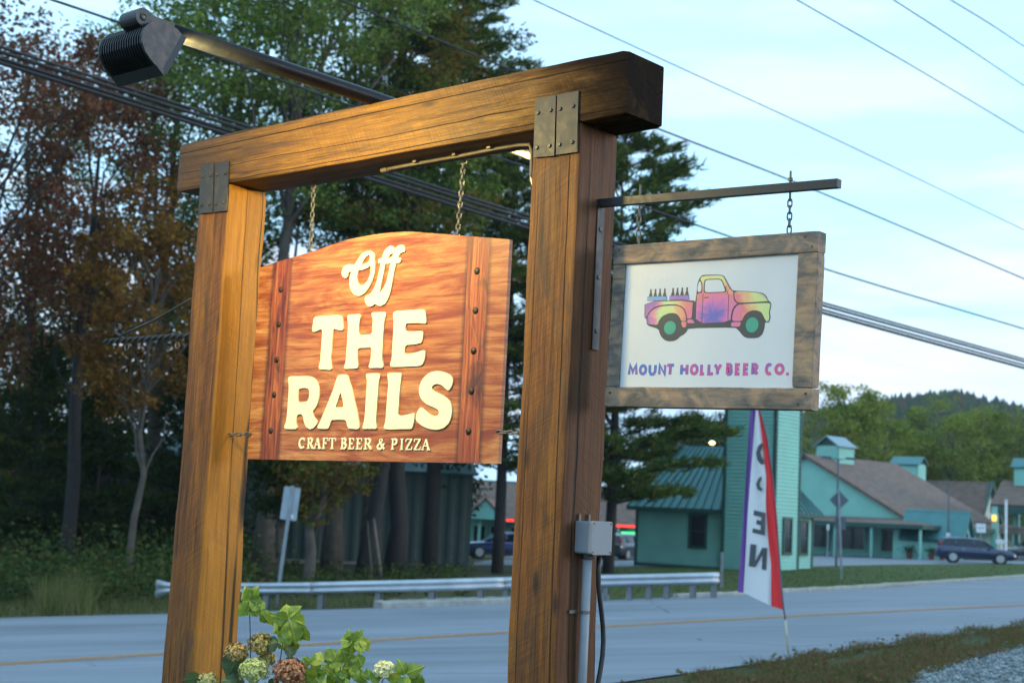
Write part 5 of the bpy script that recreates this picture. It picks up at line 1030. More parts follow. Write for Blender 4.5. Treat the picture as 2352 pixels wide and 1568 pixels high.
for x in (-12.2, -9.1, -6.5, -3.7, -0.7, 3.1):
    MB().box((x, -PD + 0.15, zp / 2 - 0.3), (0.14, 0.14, zp + 0.5)).build('porch_post', M_mint, shop)
for y in (0.4, 3.2, 6.0, 8.8):
    MB().box((PD - 0.15, y, zp / 2 - 0.3), (0.14, 0.14, zp + 0.5)).build('porch_post', M_mint, shop)
for x, w in ((-12.6, 1.9), (-10.2, 1.9), (-7.6, 2.2), (-4.6, 2.5), (-1.4, 1.1)): window(shop, (x, 0.0, 1.15), (0, -1), w, 1.55, None, M_mint, False)
for y, w in ((1.6, 1.5), (4.6, 1.8), (7.4, 1.3)): window(shop, (-0.01, y, 1.15), (1, 0), w, 1.6, None, M_mint, False)
MB().box((-14.4, -0.12, 1.0), (0.35, 0.08, 1.7)).build('red_banner', plain('red_cloth', (0.45, 0.05, 0.05), 0.7), shop)
def cupola(par, c, w, d, h, roofmat, alongx):
    m = MB(); clap(m, (c[0] - w / 2, c[1] - d / 2), (c[0] + w / 2, c[1] - d / 2), c[2] - 1.2, c[2] + h, (0, -1), 0.2); clap(m, (c[0] + w / 2, c[1] - d / 2), (c[0] + w / 2, c[1] + d / 2), c[2] - 1.2, c[2] + h, (1, 0), 0.2); clap(m, (c[0] - w / 2, c[1] + d / 2), (c[0] - w / 2, c[1] - d / 2), c[2] - 1.2, c[2] + h, (-1, 0), 0.2); clap(m, (c[0] + w / 2, c[1] + d / 2), (c[0] - w / 2, c[1] + d / 2), c[2] - 1.2, c[2] + h, (0, 1), 0.2)
    o = m.build('cupola', M_mint_l, par); z = c[2] + h; r = z + 0.62 * (d if alongx else w) * 0.5 * 1.25; k = 0.22
    m = MB()
    if alongx:
        slab(m, [(c[0] - w / 2 - k, c[1] - d / 2 - k, z - .05), (c[0] + w / 2 + k, c[1] - d / 2 - k, z - .05), (c[0] + w / 2 + k, c[1], r), (c[0] - w / 2 - k, c[1], r)], 0.07); slab(m, [(c[0] - w / 2 - k, c[1] + d / 2 + k, z - .05), (c[0] + w / 2 + k, c[1] + d / 2 + k, z - .05), (c[0] + w / 2 + k, c[1], r), (c[0] - w / 2 - k, c[1], r)], 0.07)
        for s in (-1, 1): m.add([(c[0] + s * w / 2, c[1] - d / 2, z), (c[0] + s * w / 2, c[1] + d / 2, z), (c[0] + s * w / 2, c[1], r - .06)], [(0, 1, 2)], 1)
    else:
        slab(m, [(c[0] - w / 2 - k, c[1] - d / 2 - k, z - .05), (c[0] - w / 2 - k, c[1] + d / 2 + k, z - .05), (c[0], c[1] + d / 2 + k, r), (c[0], c[1] - d / 2 - k, r)], 0.07); slab(m, [(c[0] + w / 2 + k, c[1] - d / 2 - k, z - .05), (c[0] + w / 2 + k, c[1] + d / 2 + k, z - .05), (c[0], c[1] + d / 2 + k, r), (c[0], c[1] - d / 2 - k, r)], 0.07)
        for s in (-1, 1): m.add([(c[0] - w / 2, c[1] + s * d / 2, z), (c[0] + w / 2, c[1] + s * d / 2, z), (c[0], c[1] + s * d / 2, r - .06)], [(0, 1, 2)], 1)
    m.build('cupola_roof', [roofmat, M_teal], o)
cupola(shop, (-SX, 3.6, zR), 2.0, 2.0, 0.9, M_troof_l, False)
# small porch gable on the near left of the porch
M_pot = plain('terracotta_pot', (0.16, 0.06, 0.04), 0.8); M_potleaf = leafy('pot_plant_leaves', [(0.03, 0.06, 0.02), (0.06, 0.10, 0.03)])

# --- half-timbered shop beyond, its entrance gable, and the drive-through canopy at the edge
def gable_house(name, px, d, a, L, half, hw, rise, label, wall, roof, base_drop=2.5):
    """ridge along local x ending in a gable at x = 0 that faces local +x; px is the gable's apex"""
    P = at(px[0], px[1], d); g = gz(P.x, P.y); o = empty(name, (P.x, P.y, g), yaw(a), label, 'shop'); zr = P.z - g; ze = zr - rise
    m = MB(); m.prism([(-half, -0.5), (half, -0.5), (half, ze), (0, zr - .12), (-half, ze)], lambda y, z, h: (-0.3 - 0.2 + h, y, z), 0.2); m.build('gable_wall', wall, o)
    m = MB(); m.box((-L / 2 - .5, -half + 0.1, ze / 2 - .25), (L, 0.2, ze + .5)); m.box((-L / 2 - .5, half - 0.1, ze / 2 - .25), (L, 0.2, ze + .5)); m.build('side_wall', wall, o)
    m = MB(); k = 0.45; s = rise / half
    slab(m, [(0, 0, zr), (-L, 0, zr), (-L, -half - k, ze - k * s), (0, -half - k, ze - k * s)], 0.18); slab(m, [(0, 0, zr), (-L, 0, zr), (-L, half + k, ze - k * s), (0, half + k, ze - k * s)], 0.18)
    m.build('roof', roof, o)
    return o, zr, ze
M_cream_w = plain('cream_render', (0.42, 0.46, 0.38), 0.8, 0, 0.15, 1.2)
tud, zr, ze = gable_house('half_timbered_shop', (2279, 1107), 120, -math.radians(38), 10.5, 3.6, 0, 4.3, 'half-timbered shop gable with yellow, red and orange panels', M_cream_w, M_shing)
m = MB()
for s in (-1, 1): m.bar((-0.02, 0, zr + .02), (-0.02, s * 3.5, ze - .58), 0.22, 0.3)
m.box((-0.27, 0, ze + 0.3), (0.1, 5.0, 0.22)); m.box((-0.27, 0, ze - 1.3), (0.1, 6.0, 0.2))
for y in (-1.6, -0.55, 0.55, 1.6): m.box((-0.27, y, ze + 0.9 - abs(y) * 0.3), (0.08, 0.16, 2.0 - abs(y) * 0.8))
m.build('timbering', M_teal, tud)
for i, (y, c) in enumerate(((-2.35, (0.55, 0.55, 0.03)), (-1.75, (0.50, 0.52, 0.04)), (-1.05, (0.20, 0.38, 0.06)), (-0.1, (0.52, 0.06, 0.04)), (0.75, (0.55, 0.20, 0.03)), (1.4, (0.52, 0.22, 0.03)), (2.1, (0.5, 0.2, 0.03)))):
    MB().box((-0.25, y, ze - 0.5), (0.07, 0.44, 1.45)).build('coloured_panel', plain('panel_paint_%d' % i, c, 0.6), tud)
cupola(tud, (-7.2, 0.0, zr + 0.35), 2.3, 1.7, 1.0, M_troof, True)
ent, zr2, ze2 = gable_house('entrance_porch', (2230, 1174), 99, -math.radians(30), 4.4, 1.35, 0, 1.5, 'small teal roofed entrance porch with an arched opening', M_mint_l, M_troof)
m = MB(); arch = [(-0.75, -0.3)] + [(0.75 * math.cos(math.radians(180 - k * 18)), 1.15 + 0.75 * math.sin(math.radians(180 - k * 18))) for k in range(11)] + [(0.75, -0.3)]
m.prism(arch, lambda y, z, h: (-0.31 + h, y, z), 0.03); m.build('arch_opening', M_glass, ent)
P = at(2372, 1150, 104); g = gz(P.x, P.y)
can = empty('drive_through_canopy', (P.x, P.y, g), yaw(-math.radians(30)), 'brown roofed canopy on a green post at the edge of the lot', 'canopy')
zc = P.z - g; m = MB(); slab(m, [(-2.6, -1.6, zc - .35), (6, -1.6, zc - .35), (6, 2.5, zc + 1.5), (-2.6, 2.5, zc + 1.5)], 0.2); slab(m, [(-2.6, 6.6, zc - .35), (6, 6.6, zc - .35), (6, 2.5, zc + 1.5), (-2.6, 2.5, zc + 1.5)], 0.2); m.build('roof', M_shing, can)
m = MB(); m.box((1.7, -1.5, zc - 0.75), (8.6, 0.2, 0.5)); m.box((-2.5, 2.5, zc - .75), (0.2, 8, 0.5)); m.build('fascia', M_teal, can)
for x, y in ((-2.3, -1.4), (-2.3, 6.3), (5.6, -1.4)): MB().box((x, y, zc / 2 - 0.8), (0.42, 0.42, zc + 0.6)).build('post', M_mint, can)
MB().lathe([(0.05, -0.35), (0.16, -0.3), (0.16, 0.0), (0.05, 0.08)], 10, (-2.3, -1.75, zc - 1.2)).build('lantern', glow('amber_lantern', (1.0, 0.45, 0.08), 1.2), can)
cupola(can, (-0.5, 2.5, zc + 1.6), 2.2, 1.7, 0.9, M_troof, True)
m = MB(); m.bar((-2.6, -1.3, zc - 2.2), (3, -1.3, zc - 2.2), 1.2, 0.15); 

# --- dark green metal building behind the trees
mc_ = at(1073, 1287, 74); g = gz(mc_.x, mc_.y)
metal = empty('metal_building', (mc_.x, mc_.y, g), yaw(math.radians(6)), 'long dark green corrugated metal building behind the tree trunks', 'building')
ML, MH = 46.0, 4.6; vs = []; n = int(ML / 0.15)
for i in range(n + 1):
    x = -i * 0.15; y = 0.0 if (i % 4) < 2 else -0.045; vs += [(x, y, -0.8), (x, y, MH)]
mb = MB(); mb.add(vs, [(2 * i + 2, 2 * i, 2 * i + 1, 2 * i + 3) for i in range(n)]); mb.build('wall', M_corr, metal)
mb = MB(); mb.prism([(0, -0.8), (12, -0.8), (12, MH), (6, MH + 1.3), (0, MH)], lambda y, z, h: (-0.0 + h, y, z), 0.1); mb.build('end_wall', M_corr, metal)
mb = MB(); slab(mb, [(0.3, -0.3, MH), (-ML, -0.3, MH), (-ML, 6, MH + 1.35), (0.3, 6, MH + 1.35)], 0.1); mb.build('roof', M_troof, metal)
mb = MB(); mb.box((-ML / 2, -0.12, -0.45), (ML, 0.2, 0.75)); mb.build('plinth', M_conc, metal)

# --- low shop row seen between the posts
P = at(1075, 1275, 96); g = gz(P.x, P.y)
row = empty('shop_row', (P.x, P.y, g), yaw(-math.radians(10)), 'low mint shop row with brown roof and neon strips behind the trees', 'shop')
RLn = 15.0; hz = 2.4
mb = MB(); mb.box((RLn / 2, 0.1, hz / 2 - .3), (RLn, 0.2, hz + .6)); mb.build('wall', M_mint, row)
mb = MB(); slab(mb, [(-0.6, -1.8, hz), (RLn, -1.8, hz), (RLn, 3.5, hz + 2.4), (-0.6, 3.5, hz + 2.4)], 0.15); mb.build('roof', M_shing, row)
mb = MB(); slab(mb, [(0.0, -2.2, hz - .1), (1.4, -2.2, hz + 1.3), (1.4, 2, hz + 1.3), (0.0, 2, hz - .1)], 0.1); slab(mb, [(2.8, -2.2, hz - .1), (1.4, -2.2, hz + 1.3), (1.4, 2, hz + 1.3), (2.8, 2, hz - .1)], 0.1); mb.build('porch_roof', M_shing, row)
mb = MB(); mb.prism([(0.1, hz - .1), (2.7, hz - .1), (1.4, hz + 1.15)], lambda x, z, h: (x, -2.0 - h, z), 0.1); mb.build('porch_gable', M_mint_l, row)
for x in (0.2, 1.0, 2.6, 4.2, 6.0, 8.0, 10.0): MB().box((x, -1.7, hz / 2 - .3), (0.16, 0.16, hz + .5)).build('porch_post', M_mint_l, row)
for x, w in ((0.7, 0.8), (1.9, 0.9), (3.4, 1.2), (5.2, 1.4), (7.0, 1.2), (9.6, 1.5), (11.8, 1.3)): window(row, (x, 0.0, 1.1), (0, -1), w, 1.5, None, M_mint_l, False)
M_red = glow('red_neon', (1.0, 0.06, 0.05), 0.9); M_grn = glow('green_neon', (0.08, 1.0, 0.35), 0.9)
mb = MB(); mb.box((2.9, -1.86, hz - 0.1), (0.75, 0.05, 0.14)); mb.build('red_strip', M_red, row)
mb = MB(); mb.box((10.7, -1.86, hz - 0.1), (1.9, 0.05, 0.14)); mb.build('red_strip', M_red, row)
mb = MB(); mb.box((10.8, -0.12, hz - 0.55), (1.5, 0.05, 0.12)); mb.box((11.5, -0.12, 1.2), (0.10, 0.05, 1.3)); mb.build('green_strip', M_grn, row)

# ------------------------------------------------------------------ trees
M_bark = plain('grey_bark', (0.075, 0.062, 0.05), 0.9, 0, 0.45, 3, 0.6, 14); M_bark_l = plain('pale_bark', (0.16, 0.14, 0.115), 0.9, 0, 0.35, 3, 0.5, 14); M_bark_d = plain('dark_bark', (0.024, 0.020, 0.018), 0.95, 0, 0.4, 3, 0.6, 14)
LEAF = {
 'green': leafy('green_leaves', [(0.055, 0.093, 0.024), (0.104, 0.168, 0.040), (0.165, 0.238, 0.052), (0.232, 0.267, 0.056)], 0.4),
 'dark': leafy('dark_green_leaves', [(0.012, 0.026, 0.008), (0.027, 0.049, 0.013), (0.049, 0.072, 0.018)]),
 'red': leafy('russet_leaves', [(0.063, 0.026, 0.018), (0.137, 0.048, 0.030), (0.186, 0.077, 0.042), (0.098, 0.074, 0.032)]),
 'orange': leafy('orange_leaves', [(0.058, 0.052, 0.014), (0.141, 0.074, 0.019), (0.204, 0.085, 0.020), (0.199, 0.119, 0.024)]),
 'mixed': leafy('turning_leaves', [(0.049, 0.081, 0.018), (0.091, 0.122, 0.024), (0.159, 0.122, 0.027), (0.195, 0.087, 0.027)]),
 'olive': leafy('olive_leaves', [(0.091, 0.133, 0.024), (0.183, 0.232, 0.044), (0.300, 0.300, 0.064)]),
 'pine': leafy('pine_needles', [(0.027, 0.060, 0.019), (0.055, 0.099, 0.026), (0.098, 0.139, 0.032), (0.146, 0.139, 0.034)], 0.15),
}
def branch_pts(a, b, n=6, w=0.1):
    a, b = np.array(a, float), np.array(b, float); L = np.linalg.norm(b - a); out = []
    for i in range(n):
        t = i / (n - 1); p = a + (b - a) * t + rng.normal(size=3) * L * w * 0.3 * (t * (1 - t) * 4); p[2] -= 0.06 * L * t * (1 - t) * -4
        out.append(tuple(p))
    return out
def broadleaf(name, base, h, cr, cz0, leafmat, label, group, nleaf=9000, lsize=0.2, bark=None, lean=(0, 0), seed=0, clumps=70, top=1.0, r0=None, gap=0.9, trunk_top=0.75):
    """trunk with limbs and a crown of leaf clumps spread through an uneven volume from cz0*h to h"""
    global rng
    rng = np.random.default_rng(seed + 101)
    base = Vector(base); o = empty(name, base, None, label, 'tree', group); r0 = r0 or 0.012 * h + 0.05
    tb = MB(); n = 9; tp = []
    for i in range(n):
        t = i / (n - 1); tp.append((lean[0] * t * h * 0.8 + rng.normal() * 0.1 * (0 < i), lean[1] * t * h * 0.8 + rng.normal() * 0.1 * (0 < i), -0.4 + t * (h * trunk_top + 0.4)))
    tb.tube(tp, [r0 * (1.35 if i == 0 else 1) * (1 - 0.8 * i / (n - 1)) for i in range(n)], 9)
    # clump centres
    zc = (cz0 + 1) / 2 * h; hh = (1 - cz0) / 2 * h; C = []; sz = []
    ph = rng.uniform(0, 6.28, 5)
    while len(C) < clumps:
        d = rng.normal(size=3); d /= np.linalg.norm(d); r = rng.uniform(0.25, 1.0) ** 0.5
        az = math.atan2(d[1], d[0]); lob = 1 + 0.22 * math.sin(3 * az + ph[0]) + 0.16 * math.sin(2 * az + 5 * d[2] + ph[1])
        p = np.array([d[0] * cr * lob, d[1] * cr * lob, d[2] * hh]) * r
        f = (p[2] / hh + 1) / 2; wid = (0.55 + 0.75 * f if f < 0.45 else 1.15 - 0.55 * (f - 0.45) / 0.55 * top)
        p[0] *= wid; p[1] *= wid
        p += np.array([lean[0] * (zc + p[2]) * 0.8, lean[1] * (zc + p[2]) * 0.8, zc]); C.append(p); sz.append(rng.uniform(0.55, 1.25))
    C = np.array(C); sz = np.array(sz) * cr * 0.26 * gap
    for k in rng.choice(len(C), min(len(C), 18), replace=False):
        c = C[k]; j = min(n - 1, max(2, int((c[2] * 0.72) / (h * trunk_top) * (n - 1)))); a = tp[j]
        if c[2] < a[2]: a = tp[max(1, j - 1)]
        L = np.linalg.norm(c - np.array(a)); tb.tube(branch_pts(a, c, 6, 0.12), [max(0.010, 0.020 * L ** 0.7 * (1 - 0.8 * i / 5)) for i in range(6)], 5, False)
    tb.build('trunk', bark or M_bark, o, True)
    idx = rng.choice(len(C), nleaf, p=sz ** 2 / (sz ** 2).sum()); g = rng.normal(size=(nleaf, 3)); g /= np.linalg.norm(g, axis=1, keepdims=True) + 1e-9
    pts = C[idx] + g * (rng.uniform(0, 1, (nleaf, 1)) ** 0.45 * sz[idx][:, None]) * np.array([1.25, 1.25, 0.72])
    link('crown', np_mesh('crown', *leaves(pts, lsize, 0.25)), LEAF[leafmat], o)
    return o
def pine(name, base, h, cr, cz0, label, group, seed=0, levels=26, dens=1.0, leafmat='pine', bark=None, r0=None, skip=0.25, lsize=0.34, shape=0.72):
    global rng
    rng = np.random.default_rng(seed + 501); base = Vector(base); o = empty(name, base, None, label, 'tree', group); r0 = r0 or 0.011 * h + 0.06
    tb = MB(); n = 8; tb.tube([(rng.normal() * 0.06, rng.normal() * 0.06, -0.4 + (h + 0.2) * i / (n - 1)) for i in range(n)], [r0 * (1 - 0.93 * i / (n - 1)) for i in range(n)], 9)
    P = []; D = []
    for l in range(levels):
        f = l / (levels - 1); z = h * (cz0 + (1 - cz0) * f); R = cr * (1 - f) ** shape * (0.55 + 0.45 * min(1, f / 0.18)) + 0.25
        for b in range(rng.integers(4, 7)):
            if rng.random() < skip and f < 0.92: continue
            a = rng.uniform(0, 6.28); L = R * rng.uniform(0.55, 1.2); up = 0.10 + 0.35 * f
            tip = np.array([math.cos(a) * L, math.sin(a) * L, z + L * up]); root = np.array([0, 0, z - 0.05 * L])
            bp = branch_pts(root, tip, 6, 0.12)
            tb.tube(bp, [max(0.01, 0.02 + 0.012 * L * (1 - i / 5)) for i in range(6)], 4, False)
            bp = np.array(bp); m = max(3, int(L * 5 * dens))
            for k in range(m):
                t = 0.28 + 0.75 * (k + rng.random()) / m; q = np.array([np.interp(min(t, 1) * 5, range(6), bp[:, i]) for i in range(3)])
                side = np.array([-math.sin(a), math.cos(a), 0]) * rng.normal() * 0.22 * L * (1.15 - t * 0.6); q = q + side + np.array([0, 0, rng.uniform(-.06, .16)])
                P.append(q); D.append(np.array([math.cos(a), math.sin(a), 0.35]) + side * 0.6)
    tb.build('trunk', bark or M_bark_d, o, True)
    P, D = np.array(P), np.array(D); k = 20
    c = np.repeat(P, k, 0); d = np.repeat(D, k, 0) * 0.55 + rng.normal(size=(len(c), 3)) * 0.55; d[:, 2] = np.abs(d[:, 2]) * 0.8 + 0.05; d /= np.linalg.norm(d, axis=1, keepdims=True)
    c = c + rng.normal(size=c.shape) * np.array([0.16, 0.16, 0.08]); s, _ = rot_to(d); L = (lsize * rng.uniform(0.6, 1.2, len(c)))[:, None]; w = L * 0.10
    v = np.stack([c - s * w, c + s * w, c + d * L + s * w * 0.4, c + d * L - s * w * 0.4], 1).reshape(-1, 3)
    link('crown', np_mesh('crown', v, np.arange(len(v)).reshape(-1, 4)), LEAF[leafmat], o)
    return o
def gd(x, d, y=1300):
    """ground point below image column x, d metres ahead"""
    P = at(x, y, d); return (P.x, P.y, gz(P.x, P.y))
W1 = 'trees of the wood across the road'
broadleaf('maple_tree', gd(-110, 50), 23, 5.2, 0.30, 'red', 'russet maple cut off by the picture edge beside the wood', W1, 15600, 0.2, M_bark_d, seed=1, clumps=120, gap=0.8)
broadleaf('maple_tree', gd(150, 55), 22, 3.6, 0.36, 'red', 'tall russet maple behind the black power cables, left of the flood light', W1, 16380, 0.19, M_bark_d, seed=2, clumps=120, gap=0.8)
broadleaf('maple_tree', gd(300, 50), 15, 2.9, 0.36, 'orange', 'slim tree with bare pale trunk and orange yellow leaves', W1, 8580, 0.19, M_bark, seed=3, clumps=90, r0=0.15, gap=0.85)
broadleaf('broadleaf_tree', gd(20, 62), 23, 5.0, 0.10, 'mixed', 'turning green and brown tree at the edge of the wood, by the picture corner', W1, 16380, 0.21, M_bark_d, seed=4, clumps=120, gap=0.8)
broadleaf('broadleaf_tree', gd(470, 60), 30, 5.6, 0.28, 'green', 'tall green tree rising behind the flood light pole', W1, 32221, 0.2, seed=5, clumps=150, gap=0.68)
broadleaf('broadleaf_tree', gd(760, 63), 31, 6.0, 0.42, 'green', 'tall green tree with crown above the middle of the beam', W1, 36012, 0.2, seed=6, clumps=150, gap=0.68)
broadleaf('broadleaf_tree', gd(690, 52), 8.5, 3.0, 0.30, 'mixed', 'low tree on a leaning grey trunk below the arched board', W1, 9856, 0.17, M_bark, lean=(0.16, 0), seed=7, clumps=60, r0=0.24)
broadleaf('broadleaf_tree', gd(640, 53), 7.2, 2.3, 0.34, 'dark', 'small dark tree on a thin trunk beside the leaning road sign', W1, 7960, 0.16, M_bark, seed=8, clumps=50, r0=0.15)
broadleaf('broadleaf_tree', gd(905, 60), 25, 4.6, 0.16, 'mixed', 'tree with thick dark trunk and yellowing leaves below the board', W1, 22744, 0.2, M_bark_d, seed=9, clumps=90, r0=0.42)
broadleaf('broadleaf_tree', gd(835, 59), 21, 3.6, 0.35, 'green', 'tree with thick leaning black trunk in front of the green metal building', W1, 17058, 0.2, M_bark_d, lean=(0.10, 0.02), seed=10, clumps=80, r0=0.36)
pine('pine_tree', gd(985, 64), 29, 6.0, 0.30, 'tall brownish pine whose ragged top shows above the beam', W1, 11, 34, 1.5, shape=0.55)
pine('pine_tree', gd(1142, 64), 21, 4.2, 0.22, 'pine with bare dark trunk between the board and the grey box post', W1, 12, 26, 1.0)
pine('pine_tree', gd(1398, 66), 20.6, 5.6, 0.16, 'pine with long low limbs beside the tower house', W1, 13, 30, 1.6, skip=0.18, shape=0.42, lsize=0.38)
pine('pine_tree', gd(1250, 74), 19, 4.0, 0.24, 'dark pine hidden mostly behind the grey box post', W1, 14, 24, 1.0)
broadleaf('broadleaf_tree', gd(600, 57), 30, 5.0, 0.45, 'green', 'tall green tree filling the top of the picture right of the flood light', W1, 15600, 0.2, seed=15, clumps=140, gap=0.68)
broadleaf('broadleaf_tree', gd(850, 68), 34, 5.2, 0.5, 'mixed', 'tall turning tree at the very top above the beam', W1, 14040, 0.21, seed=16, clumps=140, gap=0.68)
broadleaf('broadleaf_tree', gd(330, 64), 29, 5.2, 0.35, 'green', 'tall green tree right behind the flood light head', W1, 15600, 0.2, seed=17, clumps=140, gap=0.68)
# second row: the dark inside of the wood
W2 = 'dark trees deep inside the wood'
k = 0
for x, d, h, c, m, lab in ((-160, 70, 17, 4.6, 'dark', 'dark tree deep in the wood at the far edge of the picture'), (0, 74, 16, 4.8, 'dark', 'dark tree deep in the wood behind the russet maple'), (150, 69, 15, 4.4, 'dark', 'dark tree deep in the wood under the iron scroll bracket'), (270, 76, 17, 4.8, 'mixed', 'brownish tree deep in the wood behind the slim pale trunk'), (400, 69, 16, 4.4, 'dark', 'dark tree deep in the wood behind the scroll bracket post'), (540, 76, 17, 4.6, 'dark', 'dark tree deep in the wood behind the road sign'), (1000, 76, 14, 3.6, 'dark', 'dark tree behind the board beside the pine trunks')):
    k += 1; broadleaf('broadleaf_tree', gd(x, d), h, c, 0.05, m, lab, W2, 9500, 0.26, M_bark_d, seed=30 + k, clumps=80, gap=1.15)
for x, d, h, lab in ((60, 57, 9.0, 'young dark conifer standing low in the wood near the picture edge'), (210, 58, 7.5, 'young dark conifer standing low in the wood beside the slim pale trunk'), (420, 62, 10, 'young dark conifer standing low in the wood behind the scroll bracket post')):
    k += 1; pine('conifer_tree', gd(x, d), h, 2.6, 0.05, lab, W2, 60 + k, 18, 1.2, 'dark', skip=0.1)
# undergrowth along the wood's edge
rng = np.random.default_rng(5)
up = []
for _ in range(330):
    x = rng.uniform(-120, 1080); d = rng.uniform(43.5, 60) + (x > 560) * 3; P = Vector(gd(x, d)); s = rng.uniform(0.35, 1.0) * (1.75 if x < 560 else 0.62)
    n_ = int(90 * s); g = rng.normal(size=(n_, 3)); up.append(np.array(P) + g * np.array([0.55, 0.55, 0.38]) * s + np.array([0, 0, 0.42 * s]))
up = np.concatenate(up); M_under = leafy('undergrowth_leaves', [(0.02, 0.04, 0.014), (0.04, 0.075, 0.022), (0.065, 0.10, 0.03), (0.11, 0.09, 0.03)])
o = link('undergrowth', np_mesh('undergrowth', *leaves(up, 0.17, 0.3)), M_under); tag(o, 'low leafy undergrowth along the edge of the wood', 'undergrowth', kind='stuff')
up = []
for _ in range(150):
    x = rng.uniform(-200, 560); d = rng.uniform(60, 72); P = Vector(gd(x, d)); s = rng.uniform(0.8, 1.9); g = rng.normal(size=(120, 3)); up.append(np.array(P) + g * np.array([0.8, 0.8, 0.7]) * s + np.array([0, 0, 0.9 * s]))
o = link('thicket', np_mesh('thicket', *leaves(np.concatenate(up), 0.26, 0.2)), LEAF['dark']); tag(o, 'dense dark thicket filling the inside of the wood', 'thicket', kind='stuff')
# bare stakes leaning by the trunks
for x, y0, y1, dx, lab in ((880, 1306, 1190, -22, 'pale bare pole leaning by the black trunk'), (858, 1310, 1196, -14, 'thin pale stick leaning behind the guard rail')):
    b = at(x, y0, 55); t = at(x + dx, y1, 55); b.z = gz(b.x, b.y) - 0.1
    m = MB(); v_ = [Vector(p) - b for p in (b, b.lerp(t, 0.5), t)]
    q = link('wooden_pole', m.tube(v_, [0.07, 0.06, 0.045] if dx < -20 else [0.035, 0.03, 0.02], 7).mesh('wooden_pole', True), M_bark_l); q.location = b; tag(q, lab, 'pole')
# trees beyond the shops
W3 = 'trees beyond the shops'
for i, (x, d, yt, c, m, lab) in enumerate(((1905, 135, 868, 4.2, 'olive', 'leafy green tree with a pointed top beside the framed sign'), (1975, 138, 900, 3.8, 'olive', 'shorter leafy green tree rising above the cupola'), (2018, 145, 925, 4.6, 'olive', 'green tree at the end of the clump above the brown roof'), (2120, 150, 940, 4.2, 'olive', 'round green tree where the far clump begins'), (2185, 146, 925, 5.0, 'olive', 'tall pale green tree in the middle of the far clump'), (2260, 150, 938, 5.0, 'olive', 'broad green tree above the half-timbered shop'), (2340, 148, 955, 5.4, 'olive', 'broad green tree at the right picture edge'), (1590, 150, 960, 4.5, 'dark', 'dark far tree between the pine and the tower'), (1665, 152, 962, 4.2, 'dark', 'dark far tree close against the tower'), (2090, 170, 1000, 3.0, 'orange', 'small yellowing tree low between the two far clumps'))):
    P = at(x, 1250, d); g = gz(P.x, P.y); T_ = at(x, yt, d).z - g
    broadleaf('broadleaf_tree', (P.x, P.y, g), T_ + 0.8, c, 0.12, m, lab, W3, 9000, 0.30, seed=80 + i, clumps=70, top=1.2, gap=1.0)
# wooded hill
hp = [(1500, 1010), (1700, 975), (1900, 950), (2008, 936), (2063, 920), (2151, 912), (2201, 909), (2266, 922), (2351, 944), (2500, 985), (2700, 1040)]
prof_h = [(at(x, y, 620).x, at(x, y, 620).z) for x, y in hp]; hx = [p[0] for p in prof_h]; hzv = [p[1] for p in prof_h]
def hill_z(x, y):
    crest = np.interp(x * 620 / max(y, 300), hx, hzv, left=25, right=25) - 9
    return -1.0 + (crest + 1) * (sstep(300, 640, y) if y <= 640 else 1 - 0.6 * sstep(640, 1000, y))
xs = np.linspace(-200, 520, 61); ys = np.linspace(290, 1000, 40); vs = [(x, y, hill_z(x, y)) for y in ys for x in xs]; n = len(xs)
o = link('hill', np_mesh('hill', np.array(vs), np.array([(j * n + i, j * n + i + 1, (j + 1) * n + i + 1, (j + 1) * n + i) for j in range(len(ys) - 1) for i in range(n - 1)]), True), LEAF['dark']); tag(o, kind='structure', label='wooded hill far behind the shops')
rng = np.random.default_rng(77); T = []
for _ in range(9000):
    y = rng.uniform(330, 660); x = rng.uniform(0.10, 0.46) * y; T.append((x, y, hill_z(x, y)))
T = np.array(T); n = len(T); Hh = rng.uniform(7, 13, n); Rr = Hh * rng.uniform(0.22, 0.4, n); rings = []
allv, allq = [], []
for lev in range(3):                                            # three ragged skirts and a tip for each far tree
    k = 6; a = np.arange(k) / k * 6.283 + rng.uniform(0, 6, (n, 1)); rad = Rr[:, None] * (1 - lev * 0.27) * rng.uniform(0.7, 1.25, (n, k))
    z0 = T[:, 2:3] + Hh[:, None] * (0.05 + 0.28 * lev); z1 = z0[:, :1] + Hh[:, None] * 0.42
    ring = np.stack([T[:, 0:1] + np.cos(a) * rad, T[:, 1:2] + np.sin(a) * rad, z0 + rng.normal(size=(n, k)) * 0.5], -1)
    tip = np.stack([T[:, 0], T[:, 1], z1[:, 0]], -1)[:, None]
    v = np.concatenate([ring, tip], 1); off = sum(len(x_) for x_ in allv); base_i = np.arange(n)[:, None] * 7 + off
    for j in range(k): allq.append(np.stack([base_i[:, 0] + j, base_i[:, 0] + (j + 1) % k, base_i[:, 0] + 6], 1))
    allv.append(v.reshape(-1, 3))
M_far = leafy('far_forest', [(0.020, 0.036, 0.018), (0.035, 0.058, 0.026), (0.06, 0.075, 0.03), (0.10, 0.06, 0.03)], 0.1)
o = link('forest', np_mesh('forest', np.concatenate(allv), np.concatenate(allq)), M_far); tag(o, 'far mixed forest covering the hill', 'forest', kind='stuff')

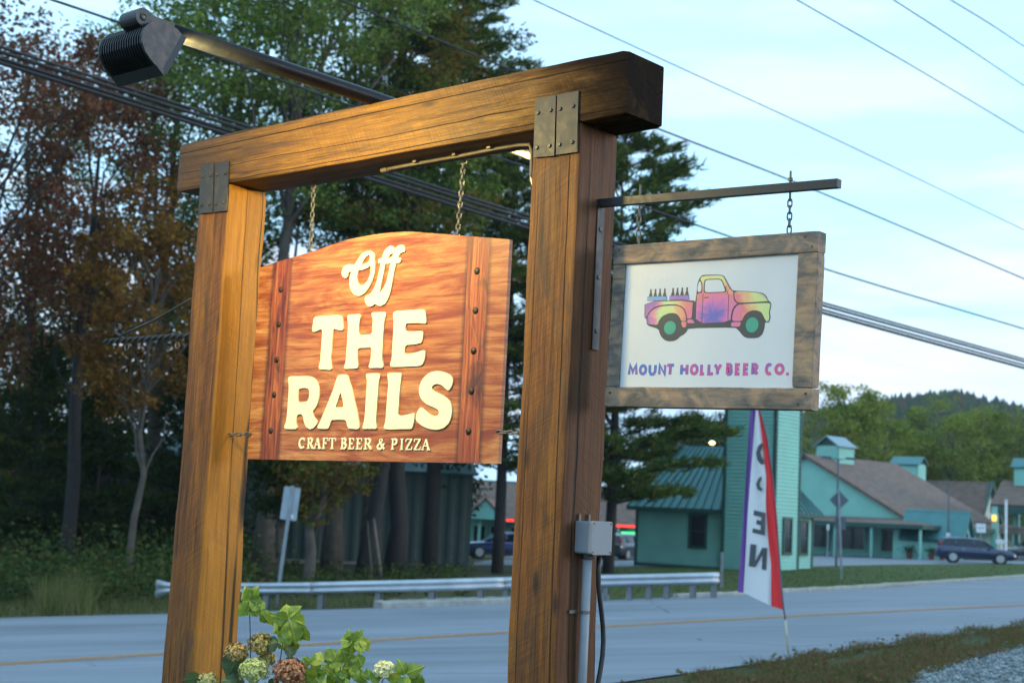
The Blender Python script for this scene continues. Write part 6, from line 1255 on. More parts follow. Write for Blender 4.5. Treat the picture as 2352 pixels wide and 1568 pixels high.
# ------------------------------------------------------------------ guard rail
M_galv = plain('galvanised_rail', (0.42, 0.45, 0.49), 0.42, 0.55, 0.18, 1.5); M_galvpost = plain('weathered_post_steel', (0.20, 0.21, 0.22), 0.6, 0.3, 0.25, 3)
rail_px = [(352, 1337), (460, 1339), (555, 1338), (700, 1337), (866, 1333), (1000, 1330), (1165, 1325), (1400, 1320), (1530, 1317), (1650, 1314)]
RP = [on_ground(x, y, 0.72) for x, y in rail_px]; RP = smooth_pts(RP, 70, 4)
gr = empty('guard_rail', (RP[35].x, RP[35].y, gz(RP[35].x, RP[35].y)), None, 'long galvanised steel guard rail along the far side of the road', 'guard rail')
sec = [(0.0, 0.0), (-0.035, -0.03), (-0.08, -0.06), (-0.08, -0.10), (-0.02, -0.135), (-0.02, -0.175), (-0.08, -0.21), (-0.08, -0.25), (-0.035, -0.28), (0.0, -0.31)]
def rail_part(i0, i1, fl=False):
    vs = []; m = len(sec)
    for i in range(i0, i1 + 1):
        p = RP[i]; t = (RP[min(69, i + 1)] - RP[max(0, i - 1)]); t.z = 0; t.normalize(); s = Vector((-t.y, t.x, 0))
        f = sstep(4, 0, i) if fl else 0
        for a, b in sec:
            b2 = b * (1 + 0.75 * f) + 0.08 * f; q = p + s * (a * (1 - 0.6 * f) + (0.12 * f) - (0.012 if i == i1 else 0)); vs.append((q.x, q.y, q.z + b2))
    fs = [(i * m + k, (i + 1) * m + k, (i + 1) * m + k + 1, i * m + k + 1) for i in range(i1 - i0) for k in range(m - 1)]
    mb = MB(); mb.add(vs, fs); o = mb.build('rail', M_galv, gr, True, True); md = o.modifiers.new('thick', 'SOLIDIFY'); md.thickness = 0.012; return o
rail_part(0, 24, True); rail_part(24, 45); rail_part(45, 69)
def post_at(x, tall=0.0, w=0.15):
    ys = np.interp(x, [p[0] for p in rail_px], [p[1] for p in rail_px]); p = on_ground(x, ys, 0.72); g = gz(p.x, p.y); back = Vector((0.05, 0.13, 0)); c = p + back
    m = MB(); h = 0.68 + tall; m.box((c.x, c.y, g + h / 2 - 0.15), (0.02, 0.15, h + 0.3), yaw(-0.4)); m.box((c.x - 0.03, c.y - 0.07, g + h / 2 - 0.15), (w, 0.015, h + 0.3), yaw(-0.4)); m.box((c.x + 0.03, c.y + 0.07, g + h / 2 - 0.15), (w, 0.015, h + 0.3), yaw(-0.4))
    m.build('post', M_galvpost, gr, False, True)
for x in (420, 610, 735, 866, 990, 1102, 1160, 1225, 1290, 1345, 1390, 1444, 1489, 1530, 1590, 1638): post_at(x)
P = on_ground(1657, 1350); m = MB(); m.box((0, 0, 0.55), (0.11, 0.02, 1.5)); m.box((-0.05, 0.02, 0.55), (0.014, 0.05, 1.5)); m.box((0.05, 0.02, 0.55), (0.014, 0.05, 1.5))
o = link('marker_post', m.mesh('marker_post'), M_galvpost); o.location = P; tag(o, 'thin steel marker post at the end of the guard rail', 'post')

# ------------------------------------------------------------------ road signs seen from behind
M_signback = plain('bare_aluminium_sign', (0.42, 0.47, 0.52), 0.45, 0.5, 0.12, 2.5); M_signpost = plain('sign_post_steel', (0.30, 0.33, 0.36), 0.5, 0.4, 0.15, 4); M_signdark = plain('dark_sign_back', (0.10, 0.12, 0.145), 0.5, 0.4, 0.15, 3)
b = on_ground(632, 1396); t = at(672, 1115, (b - Vector((0, 0, CAMZ))).dot(_f)); lean = (t - b)
rs = empty('road_sign', b, None, 'rectangular road sign seen from behind on a leaning steel post', 'road sign')
MB().bar((0, 0, -0.2), tuple(lean), 0.09, 0.05, (0, 1, 0)).build('post', M_signpost, rs)
ax = lean.normalized(); sx = Vector((1, 0, 0)) - ax * ax.x; sx.normalize(); pc = lean * 0.855
pts = []
for qx, qz, a0 in ((1, 1, 0), (-1, 1, 90), (-1, -1, 180), (1, -1, 270)):
    for k in range(4): a = math.radians(a0 + 30 * k); pts.append((qx * (0.23 - 0.04) + 0.04 * math.cos(a), qz * (0.46 - 0.04) + 0.04 * math.sin(a)))
MB().prism(pts, lambda x, z, h: tuple(pc + sx * x + ax * z + Vector((0, 0.05 + h, 0))), 0.006).build('sign_panel', M_signback, rs)
MB().prism([(0.06, -0.40), (0.14, -0.40), (0.14, -0.30), (0.06, -0.30)], lambda x, z, h: tuple(pc + sx * x + ax * z + Vector((0, 0.044 - h, 0))), 0.003).build('sticker', plain('white_sticker', (0.8, 0.8, 0.8), 0.5), rs)
b = on_ground(1934, 1330); dd = (b - Vector((0, 0, CAMZ))).dot(_f); tp = at(1926, 1122, dd) - b
ds = empty('road_sign', b, None, 'dark diamond road sign seen from behind on a steel post on the lawn', 'road sign')
MB().bar((0, 0, -0.2), tuple(tp), 0.09, 0.06, (0, 1, 0)).build('post', M_signpost, ds)
pc = at(1928, 1148, dd) - b; MB().prism([(0.42, 0), (0, 0.42), (-0.42, 0), (0, -0.42)], lambda x, z, h: tuple(pc + Vector((x, 0.05 + h, z))), 0.008).build('sign_panel', M_signdark, ds)
pc2 = at(1931, 1201, dd) - b; MB().prism([(-0.24, -0.26), (0.24, -0.26), (0.24, 0.26), (-0.24, 0.26)], lambda x, z, h: tuple(pc2 + Vector((x, 0.05 + h, z))), 0.008).build('advisory_panel', M_signdark, ds)

# ------------------------------------------------------------------ lamp posts of the lot
def lot_light(px, ytop, d, label, lit=False, heads=2, arm=0.9):
    P = at(px, 1280, d); g = gz(P.x, P.y); T_ = at(px, ytop, d).z - g
    o = empty('lamp_post', (P.x, P.y, g), None, label, 'lamp post'); MB().tube([(0, 0, -0.3), (0, 0, T_)], [0.08, 0.05], 8).build('pole', M_signdark, o)
    for s in ((-1, 1) if heads == 2 else (-1,)):
        m = MB(); m.bar((0, 0, T_ - 0.03), (s * arm * 0.6, 0, T_ + 0.03), 0.05, 0.05); m.build('arm', M_signdark, o)
        m = MB(); m.box((s * arm * 0.75, 0, T_ + 0.05), (arm * 0.55, 0.28, 0.12)); hd = m.build('head', M_signdark, o)
        if lit: MB().lathe([(0.05, -0.12), (0.2, -0.05), (0.22, 0.06), (0.1, 0.14)], 10, (s * arm * 0.75, -0.2, T_ - 0.08)).build('lit_globe', glow('street_lamp_glow', (1.0, 0.62, 0.22), 3.5), o)
lot_light(1921, 1052, 80, 'twin headed lamp post in front of the brown roofed shop'); lot_light(2178, 1110, 98, 'thin lamp post rising beside the car', heads=1, arm=0.5)
lot_light(1631, 1013, 108, 'lit street lamp glowing beside the tower house', True, 1, 0.2)
# white pole sign with small placards in the far lot
P = at(2310, 1258, 98); g = gz(P.x, P.y); o = empty('white_pole', (P.x, P.y, g), None, 'plain white pole standing in the far lot', 'pole'); MB().tube([(0, 0, -0.2), (0, 0, at(2312, 1150, 98).z - g)], 0.09, 8).build('shaft', plain('white_pole_paint', (0.75, 0.75, 0.75), 0.5), o)
MB().lathe([(0.11, 0), (0.11, 0.08), (0.03, 0.14)], 8, (0, 0, at(2312, 1150, 98).z - g)).build('cap', M_signback, o)
for px, py, w, h, d, lab in ((2253, 1212, 0.62, 0.6, 98, 'white placard on the wall beside the entrance porch'), (2178, 1228, 0.28, 0.3, 98, 'small white placard above the car roof'), (1902, 1210, 0.16, 0.36, 96, 'small white notice on the porch post of the brown roofed shop'), (2297, 1243, 0.55, 0.25, 97, 'low pinkish notice by the white pole')):
    P = at(px, py, d); g = gz(P.x, P.y); o = empty('notice_board', (P.x, P.y, g), None, lab, 'notice'); zc = P.z - g
    MB().box((0, 0, zc), (w, 0.04, h)).build('panel', plain('notice_white', (0.72, 0.74, 0.76), 0.5), o); MB().box((0, 0.05, zc / 2 - .1), (0.05, 0.04, zc + .1)).build('post', M_signpost, o)
    MB().box((0, -0.025, zc), (w * 0.7, 0.01, h * 0.14)).build('text_line', plain('notice_ink', (0.35, 0.4, 0.45), 0.6), o)

# ------------------------------------------------------------------ cars
M_tyre = plain('tyre_rubber', (0.015, 0.015, 0.016), 0.85); M_rim = plain('alloy_rim', (0.42, 0.44, 0.47), 0.35, 0.7, 0.1); M_cglass = NT('car_glass'); M_cglass.color((0.012, 0.016, 0.022)).rough(0.06); M_cglass = M_cglass.m
M_trim = plain('black_trim', (0.02, 0.02, 0.022), 0.6); M_red_l = plain('tail_lamp', (0.35, 0.015, 0.015), 0.25); M_headl = plain('head_lamp', (0.6, 0.62, 0.65), 0.15)
def paint(name, c):
    t = NT(name); t.color(c); t.rough(0.28); t.set('Metallic', 0.25); t.set('Coat Weight', 0.8); t.set('Coat Roughness', 0.06); return t.m
def car(name, loc, rz, pm, label, group):
    """estate car, nose towards local +x, 4.8 m long"""
    o = empty(name, loc, yaw(rz), label, 'car', group)
    # lower body sections: x, z bottom, z waist, half width bottom, half width waist
    S = [(-2.40, .48, .80, .62, .66), (-2.34, .34, .98, .80, .82), (-2.10, .27, 1.02, .88, .90), (-1.3, .24, 1.02, .90, .92), (-0.3, .23, 1.00, .91, .93), (0.75, .23, .98, .90, .92), (1.05, .24, .965, .90, .915), (1.7, .25, .90, .88, .89), (2.15, .28, .80, .82, .82), (2.36, .34, .66, .68, .68), (2.40, .42, .58, .55, .55)]
    vs = []; 
    for x, zb, zw, hb, hw in S:
        zm = zb + (zw - zb) * 0.62
        vs += [(x, -hb * .93, zb), (x, -hb * 1.02, zb + .1), (x, -hw * 1.02, zm), (x, -hw * .985, zw - .03), (x, -hw * .93, zw), (x, 0, zw + .025), (x, hw * .93, zw), (x, hw * .985, zw - .03), (x, hw * 1.02, zm), (x, hb * 1.02, zb + .1), (x, hb * .93, zb)]
    n = 11; fs = [(i * n + k, (i + 1) * n + k, (i + 1) * n + (k + 1) % n, i * n + (k + 1) % n) for i in range(len(S) - 1) for k in range(n)] + [tuple(range(n - 1, -1, -1))[::-1], tuple((len(S) - 1) * n + k for k in range(n))[::-1]]
    MB().add(vs, fs).build('body', pm, o, True)
    # glass house
    G = [(-2.26, 1.0, 1.04, .78), (-2.02, 1.0, 1.40, .76), (-1.75, 1.0, 1.47, .76), (-0.6, .99, 1.51, .77), (0.15, .98, 1.47, .76), (0.45, .97, 1.38, .76), (1.12, .95, 0.985, .78)]
    vs = []
    for x, z0, z1, hw in G: vs += [(x, -hw - .06, z0), (x, -hw + .09, z1), (x, hw - .09, z1), (x, hw + .06, z0)]
    fs = [(i * 4 + k, (i + 1) * 4 + k, (i + 1) * 4 + (k + 1) % 4, i * 4 + (k + 1) % 4) for i in range(len(G) - 1) for k in range(4)] + [(0, 1, 2, 3), tuple((len(G) - 1) * 4 + k for k in (3, 2, 1, 0))]
    MB().add(vs, fs).build('windows', M_cglass, o)
    m = MB(); R_ = [(x, z + .018, hw - .07) for x, _, z, hw in G[1:6]]; vs = []
    for x, z, hw in R_: vs += [(x, -hw - .03, z - .07), (x, -hw, z), (x, 0, z + .025), (x, hw, z), (x, hw + .03, z - .07)]
    m.add(vs, [(i * 5 + k, (i + 1) * 5 + k, (i + 1) * 5 + k + 1, i * 5 + k + 1) for i in range(len(R_) - 1) for k in range(4)])
    for s in (-1, 1):
        for (xa, za), (xb, zb), w in (((1.12, .97), (0.40, 1.42), .07), ((-0.12, .99), (-0.18, 1.47), .07), ((-1.18, 1.0), (-1.22, 1.46), .08), ((-2.22, 1.02), (-1.95, 1.43), .16)):
            m.bar((xa, s * .845, za), (xb, s * .70, zb), w, .03, (0, 1, 0))
    m.build('roof', pm, o, True)
    for s in (-1, 1):
        MB().tube([(-1.8, s * .62, 1.50), (-1.7, s * .62, 1.555), (0.0, s * .62, 1.545), (0.12, s * .62, 1.49)], 0.018, 6).build('roof_rail', M_rim, o)
        m = MB(); m.box((0.78, s * 1.0, 1.04), (0.12, 0.2, 0.13)); m.build('mirror', pm, o)
        m = MB(); m.box((0, s * .925, .31), (2.1, .05, .13)); m.build('sill', M_trim, o)
        m = MB(); m.add([(-2.33, s * .60, .86), (-2.10, s * .905, .90), (-2.02, s * .86, 1.28), (-2.2, s * .72, 1.30)], [(0, 1, 2, 3), (3, 2, 1, 0)]); m.build('tail_light', M_red_l, o)
        m = MB(); m.add([(2.385, s * .45, .62), (2.20, s * .80, .68), (2.02, s * .84, .80), (2.25, s * .50, .74)], [(0, 1, 2, 3), (3, 2, 1, 0)]); m.build('headlight', M_headl, o)
        for hx in (0.45, -0.75): MB().box((hx, s * .945, .86), (.18, .03, .04)).build('door_handle', M_rim, o)
        for wx in (1.43, -1.36):
            R = Matrix.Rotation(math.pi / 2, 3, 'X')
            MB().lathe([(.40, -.03), (.40, .03)], 22, (wx, s * .895, .345), R).build('wheel_arch', M_trim, o)
            w = MB().lathe([(.25, -.11), (.335, -.10), (.345, -.03), (.345, .03), (.335, .10), (.25, .11)], 22, (wx, s * .84, .345), R).build('wheel', M_tyre, o, True)
            m = MB(); m.lathe([(.235, -.012), (.24, .0), (.235, .012)], 18, (wx, s * .945, .345), R)
            for k in range(5):
                a = k * 1.2566; m.box((wx + .14 * math.cos(a), s * .957, .345 + .14 * math.sin(a)), (.2, .012, .055), Matrix.Rotation(-a, 3, 'Y'))
            m.build('rim', M_rim, w)
    MB().box((2.36, 0, .45), (.1, 1.3, .2)).build('bumper', M_trim, o); MB().box((-2.37, 0, .48), (.1, 1.4, .2)).build('bumper', M_trim, o)
    return o
CG = 'cars in the far lot'
P = on_ground(2240, 1292); P = at(2240, 1250, 91); P.z = gz(P.x, P.y); car('estate_car', P, math.radians(-14), paint('navy_paint', (0.018, 0.03, 0.085)), 'dark blue estate car leaving the lot in front of the shops', CG)
def lotcar(px, d, rz, c, lab, nm): P = at(px, 1280, d); car('parked_car', (P.x, P.y, gz(P.x, P.y)), rz, paint(nm, c), lab, CG)
lotcar(1150, 86, math.radians(190), (0.015, 0.03, 0.12), 'blue car parked under the shop row beyond the pine trunks', 'blue_paint')
lotcar(1432, 88, math.radians(60), (0.02, 0.02, 0.024), 'black car parked beside the pine right of the grey box post', 'black_paint')
lotcar(2385, 100, math.radians(200), (0.03, 0.03, 0.035), 'dark car at the picture edge behind the green canopy post', 'charcoal_paint')
lotcar(1395, 94, math.radians(80), (0.5, 0.5, 0.5), 'white car parked behind the grey box post', 'white_paint')

# potted plants on the shop porch
for i, (px, d) in enumerate(((2088, 99), (2139, 97.5), (2164, 97))):
    P = at(px, 1280, d); g = gz(P.x, P.y); o = empty('potted_plant', (P.x, P.y, g), None, ['potted plant by the shop windows on the porch', 'potted plant in the middle of the porch row', 'potted plant nearest the blue estate car'][i], 'plant', 'pots on the shop porch')
    MB().lathe([(0.16, 0), (0.24, 0.42), (0.26, 0.44), (0.2, 0.44)], 10).build('pot', M_pot, o)
    rng = np.random.default_rng(i); c = rng.normal(size=(160, 3)) * np.array([0.2, 0.2, 0.16]) + np.array([0, 0, 0.62]); link('foliage', np_mesh('foliage', *leaves(c, 0.14)), M_potleaf, o)

# ------------------------------------------------------------------ feather flag
fb = on_ground(1808, 1502); fd = (fb - Vector((0, 0, CAMZ))).dot(_f)
flag = empty('feather_flag', fb, None, 'purple, white and red feather flag spelling OPEN, seen from behind', 'flag')
def c5(x, y): return ((1720 + x * 240 / 607) * .9408, (980 + y * 620 / 1568) * .9408)
def fw(x, y, dd=0.0): px, py = c5(x, y); return at(px, py, fd + dd) - fb
right = [(490, 1285), (470, 1120), (455, 900), (440, 700), (415, 450), (385, 230), (362, 130), (335, 45), (318, -40), (300, -130), (290, -190), (278, -215)]
left = [(205, 1175), (217, 1000), (228, 850), (240, 700), (253, 500), (268, 280), (277, 130), (285, 45), (287, -30), (287, -110), (283, -180), (276, -215)]
white0 = [(240, 1178), (250, 1000), (258, 850), (266, 700), (281, 500), (299, 280), (308, 130), (316, 45), (311, -20), (302, -100), (292, -170), (277, -215)]
red0 = [(412, 1260), (411, 1010), (392, 850), (378, 640), (380, 450), (358, 250), (350, 180), (333, 60), (318, -30), (300, -120), (290, -185), (278, -214)]
def interp(c, t):
    ys = [p[1] for p in c][::-1]; xs = [p[0] for p in c][::-1]; y = c[0][1] + (c[-1][1] - c[0][1]) * t; return float(np.interp(y, ys, xs)), y
def cloth(ca, cb, mat, name, d0, d1, m=6, n=40):
    vs = []
    for i in range(n + 1):
        t = i / n; a, b = interp(ca, t), interp(cb, t)
        for k in range(m + 1):
            f = k / m; x, y = a[0] + (b[0] - a[0]) * f, a[1] + (b[1] - a[1]) * f
            dp = d0 + (d1 - d0) * f; dp = dp * (1 - 0.8 * t) + 0.03 * math.sin(t * 9 + f * 5 + d0 * 9); vs.append(fw(x, y, dp))
    fs = [(i * (m + 1) + k, i * (m + 1) + k + 1, (i + 1) * (m + 1) + k + 1, (i + 1) * (m + 1) + k) for i in range(n) for k in range(m)]
    o = MB().add(vs, fs).build(name, mat, flag, True); return o
def fabric(name, c):
    t = NT(name); n = t.noise(t.tc(), 90, 2); d = t.n.new('ShaderNodeBsdfDiffuse'); tr = t.n.new('ShaderNodeBsdfTranslucent'); ms = t.n.new('ShaderNodeMixShader'); ms.inputs[0].default_value = 0.35
    col = t.ramp(n, [(0.3, tuple(x * .92 for x in c)), (0.7, c)])
    for s in (d, tr): t.l.new(col, s.inputs['Color'])
    t.l.new(d.outputs[0], ms.inputs[1]); t.l.new(tr.outputs[0], ms.inputs[2]); t.l.new(ms.outputs[0], t.out.inputs['Surface']); return t.m
cloth(left, white0, fabric('purple_fabric', (0.17, 0.085, 0.30)), 'purple_band', 0.75, 0.62)
cloth(white0, red0, fabric('white_fabric', (0.66, 0.68, 0.70)), 'white_band', 0.62, 0.22)
cloth(red0, right, fabric('red_fabric', (0.72, 0.055, 0.06)), 'red_band', 0.22, 0.0)
M_fletter = fabric('grey_flag_print', (0.13, 0.145, 0.155))
def fdep(x, y):
    """depth of the white band at this place, just in front of it"""
    t = (y - 1230) / (-215 - 1230); a = interp(white0, t)[0]; b = interp(red0, t)[0]; f = (x - a) / (b - a + 1e-6)
    return (0.62 + (0.22 - 0.62) * f) * (1 - 0.8 * t) - 0.045
def fpoly(*polys):
    m = MB()
    for p in polys:
        tri = tessellate_polygon([[Vector((a, b, 0)) for a, b in p]]); m.add([fw(a, b, fdep(a, b)) for a, b in p], [tuple(t) for t in tri])
    m.build('letter', M_fletter, flag)
fpoly([(350, 255), (330, 275), (318, 315), (325, 360), (348, 388), (366, 385), (366, 365), (352, 340), (346, 312), (356, 280), (362, 262)])
fpoly([(355, 460), (335, 470), (318, 505), (325, 540), (350, 555), (362, 540), (345, 525), (340, 505), (352, 485)])
fpoly([(378, 686), (305, 668), (301, 700), (350, 712), (349, 735), (322, 728), (318, 755), (347, 763), (345, 792), (298, 780), (294, 808), (374, 826)])
fpoly([(283, 877), (320, 882), (313, 985), (356, 900), (388, 902), (381, 1040), (352, 1034), (357, 950), (312, 1022), (272, 1015)])
pole = [fw(518, 1560), fw(508, 1440), fw(496, 1320), fw(490, 1285)] + [fw(x + 3, y) for x, y in right[1:]]
MB().tube(pole, [0.013] * 4 + [0.011] * (len(pole) - 4), 8).build('flag_pole', plain('flag_pole_dark', (0.10, 0.10, 0.13), 0.5), flag, True)
MB().tube([fw(519, 1562), fw(508, 1440), fw(499, 1345)], 0.016, 8).build('ground_stake', plain('cream_stake', (0.45, 0.42, 0.30), 0.6), flag, True)

# ------------------------------------------------------------------ overhead lines
M_wire = plain('black_cable', (0.004, 0.0045, 0.006), 0.6)
def wire(pts, r, label, d0, d1, dz=0.0):
    x0, x1 = pts[0][0], pts[-1][0]
    W = []
    for x, y in pts:
        f = (x - x0) / (x1 - x0); d = 1 / ((1 - f) / d0 + f / d1); W.append(at(x, y, d))
    a, b = W[0] + (W[0] - W[1]).normalized() * 3, W[-1] + (W[-1] - W[-2]).normalized() * 12
    P = resample([a] + W + [b], 40); P = smooth_pts(P, 40, 6); o = W[len(W) // 2]
    q = link('power_line', MB().tube([p - o for p in P], r, 6).mesh('power_line', True), M_wire); q.location = o; tag(q, label, 'power line', 'overhead lines along the road')
main = [(0, 0), (300, 95), (550, 175), (860, 272), (1215, 386), (1500, 468), (1880, 577), (2352, 707)]
for dy0, dy1, r, lab in ((108, 117, 0.027, 'uppermost of the four thick black cables bundled below the flood light'), (119, 123, 0.034, 'second from the top of the four thick black cables bundled below the flood light'), (134, 131, 0.029, 'third from the top of the four thick black cables bundled below the flood light'), (144, 138, 0.040, 'lowest of the four thick black cables bundled below the flood light')):
    wire([(x, y + dy0 + (dy1 - dy0) * x / 2352) for x, y in main], r, lab, 22, 44)
wire([(126, 0), (300, 56), (430, 105), (800, 243), (1133, 360), (1490, 478), (1880, 615), (2352, 755)], 0.026, 'single black line passing right behind the flood light head', 26, 48)
wire([(780, 0), (1170, 160), (1525, 302), (1815, 412), (2352, 640)], 0.024, 'black line leaving the beam end and crossing the black arm', 30, 46)
wire([(1225, 0), (1440, 100), (1900, 310), (2352, 528)], 0.013, 'thin line crossing the sky just above the beam end', 28, 42)
wire([(1830, 0), (2090, 148), (2352, 305)], 0.013, 'thin line crossing the upper sky, lowest of three at the corner', 26, 36)
wire([(2052, 0), (2200, 95), (2352, 197)], 0.012, 'thin line crossing the upper sky, middle of three at the corner', 26, 34)
wire([(2183, 0), (2270, 52), (2352, 107)], 0.012, 'thin line crossing the upper sky, closest to the corner', 26, 34)

# ------------------------------------------------------------------ hydrangea in front of the post
HDp = 6.15; hb = at(640, 1560, HDp); hb.z = gz(hb.x, hb.y)
hyd = empty('hydrangea', hb, None, 'hydrangea with fading flower heads at the foot of the frame', 'plant')
def hc(x, y, d=0.0): return at(395 + .256 * x, 1317 + .256 * y, HDp + d) - hb
def veined(name, cs):
    t = NT(name); n = t.noise(t.tc('Generated'), 5, 4); oi = t.n.new('ShaderNodeObjectInfo')
    f = t.math('ADD', t.math('MULTIPLY', n, 0.6), t.math('MULTIPLY', oi.outputs['Random'], 0.45)); c = t.ramp(f, [(0.2, cs[0]), (0.55, cs[1]), (0.85, cs[2])])
    X = t.xyz(t.tc('Object')); v = t.wave(t.mapping(t.tc('Object'), (1, 1, 1)), 3.2, 1.5, 1, 1, 'Y')
    ax = t.math('ABSOLUTE', X[0]); vein = t.math('FRACT', t.math('MULTIPLY', t.math('SUBTRACT', X[1], t.math('MULTIPLY', ax, 0.9)), 6.5)); vm = t.ramp(vein, [(0.0, 0.5), (0.12, 0.0), (0.9, 0.0), (1.0, 0.5)])
    mid = t.ramp(ax, [(0.012, 0.6), (0.03, 0.0)])
    c = t.mix(t.math('MAXIMUM', vm, mid), c, tuple(min(1, x * 1.5 + .02) for x in cs[2]))
    d = t.n.new('ShaderNodeBsdfTranslucent'); ms = t.n.new('ShaderNodeMixShader'); ms.inputs[0].default_value = 0.25; t.color(c); t.rough(0.5); t.l.new(c, d.inputs['Color']); t.bump(vein, 0.25, 0.02)
    t.l.new(t.b.outputs[0], ms.inputs[1]); t.l.new(d.outputs[0], ms.inputs[2]); t.l.new(ms.outputs[0], t.out.inputs['Surface']); return t.m
M_leafL = veined('hydrangea_leaf', [(0.11, 0.20, 0.03), (0.22, 0.34, 0.045), (0.38, 0.42, 0.06)]); M_leafD = veined('hydrangea_leaf_dark', [(0.05, 0.085, 0.035), (0.085, 0.13, 0.05), (0.12, 0.17, 0.06)])
def leaf_mesh(seed, fold, curl):
    r = random.Random(seed); vs = []; L = 9; prof_ = [0.03, .26, .40, .45, .44, .38, .28, .15, 0.01]
    for i in range(L):
        t = i / (L - 1); zc = -curl * t * t
        for k in range(5):
            f = (k - 2) / 2; w = prof_[i] * (1 + 0.06 * r.uniform(-1, 1)); vs.append((f * w, t - 0.06 * abs(f), zc + fold * abs(f) * w * 1.3 + 0.07 * abs(f) * math.sin(t * 14 + seed + (2 if f > 0 else 0)) * w * 2 + 0.02 * r.uniform(-1, 1) * (abs(f) > .4)))
    fs = [(i * 5 + k, i * 5 + k + 1, (i + 1) * 5 + k + 1, (i + 1) * 5 + k) for i in range(L - 1) for k in range(4)]
    return MB().add(vs, fs).mesh('leaf', True)
LM = [leaf_mesh(s, f, c) for s, f, c in ((1, 0.22, 0.35), (2, 0.10, 0.55), (3, 0.30, 0.2), (4, -0.22, 0.45))]; LMD = [leaf_mesh(7, 0.2, 0.25), leaf_mesh(8, -0.2, 0.4)]
for me in LM: me.materials.append(M_leafL)
for me in LMD: me.materials.append(M_leafD)
rl = random.Random(4)
def leaf(x, y, ang, size, dark=False, tilt=None, d=0.0, roll=None):
    """leaf with its stalk end at (x, y); ang: direction of the tip in the picture, 0 = right, 90 = up"""
    me = rl.choice(LMD if dark else LM); o = link('leaf', me, None, hyd); p = hc(x, y, d); s = size * 1.18 * .256 * HDp / FPX
    a = math.radians(ang); tip = (_r * math.cos(a) + _u * math.sin(a)); n = -_f; tl = rl.uniform(-0.5, 0.5) if tilt is None else tilt
    tip = (tip * math.cos(tl) + n * math.sin(tl)).normalized(); sd = tip.cross(n).normalized(); nn = sd.cross(tip)
    ro = rl.uniform(-0.7, 0.7) if roll is None else roll; sd2 = sd * math.cos(ro) + nn * math.sin(ro); nn2 = sd2.cross(tip)
    M = Matrix(((sd2.x, tip.x, nn2.x, 0), (sd2.y, tip.y, nn2.y, 0), (sd2.z, tip.z, nn2.z, 0), (0, 0, 0, 1)))
    o.matrix_local = Matrix.Translation(p) @ M @ Matrix.Diagonal((s, s, s, 1)); return o
M_stem = plain('brown_stem', (0.085, 0.05, 0.035), 0.7); M_stem_g = plain('green_stem', (0.16, 0.17, 0.06), 0.7)
def stem(pts, r=0.0022, mat=None):
    MB().tube(smooth_pts([hc(*p) if not isinstance(p, Vector) else p for p in pts], 14, 3), r, 6).build('stem', mat or M_stem, hyd, True)
base = lambda dx: Vector((dx, 0.05, 0.0))
stem([(690, 200, .02), (700, 420, .02), (718, 745, .03), (700, 1000, .04), base(-.08)]); stem([(1035, 400, .03), (995, 530, .03), (960, 755, .04), (940, 1000, .05), base(0.0)])
stem([(1610, 560, .0), (1560, 740, .01), (1510, 890, .02), (1400, 1100, .04), base(.08)]); stem([(585, 820, .0), (577, 990, .0), (600, 1200, .02), base(-.05)]); stem([(1560, 735, .0), (1650, 730, .0), (1700, 840, .0)], 0.0016, M_stem_g)
stem([(1900, 930, .03), (1840, 1100, .04), base(.12)]); stem([(2060, 960, .0), (1950, 1150, .02), base(.14)]); stem([(320, 1000, 0), (420, 1250, .02), base(-.1)])
# top-left cluster
for x, y, a, s in ((690, 235, 130, 120), (695, 235, 200, 135), (700, 225, 50, 110), (705, 240, -15, 110), (690, 250, -120, 140), (705, 250, -65, 150), (690, 215, 95, 95), (700, 240, -35, 130)): leaf(x, y, a, s)
for x, y, a, s in ((800, 320, 75, 70), (805, 330, -70, 150), (800, 350, -40, 110)): leaf(x, y, a, s)
# second cluster
for x, y, a, s in ((1040, 400, 100, 130), (1035, 405, 165, 130), (1040, 410, 215, 190), (1060, 390, 35, 130), (1075, 400, -30, 140), (1060, 420, -75, 200), (1040, 430, -110, 140), (1110, 440, -65, 190), (1090, 470, -80, 170), (1020, 500, -85, 150), (1030, 560, -60, 160), (1050, 600, -75, 150)): leaf(x, y, a, s)
leaf(985, 650, 170, 90); leaf(950, 610, 190, 150, True); leaf(1060, 640, -85, 110, True)
# third
for x, y, a, s in ((1610, 610, 175, 120), (1605, 600, 100, 85), (1625, 600, 60, 90), (1615, 630, 230, 110), (1640, 600, -80, 130), (1700, 570, -70, 130), (1690, 600, -85, 110), (1600, 640, 200, 80), (1660, 560, 20, 80), (1640, 640, -95, 80)): leaf(x, y, a, s)
for x, y, a, s in ((1660, 730, -65, 110), (1600, 760, 60, 60), (1560, 790, 100, 110), (1520, 820, 140, 140), (1480, 770, 30, 120), (1400, 800, 110, 120), (1360, 770, 170, 130), (1380, 760, 40, 110), (1330, 800, 210, 120), (1240, 800, 160, 90), (1590, 850, -20, 60), (1660, 830, -85, 170), (1640, 850, -60, 110)): leaf(x, y, a, s)
for _ in range(46): leaf(rl.uniform(1150, 1620), rl.uniform(850, 1060), rl.uniform(0, 360), rl.uniform(70, 140), False, None, rl.uniform(-.03, .1))
for x, y, a, s in ((2090, 900, 100, 120), (2110, 890, 30, 130), (2150, 900, -60, 150), (2050, 920, 190, 120), (2090, 930, -95, 170), (2180, 880, -75, 150), (2040, 960, -120, 120), (2080, 880, 140, 90), (1780, 950, 100, 110), (1790, 960, 30, 90), (1760, 990, 180, 80)): leaf(x, y, a, s)
leaf(600, 720, -115, 220, True, 0.1, -.02, 0.2); leaf(590, 950, 175, 130, True); leaf(250, 920, 195, 140, True, 0.1, 0, 0.2); leaf(1220, 800, 130, 70)
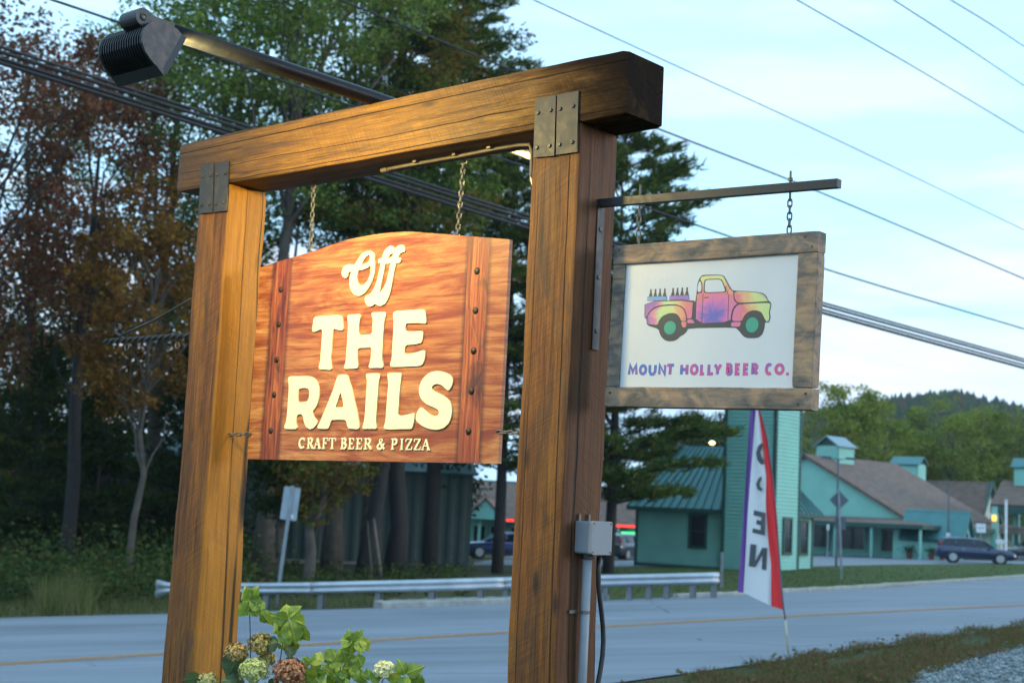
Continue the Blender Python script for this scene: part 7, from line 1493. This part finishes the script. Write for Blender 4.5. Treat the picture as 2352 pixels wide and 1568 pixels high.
for _ in range(22): leaf(rl.uniform(450, 1150), rl.uniform(1000, 1160), rl.uniform(0, 360), rl.uniform(90, 150), True, None, rl.uniform(0, .1))
def head(x, y, r, cols, name, label, d=0.0, n=340):
    """mop of small four-petalled florets on a dome"""
    global rng
    n = int(n * 1.5); rng = np.random.default_rng(int(x)); c = hc(x, y, d); R = r * .9 * .256 * HDp / FPX; dirs = rng.normal(size=(n, 3)); dirs /= np.linalg.norm(dirs, axis=1, keepdims=True); dirs[:, 2] = np.where(dirs[:, 2] < -0.5, -dirs[:, 2], dirs[:, 2])
    P = dirs * R * rng.uniform(0.66, 1.08, (n, 1)) * np.array([1.05, 1.05, 0.92]); nn = dirs + rng.normal(size=(n, 3)) * 0.35; nn /= np.linalg.norm(nn, axis=1, keepdims=True); a, b = rot_to(nn)
    V, Q = [], []; s = 0.0074 * (0.8 + 0.4 * rng.random((n, 1)))
    for k in range(4):
        t0, t1, t2 = (k * math.pi / 2 + o for o in (-.62, 0, .62)); v = np.stack([P, P + (a * math.cos(t0) + b * math.sin(t0)) * s * .8 + nn * s * .2, P + (a * math.cos(t1) + b * math.sin(t1)) * s * 1.25 + nn * s * .05, P + (a * math.cos(t2) + b * math.sin(t2)) * s * .8 + nn * s * .2], 1).reshape(-1, 3)
        V.append(v); Q.append(np.arange(n * 4).reshape(-1, 4) + k * n * 4)
    t = NT(name); f = t.math('ADD', t.math('MULTIPLY', t.island(), 0.6), t.math('MULTIPLY', t.noise(t.tc(), 28, 3), 0.5)); col = t.ramp(f, [(0.2 + 0.6 * i / (len(cols) - 1), q) for i, q in enumerate(cols)]); t.color(col); t.rough(0.7); t.set('Subsurface Weight', 0.0)
    o = link('flower_head', np_mesh('flower_head', np.concatenate(V), np.concatenate(Q)), t.m, hyd); o.location = c; o['label'] = label
    MB().lathe([(R * .3, -R * .75), (R * .55, -R * .35), (R * .56, R * .15), (R * .3, R * .45)], 10, c).build('flower_core', t.m, hyd, True)
head(800, 640, 125, [(0.208, 0.117, 0.039), (0.390, 0.286, 0.078), (0.546, 0.468, 0.156)], 'tan_florets', 'tan yellow fading flower head', .04)
head(575, 715, 110, [(0.260, 0.117, 0.039), (0.416, 0.260, 0.078), (0.624, 0.468, 0.182)], 'brown_florets', 'brown and yellow fading flower head', .02)
head(735, 880, 140, [(0.312, 0.390, 0.117), (0.494, 0.546, 0.182), (0.715, 0.715, 0.312)], 'lime_florets', 'pale lime green flower head', -.02, 432)
head(1060, 900, 165, [(0.195, 0.072, 0.033), (0.351, 0.143, 0.065), (0.520, 0.286, 0.156)], 'rust_florets', 'rusty brown withered flower head', -.01, 468)
head(320, 970, 90, [(0.260, 0.260, 0.078), (0.442, 0.416, 0.143), (0.585, 0.520, 0.234)], 'olive_florets', 'small olive yellow flower head', -.03, 270)
head(1905, 870, 100, [(0.520, 0.546, 0.234), (0.754, 0.754, 0.390), (0.850, 0.850, 0.585)], 'cream_florets', 'cream white fresh flower head', .02, 360)
head(855, 770, 75, [(0.260, 0.156, 0.052), (0.442, 0.338, 0.104), (0.572, 0.494, 0.182)], 'ochre_florets', 'ochre flower head half hidden behind the others', .06, 234)

# ------------------------------------------------------------------ evening air
t = NT('evening_haze'); t.n.remove(t.b); pv = t.n.new('ShaderNodeVolumePrincipled'); pv.inputs['Color'].default_value = (0.74, 0.86, 1.0, 1); pv.inputs['Density'].default_value = 0.00015
t.l.new(pv.outputs['Volume'], t.out.inputs['Volume'])
hz_ = MB().box((0, 400, 45), (1900, 1300, 110)).build('haze', t.m); tag(hz_, 'thin bluish evening haze in the air', 'haze', kind='stuff')
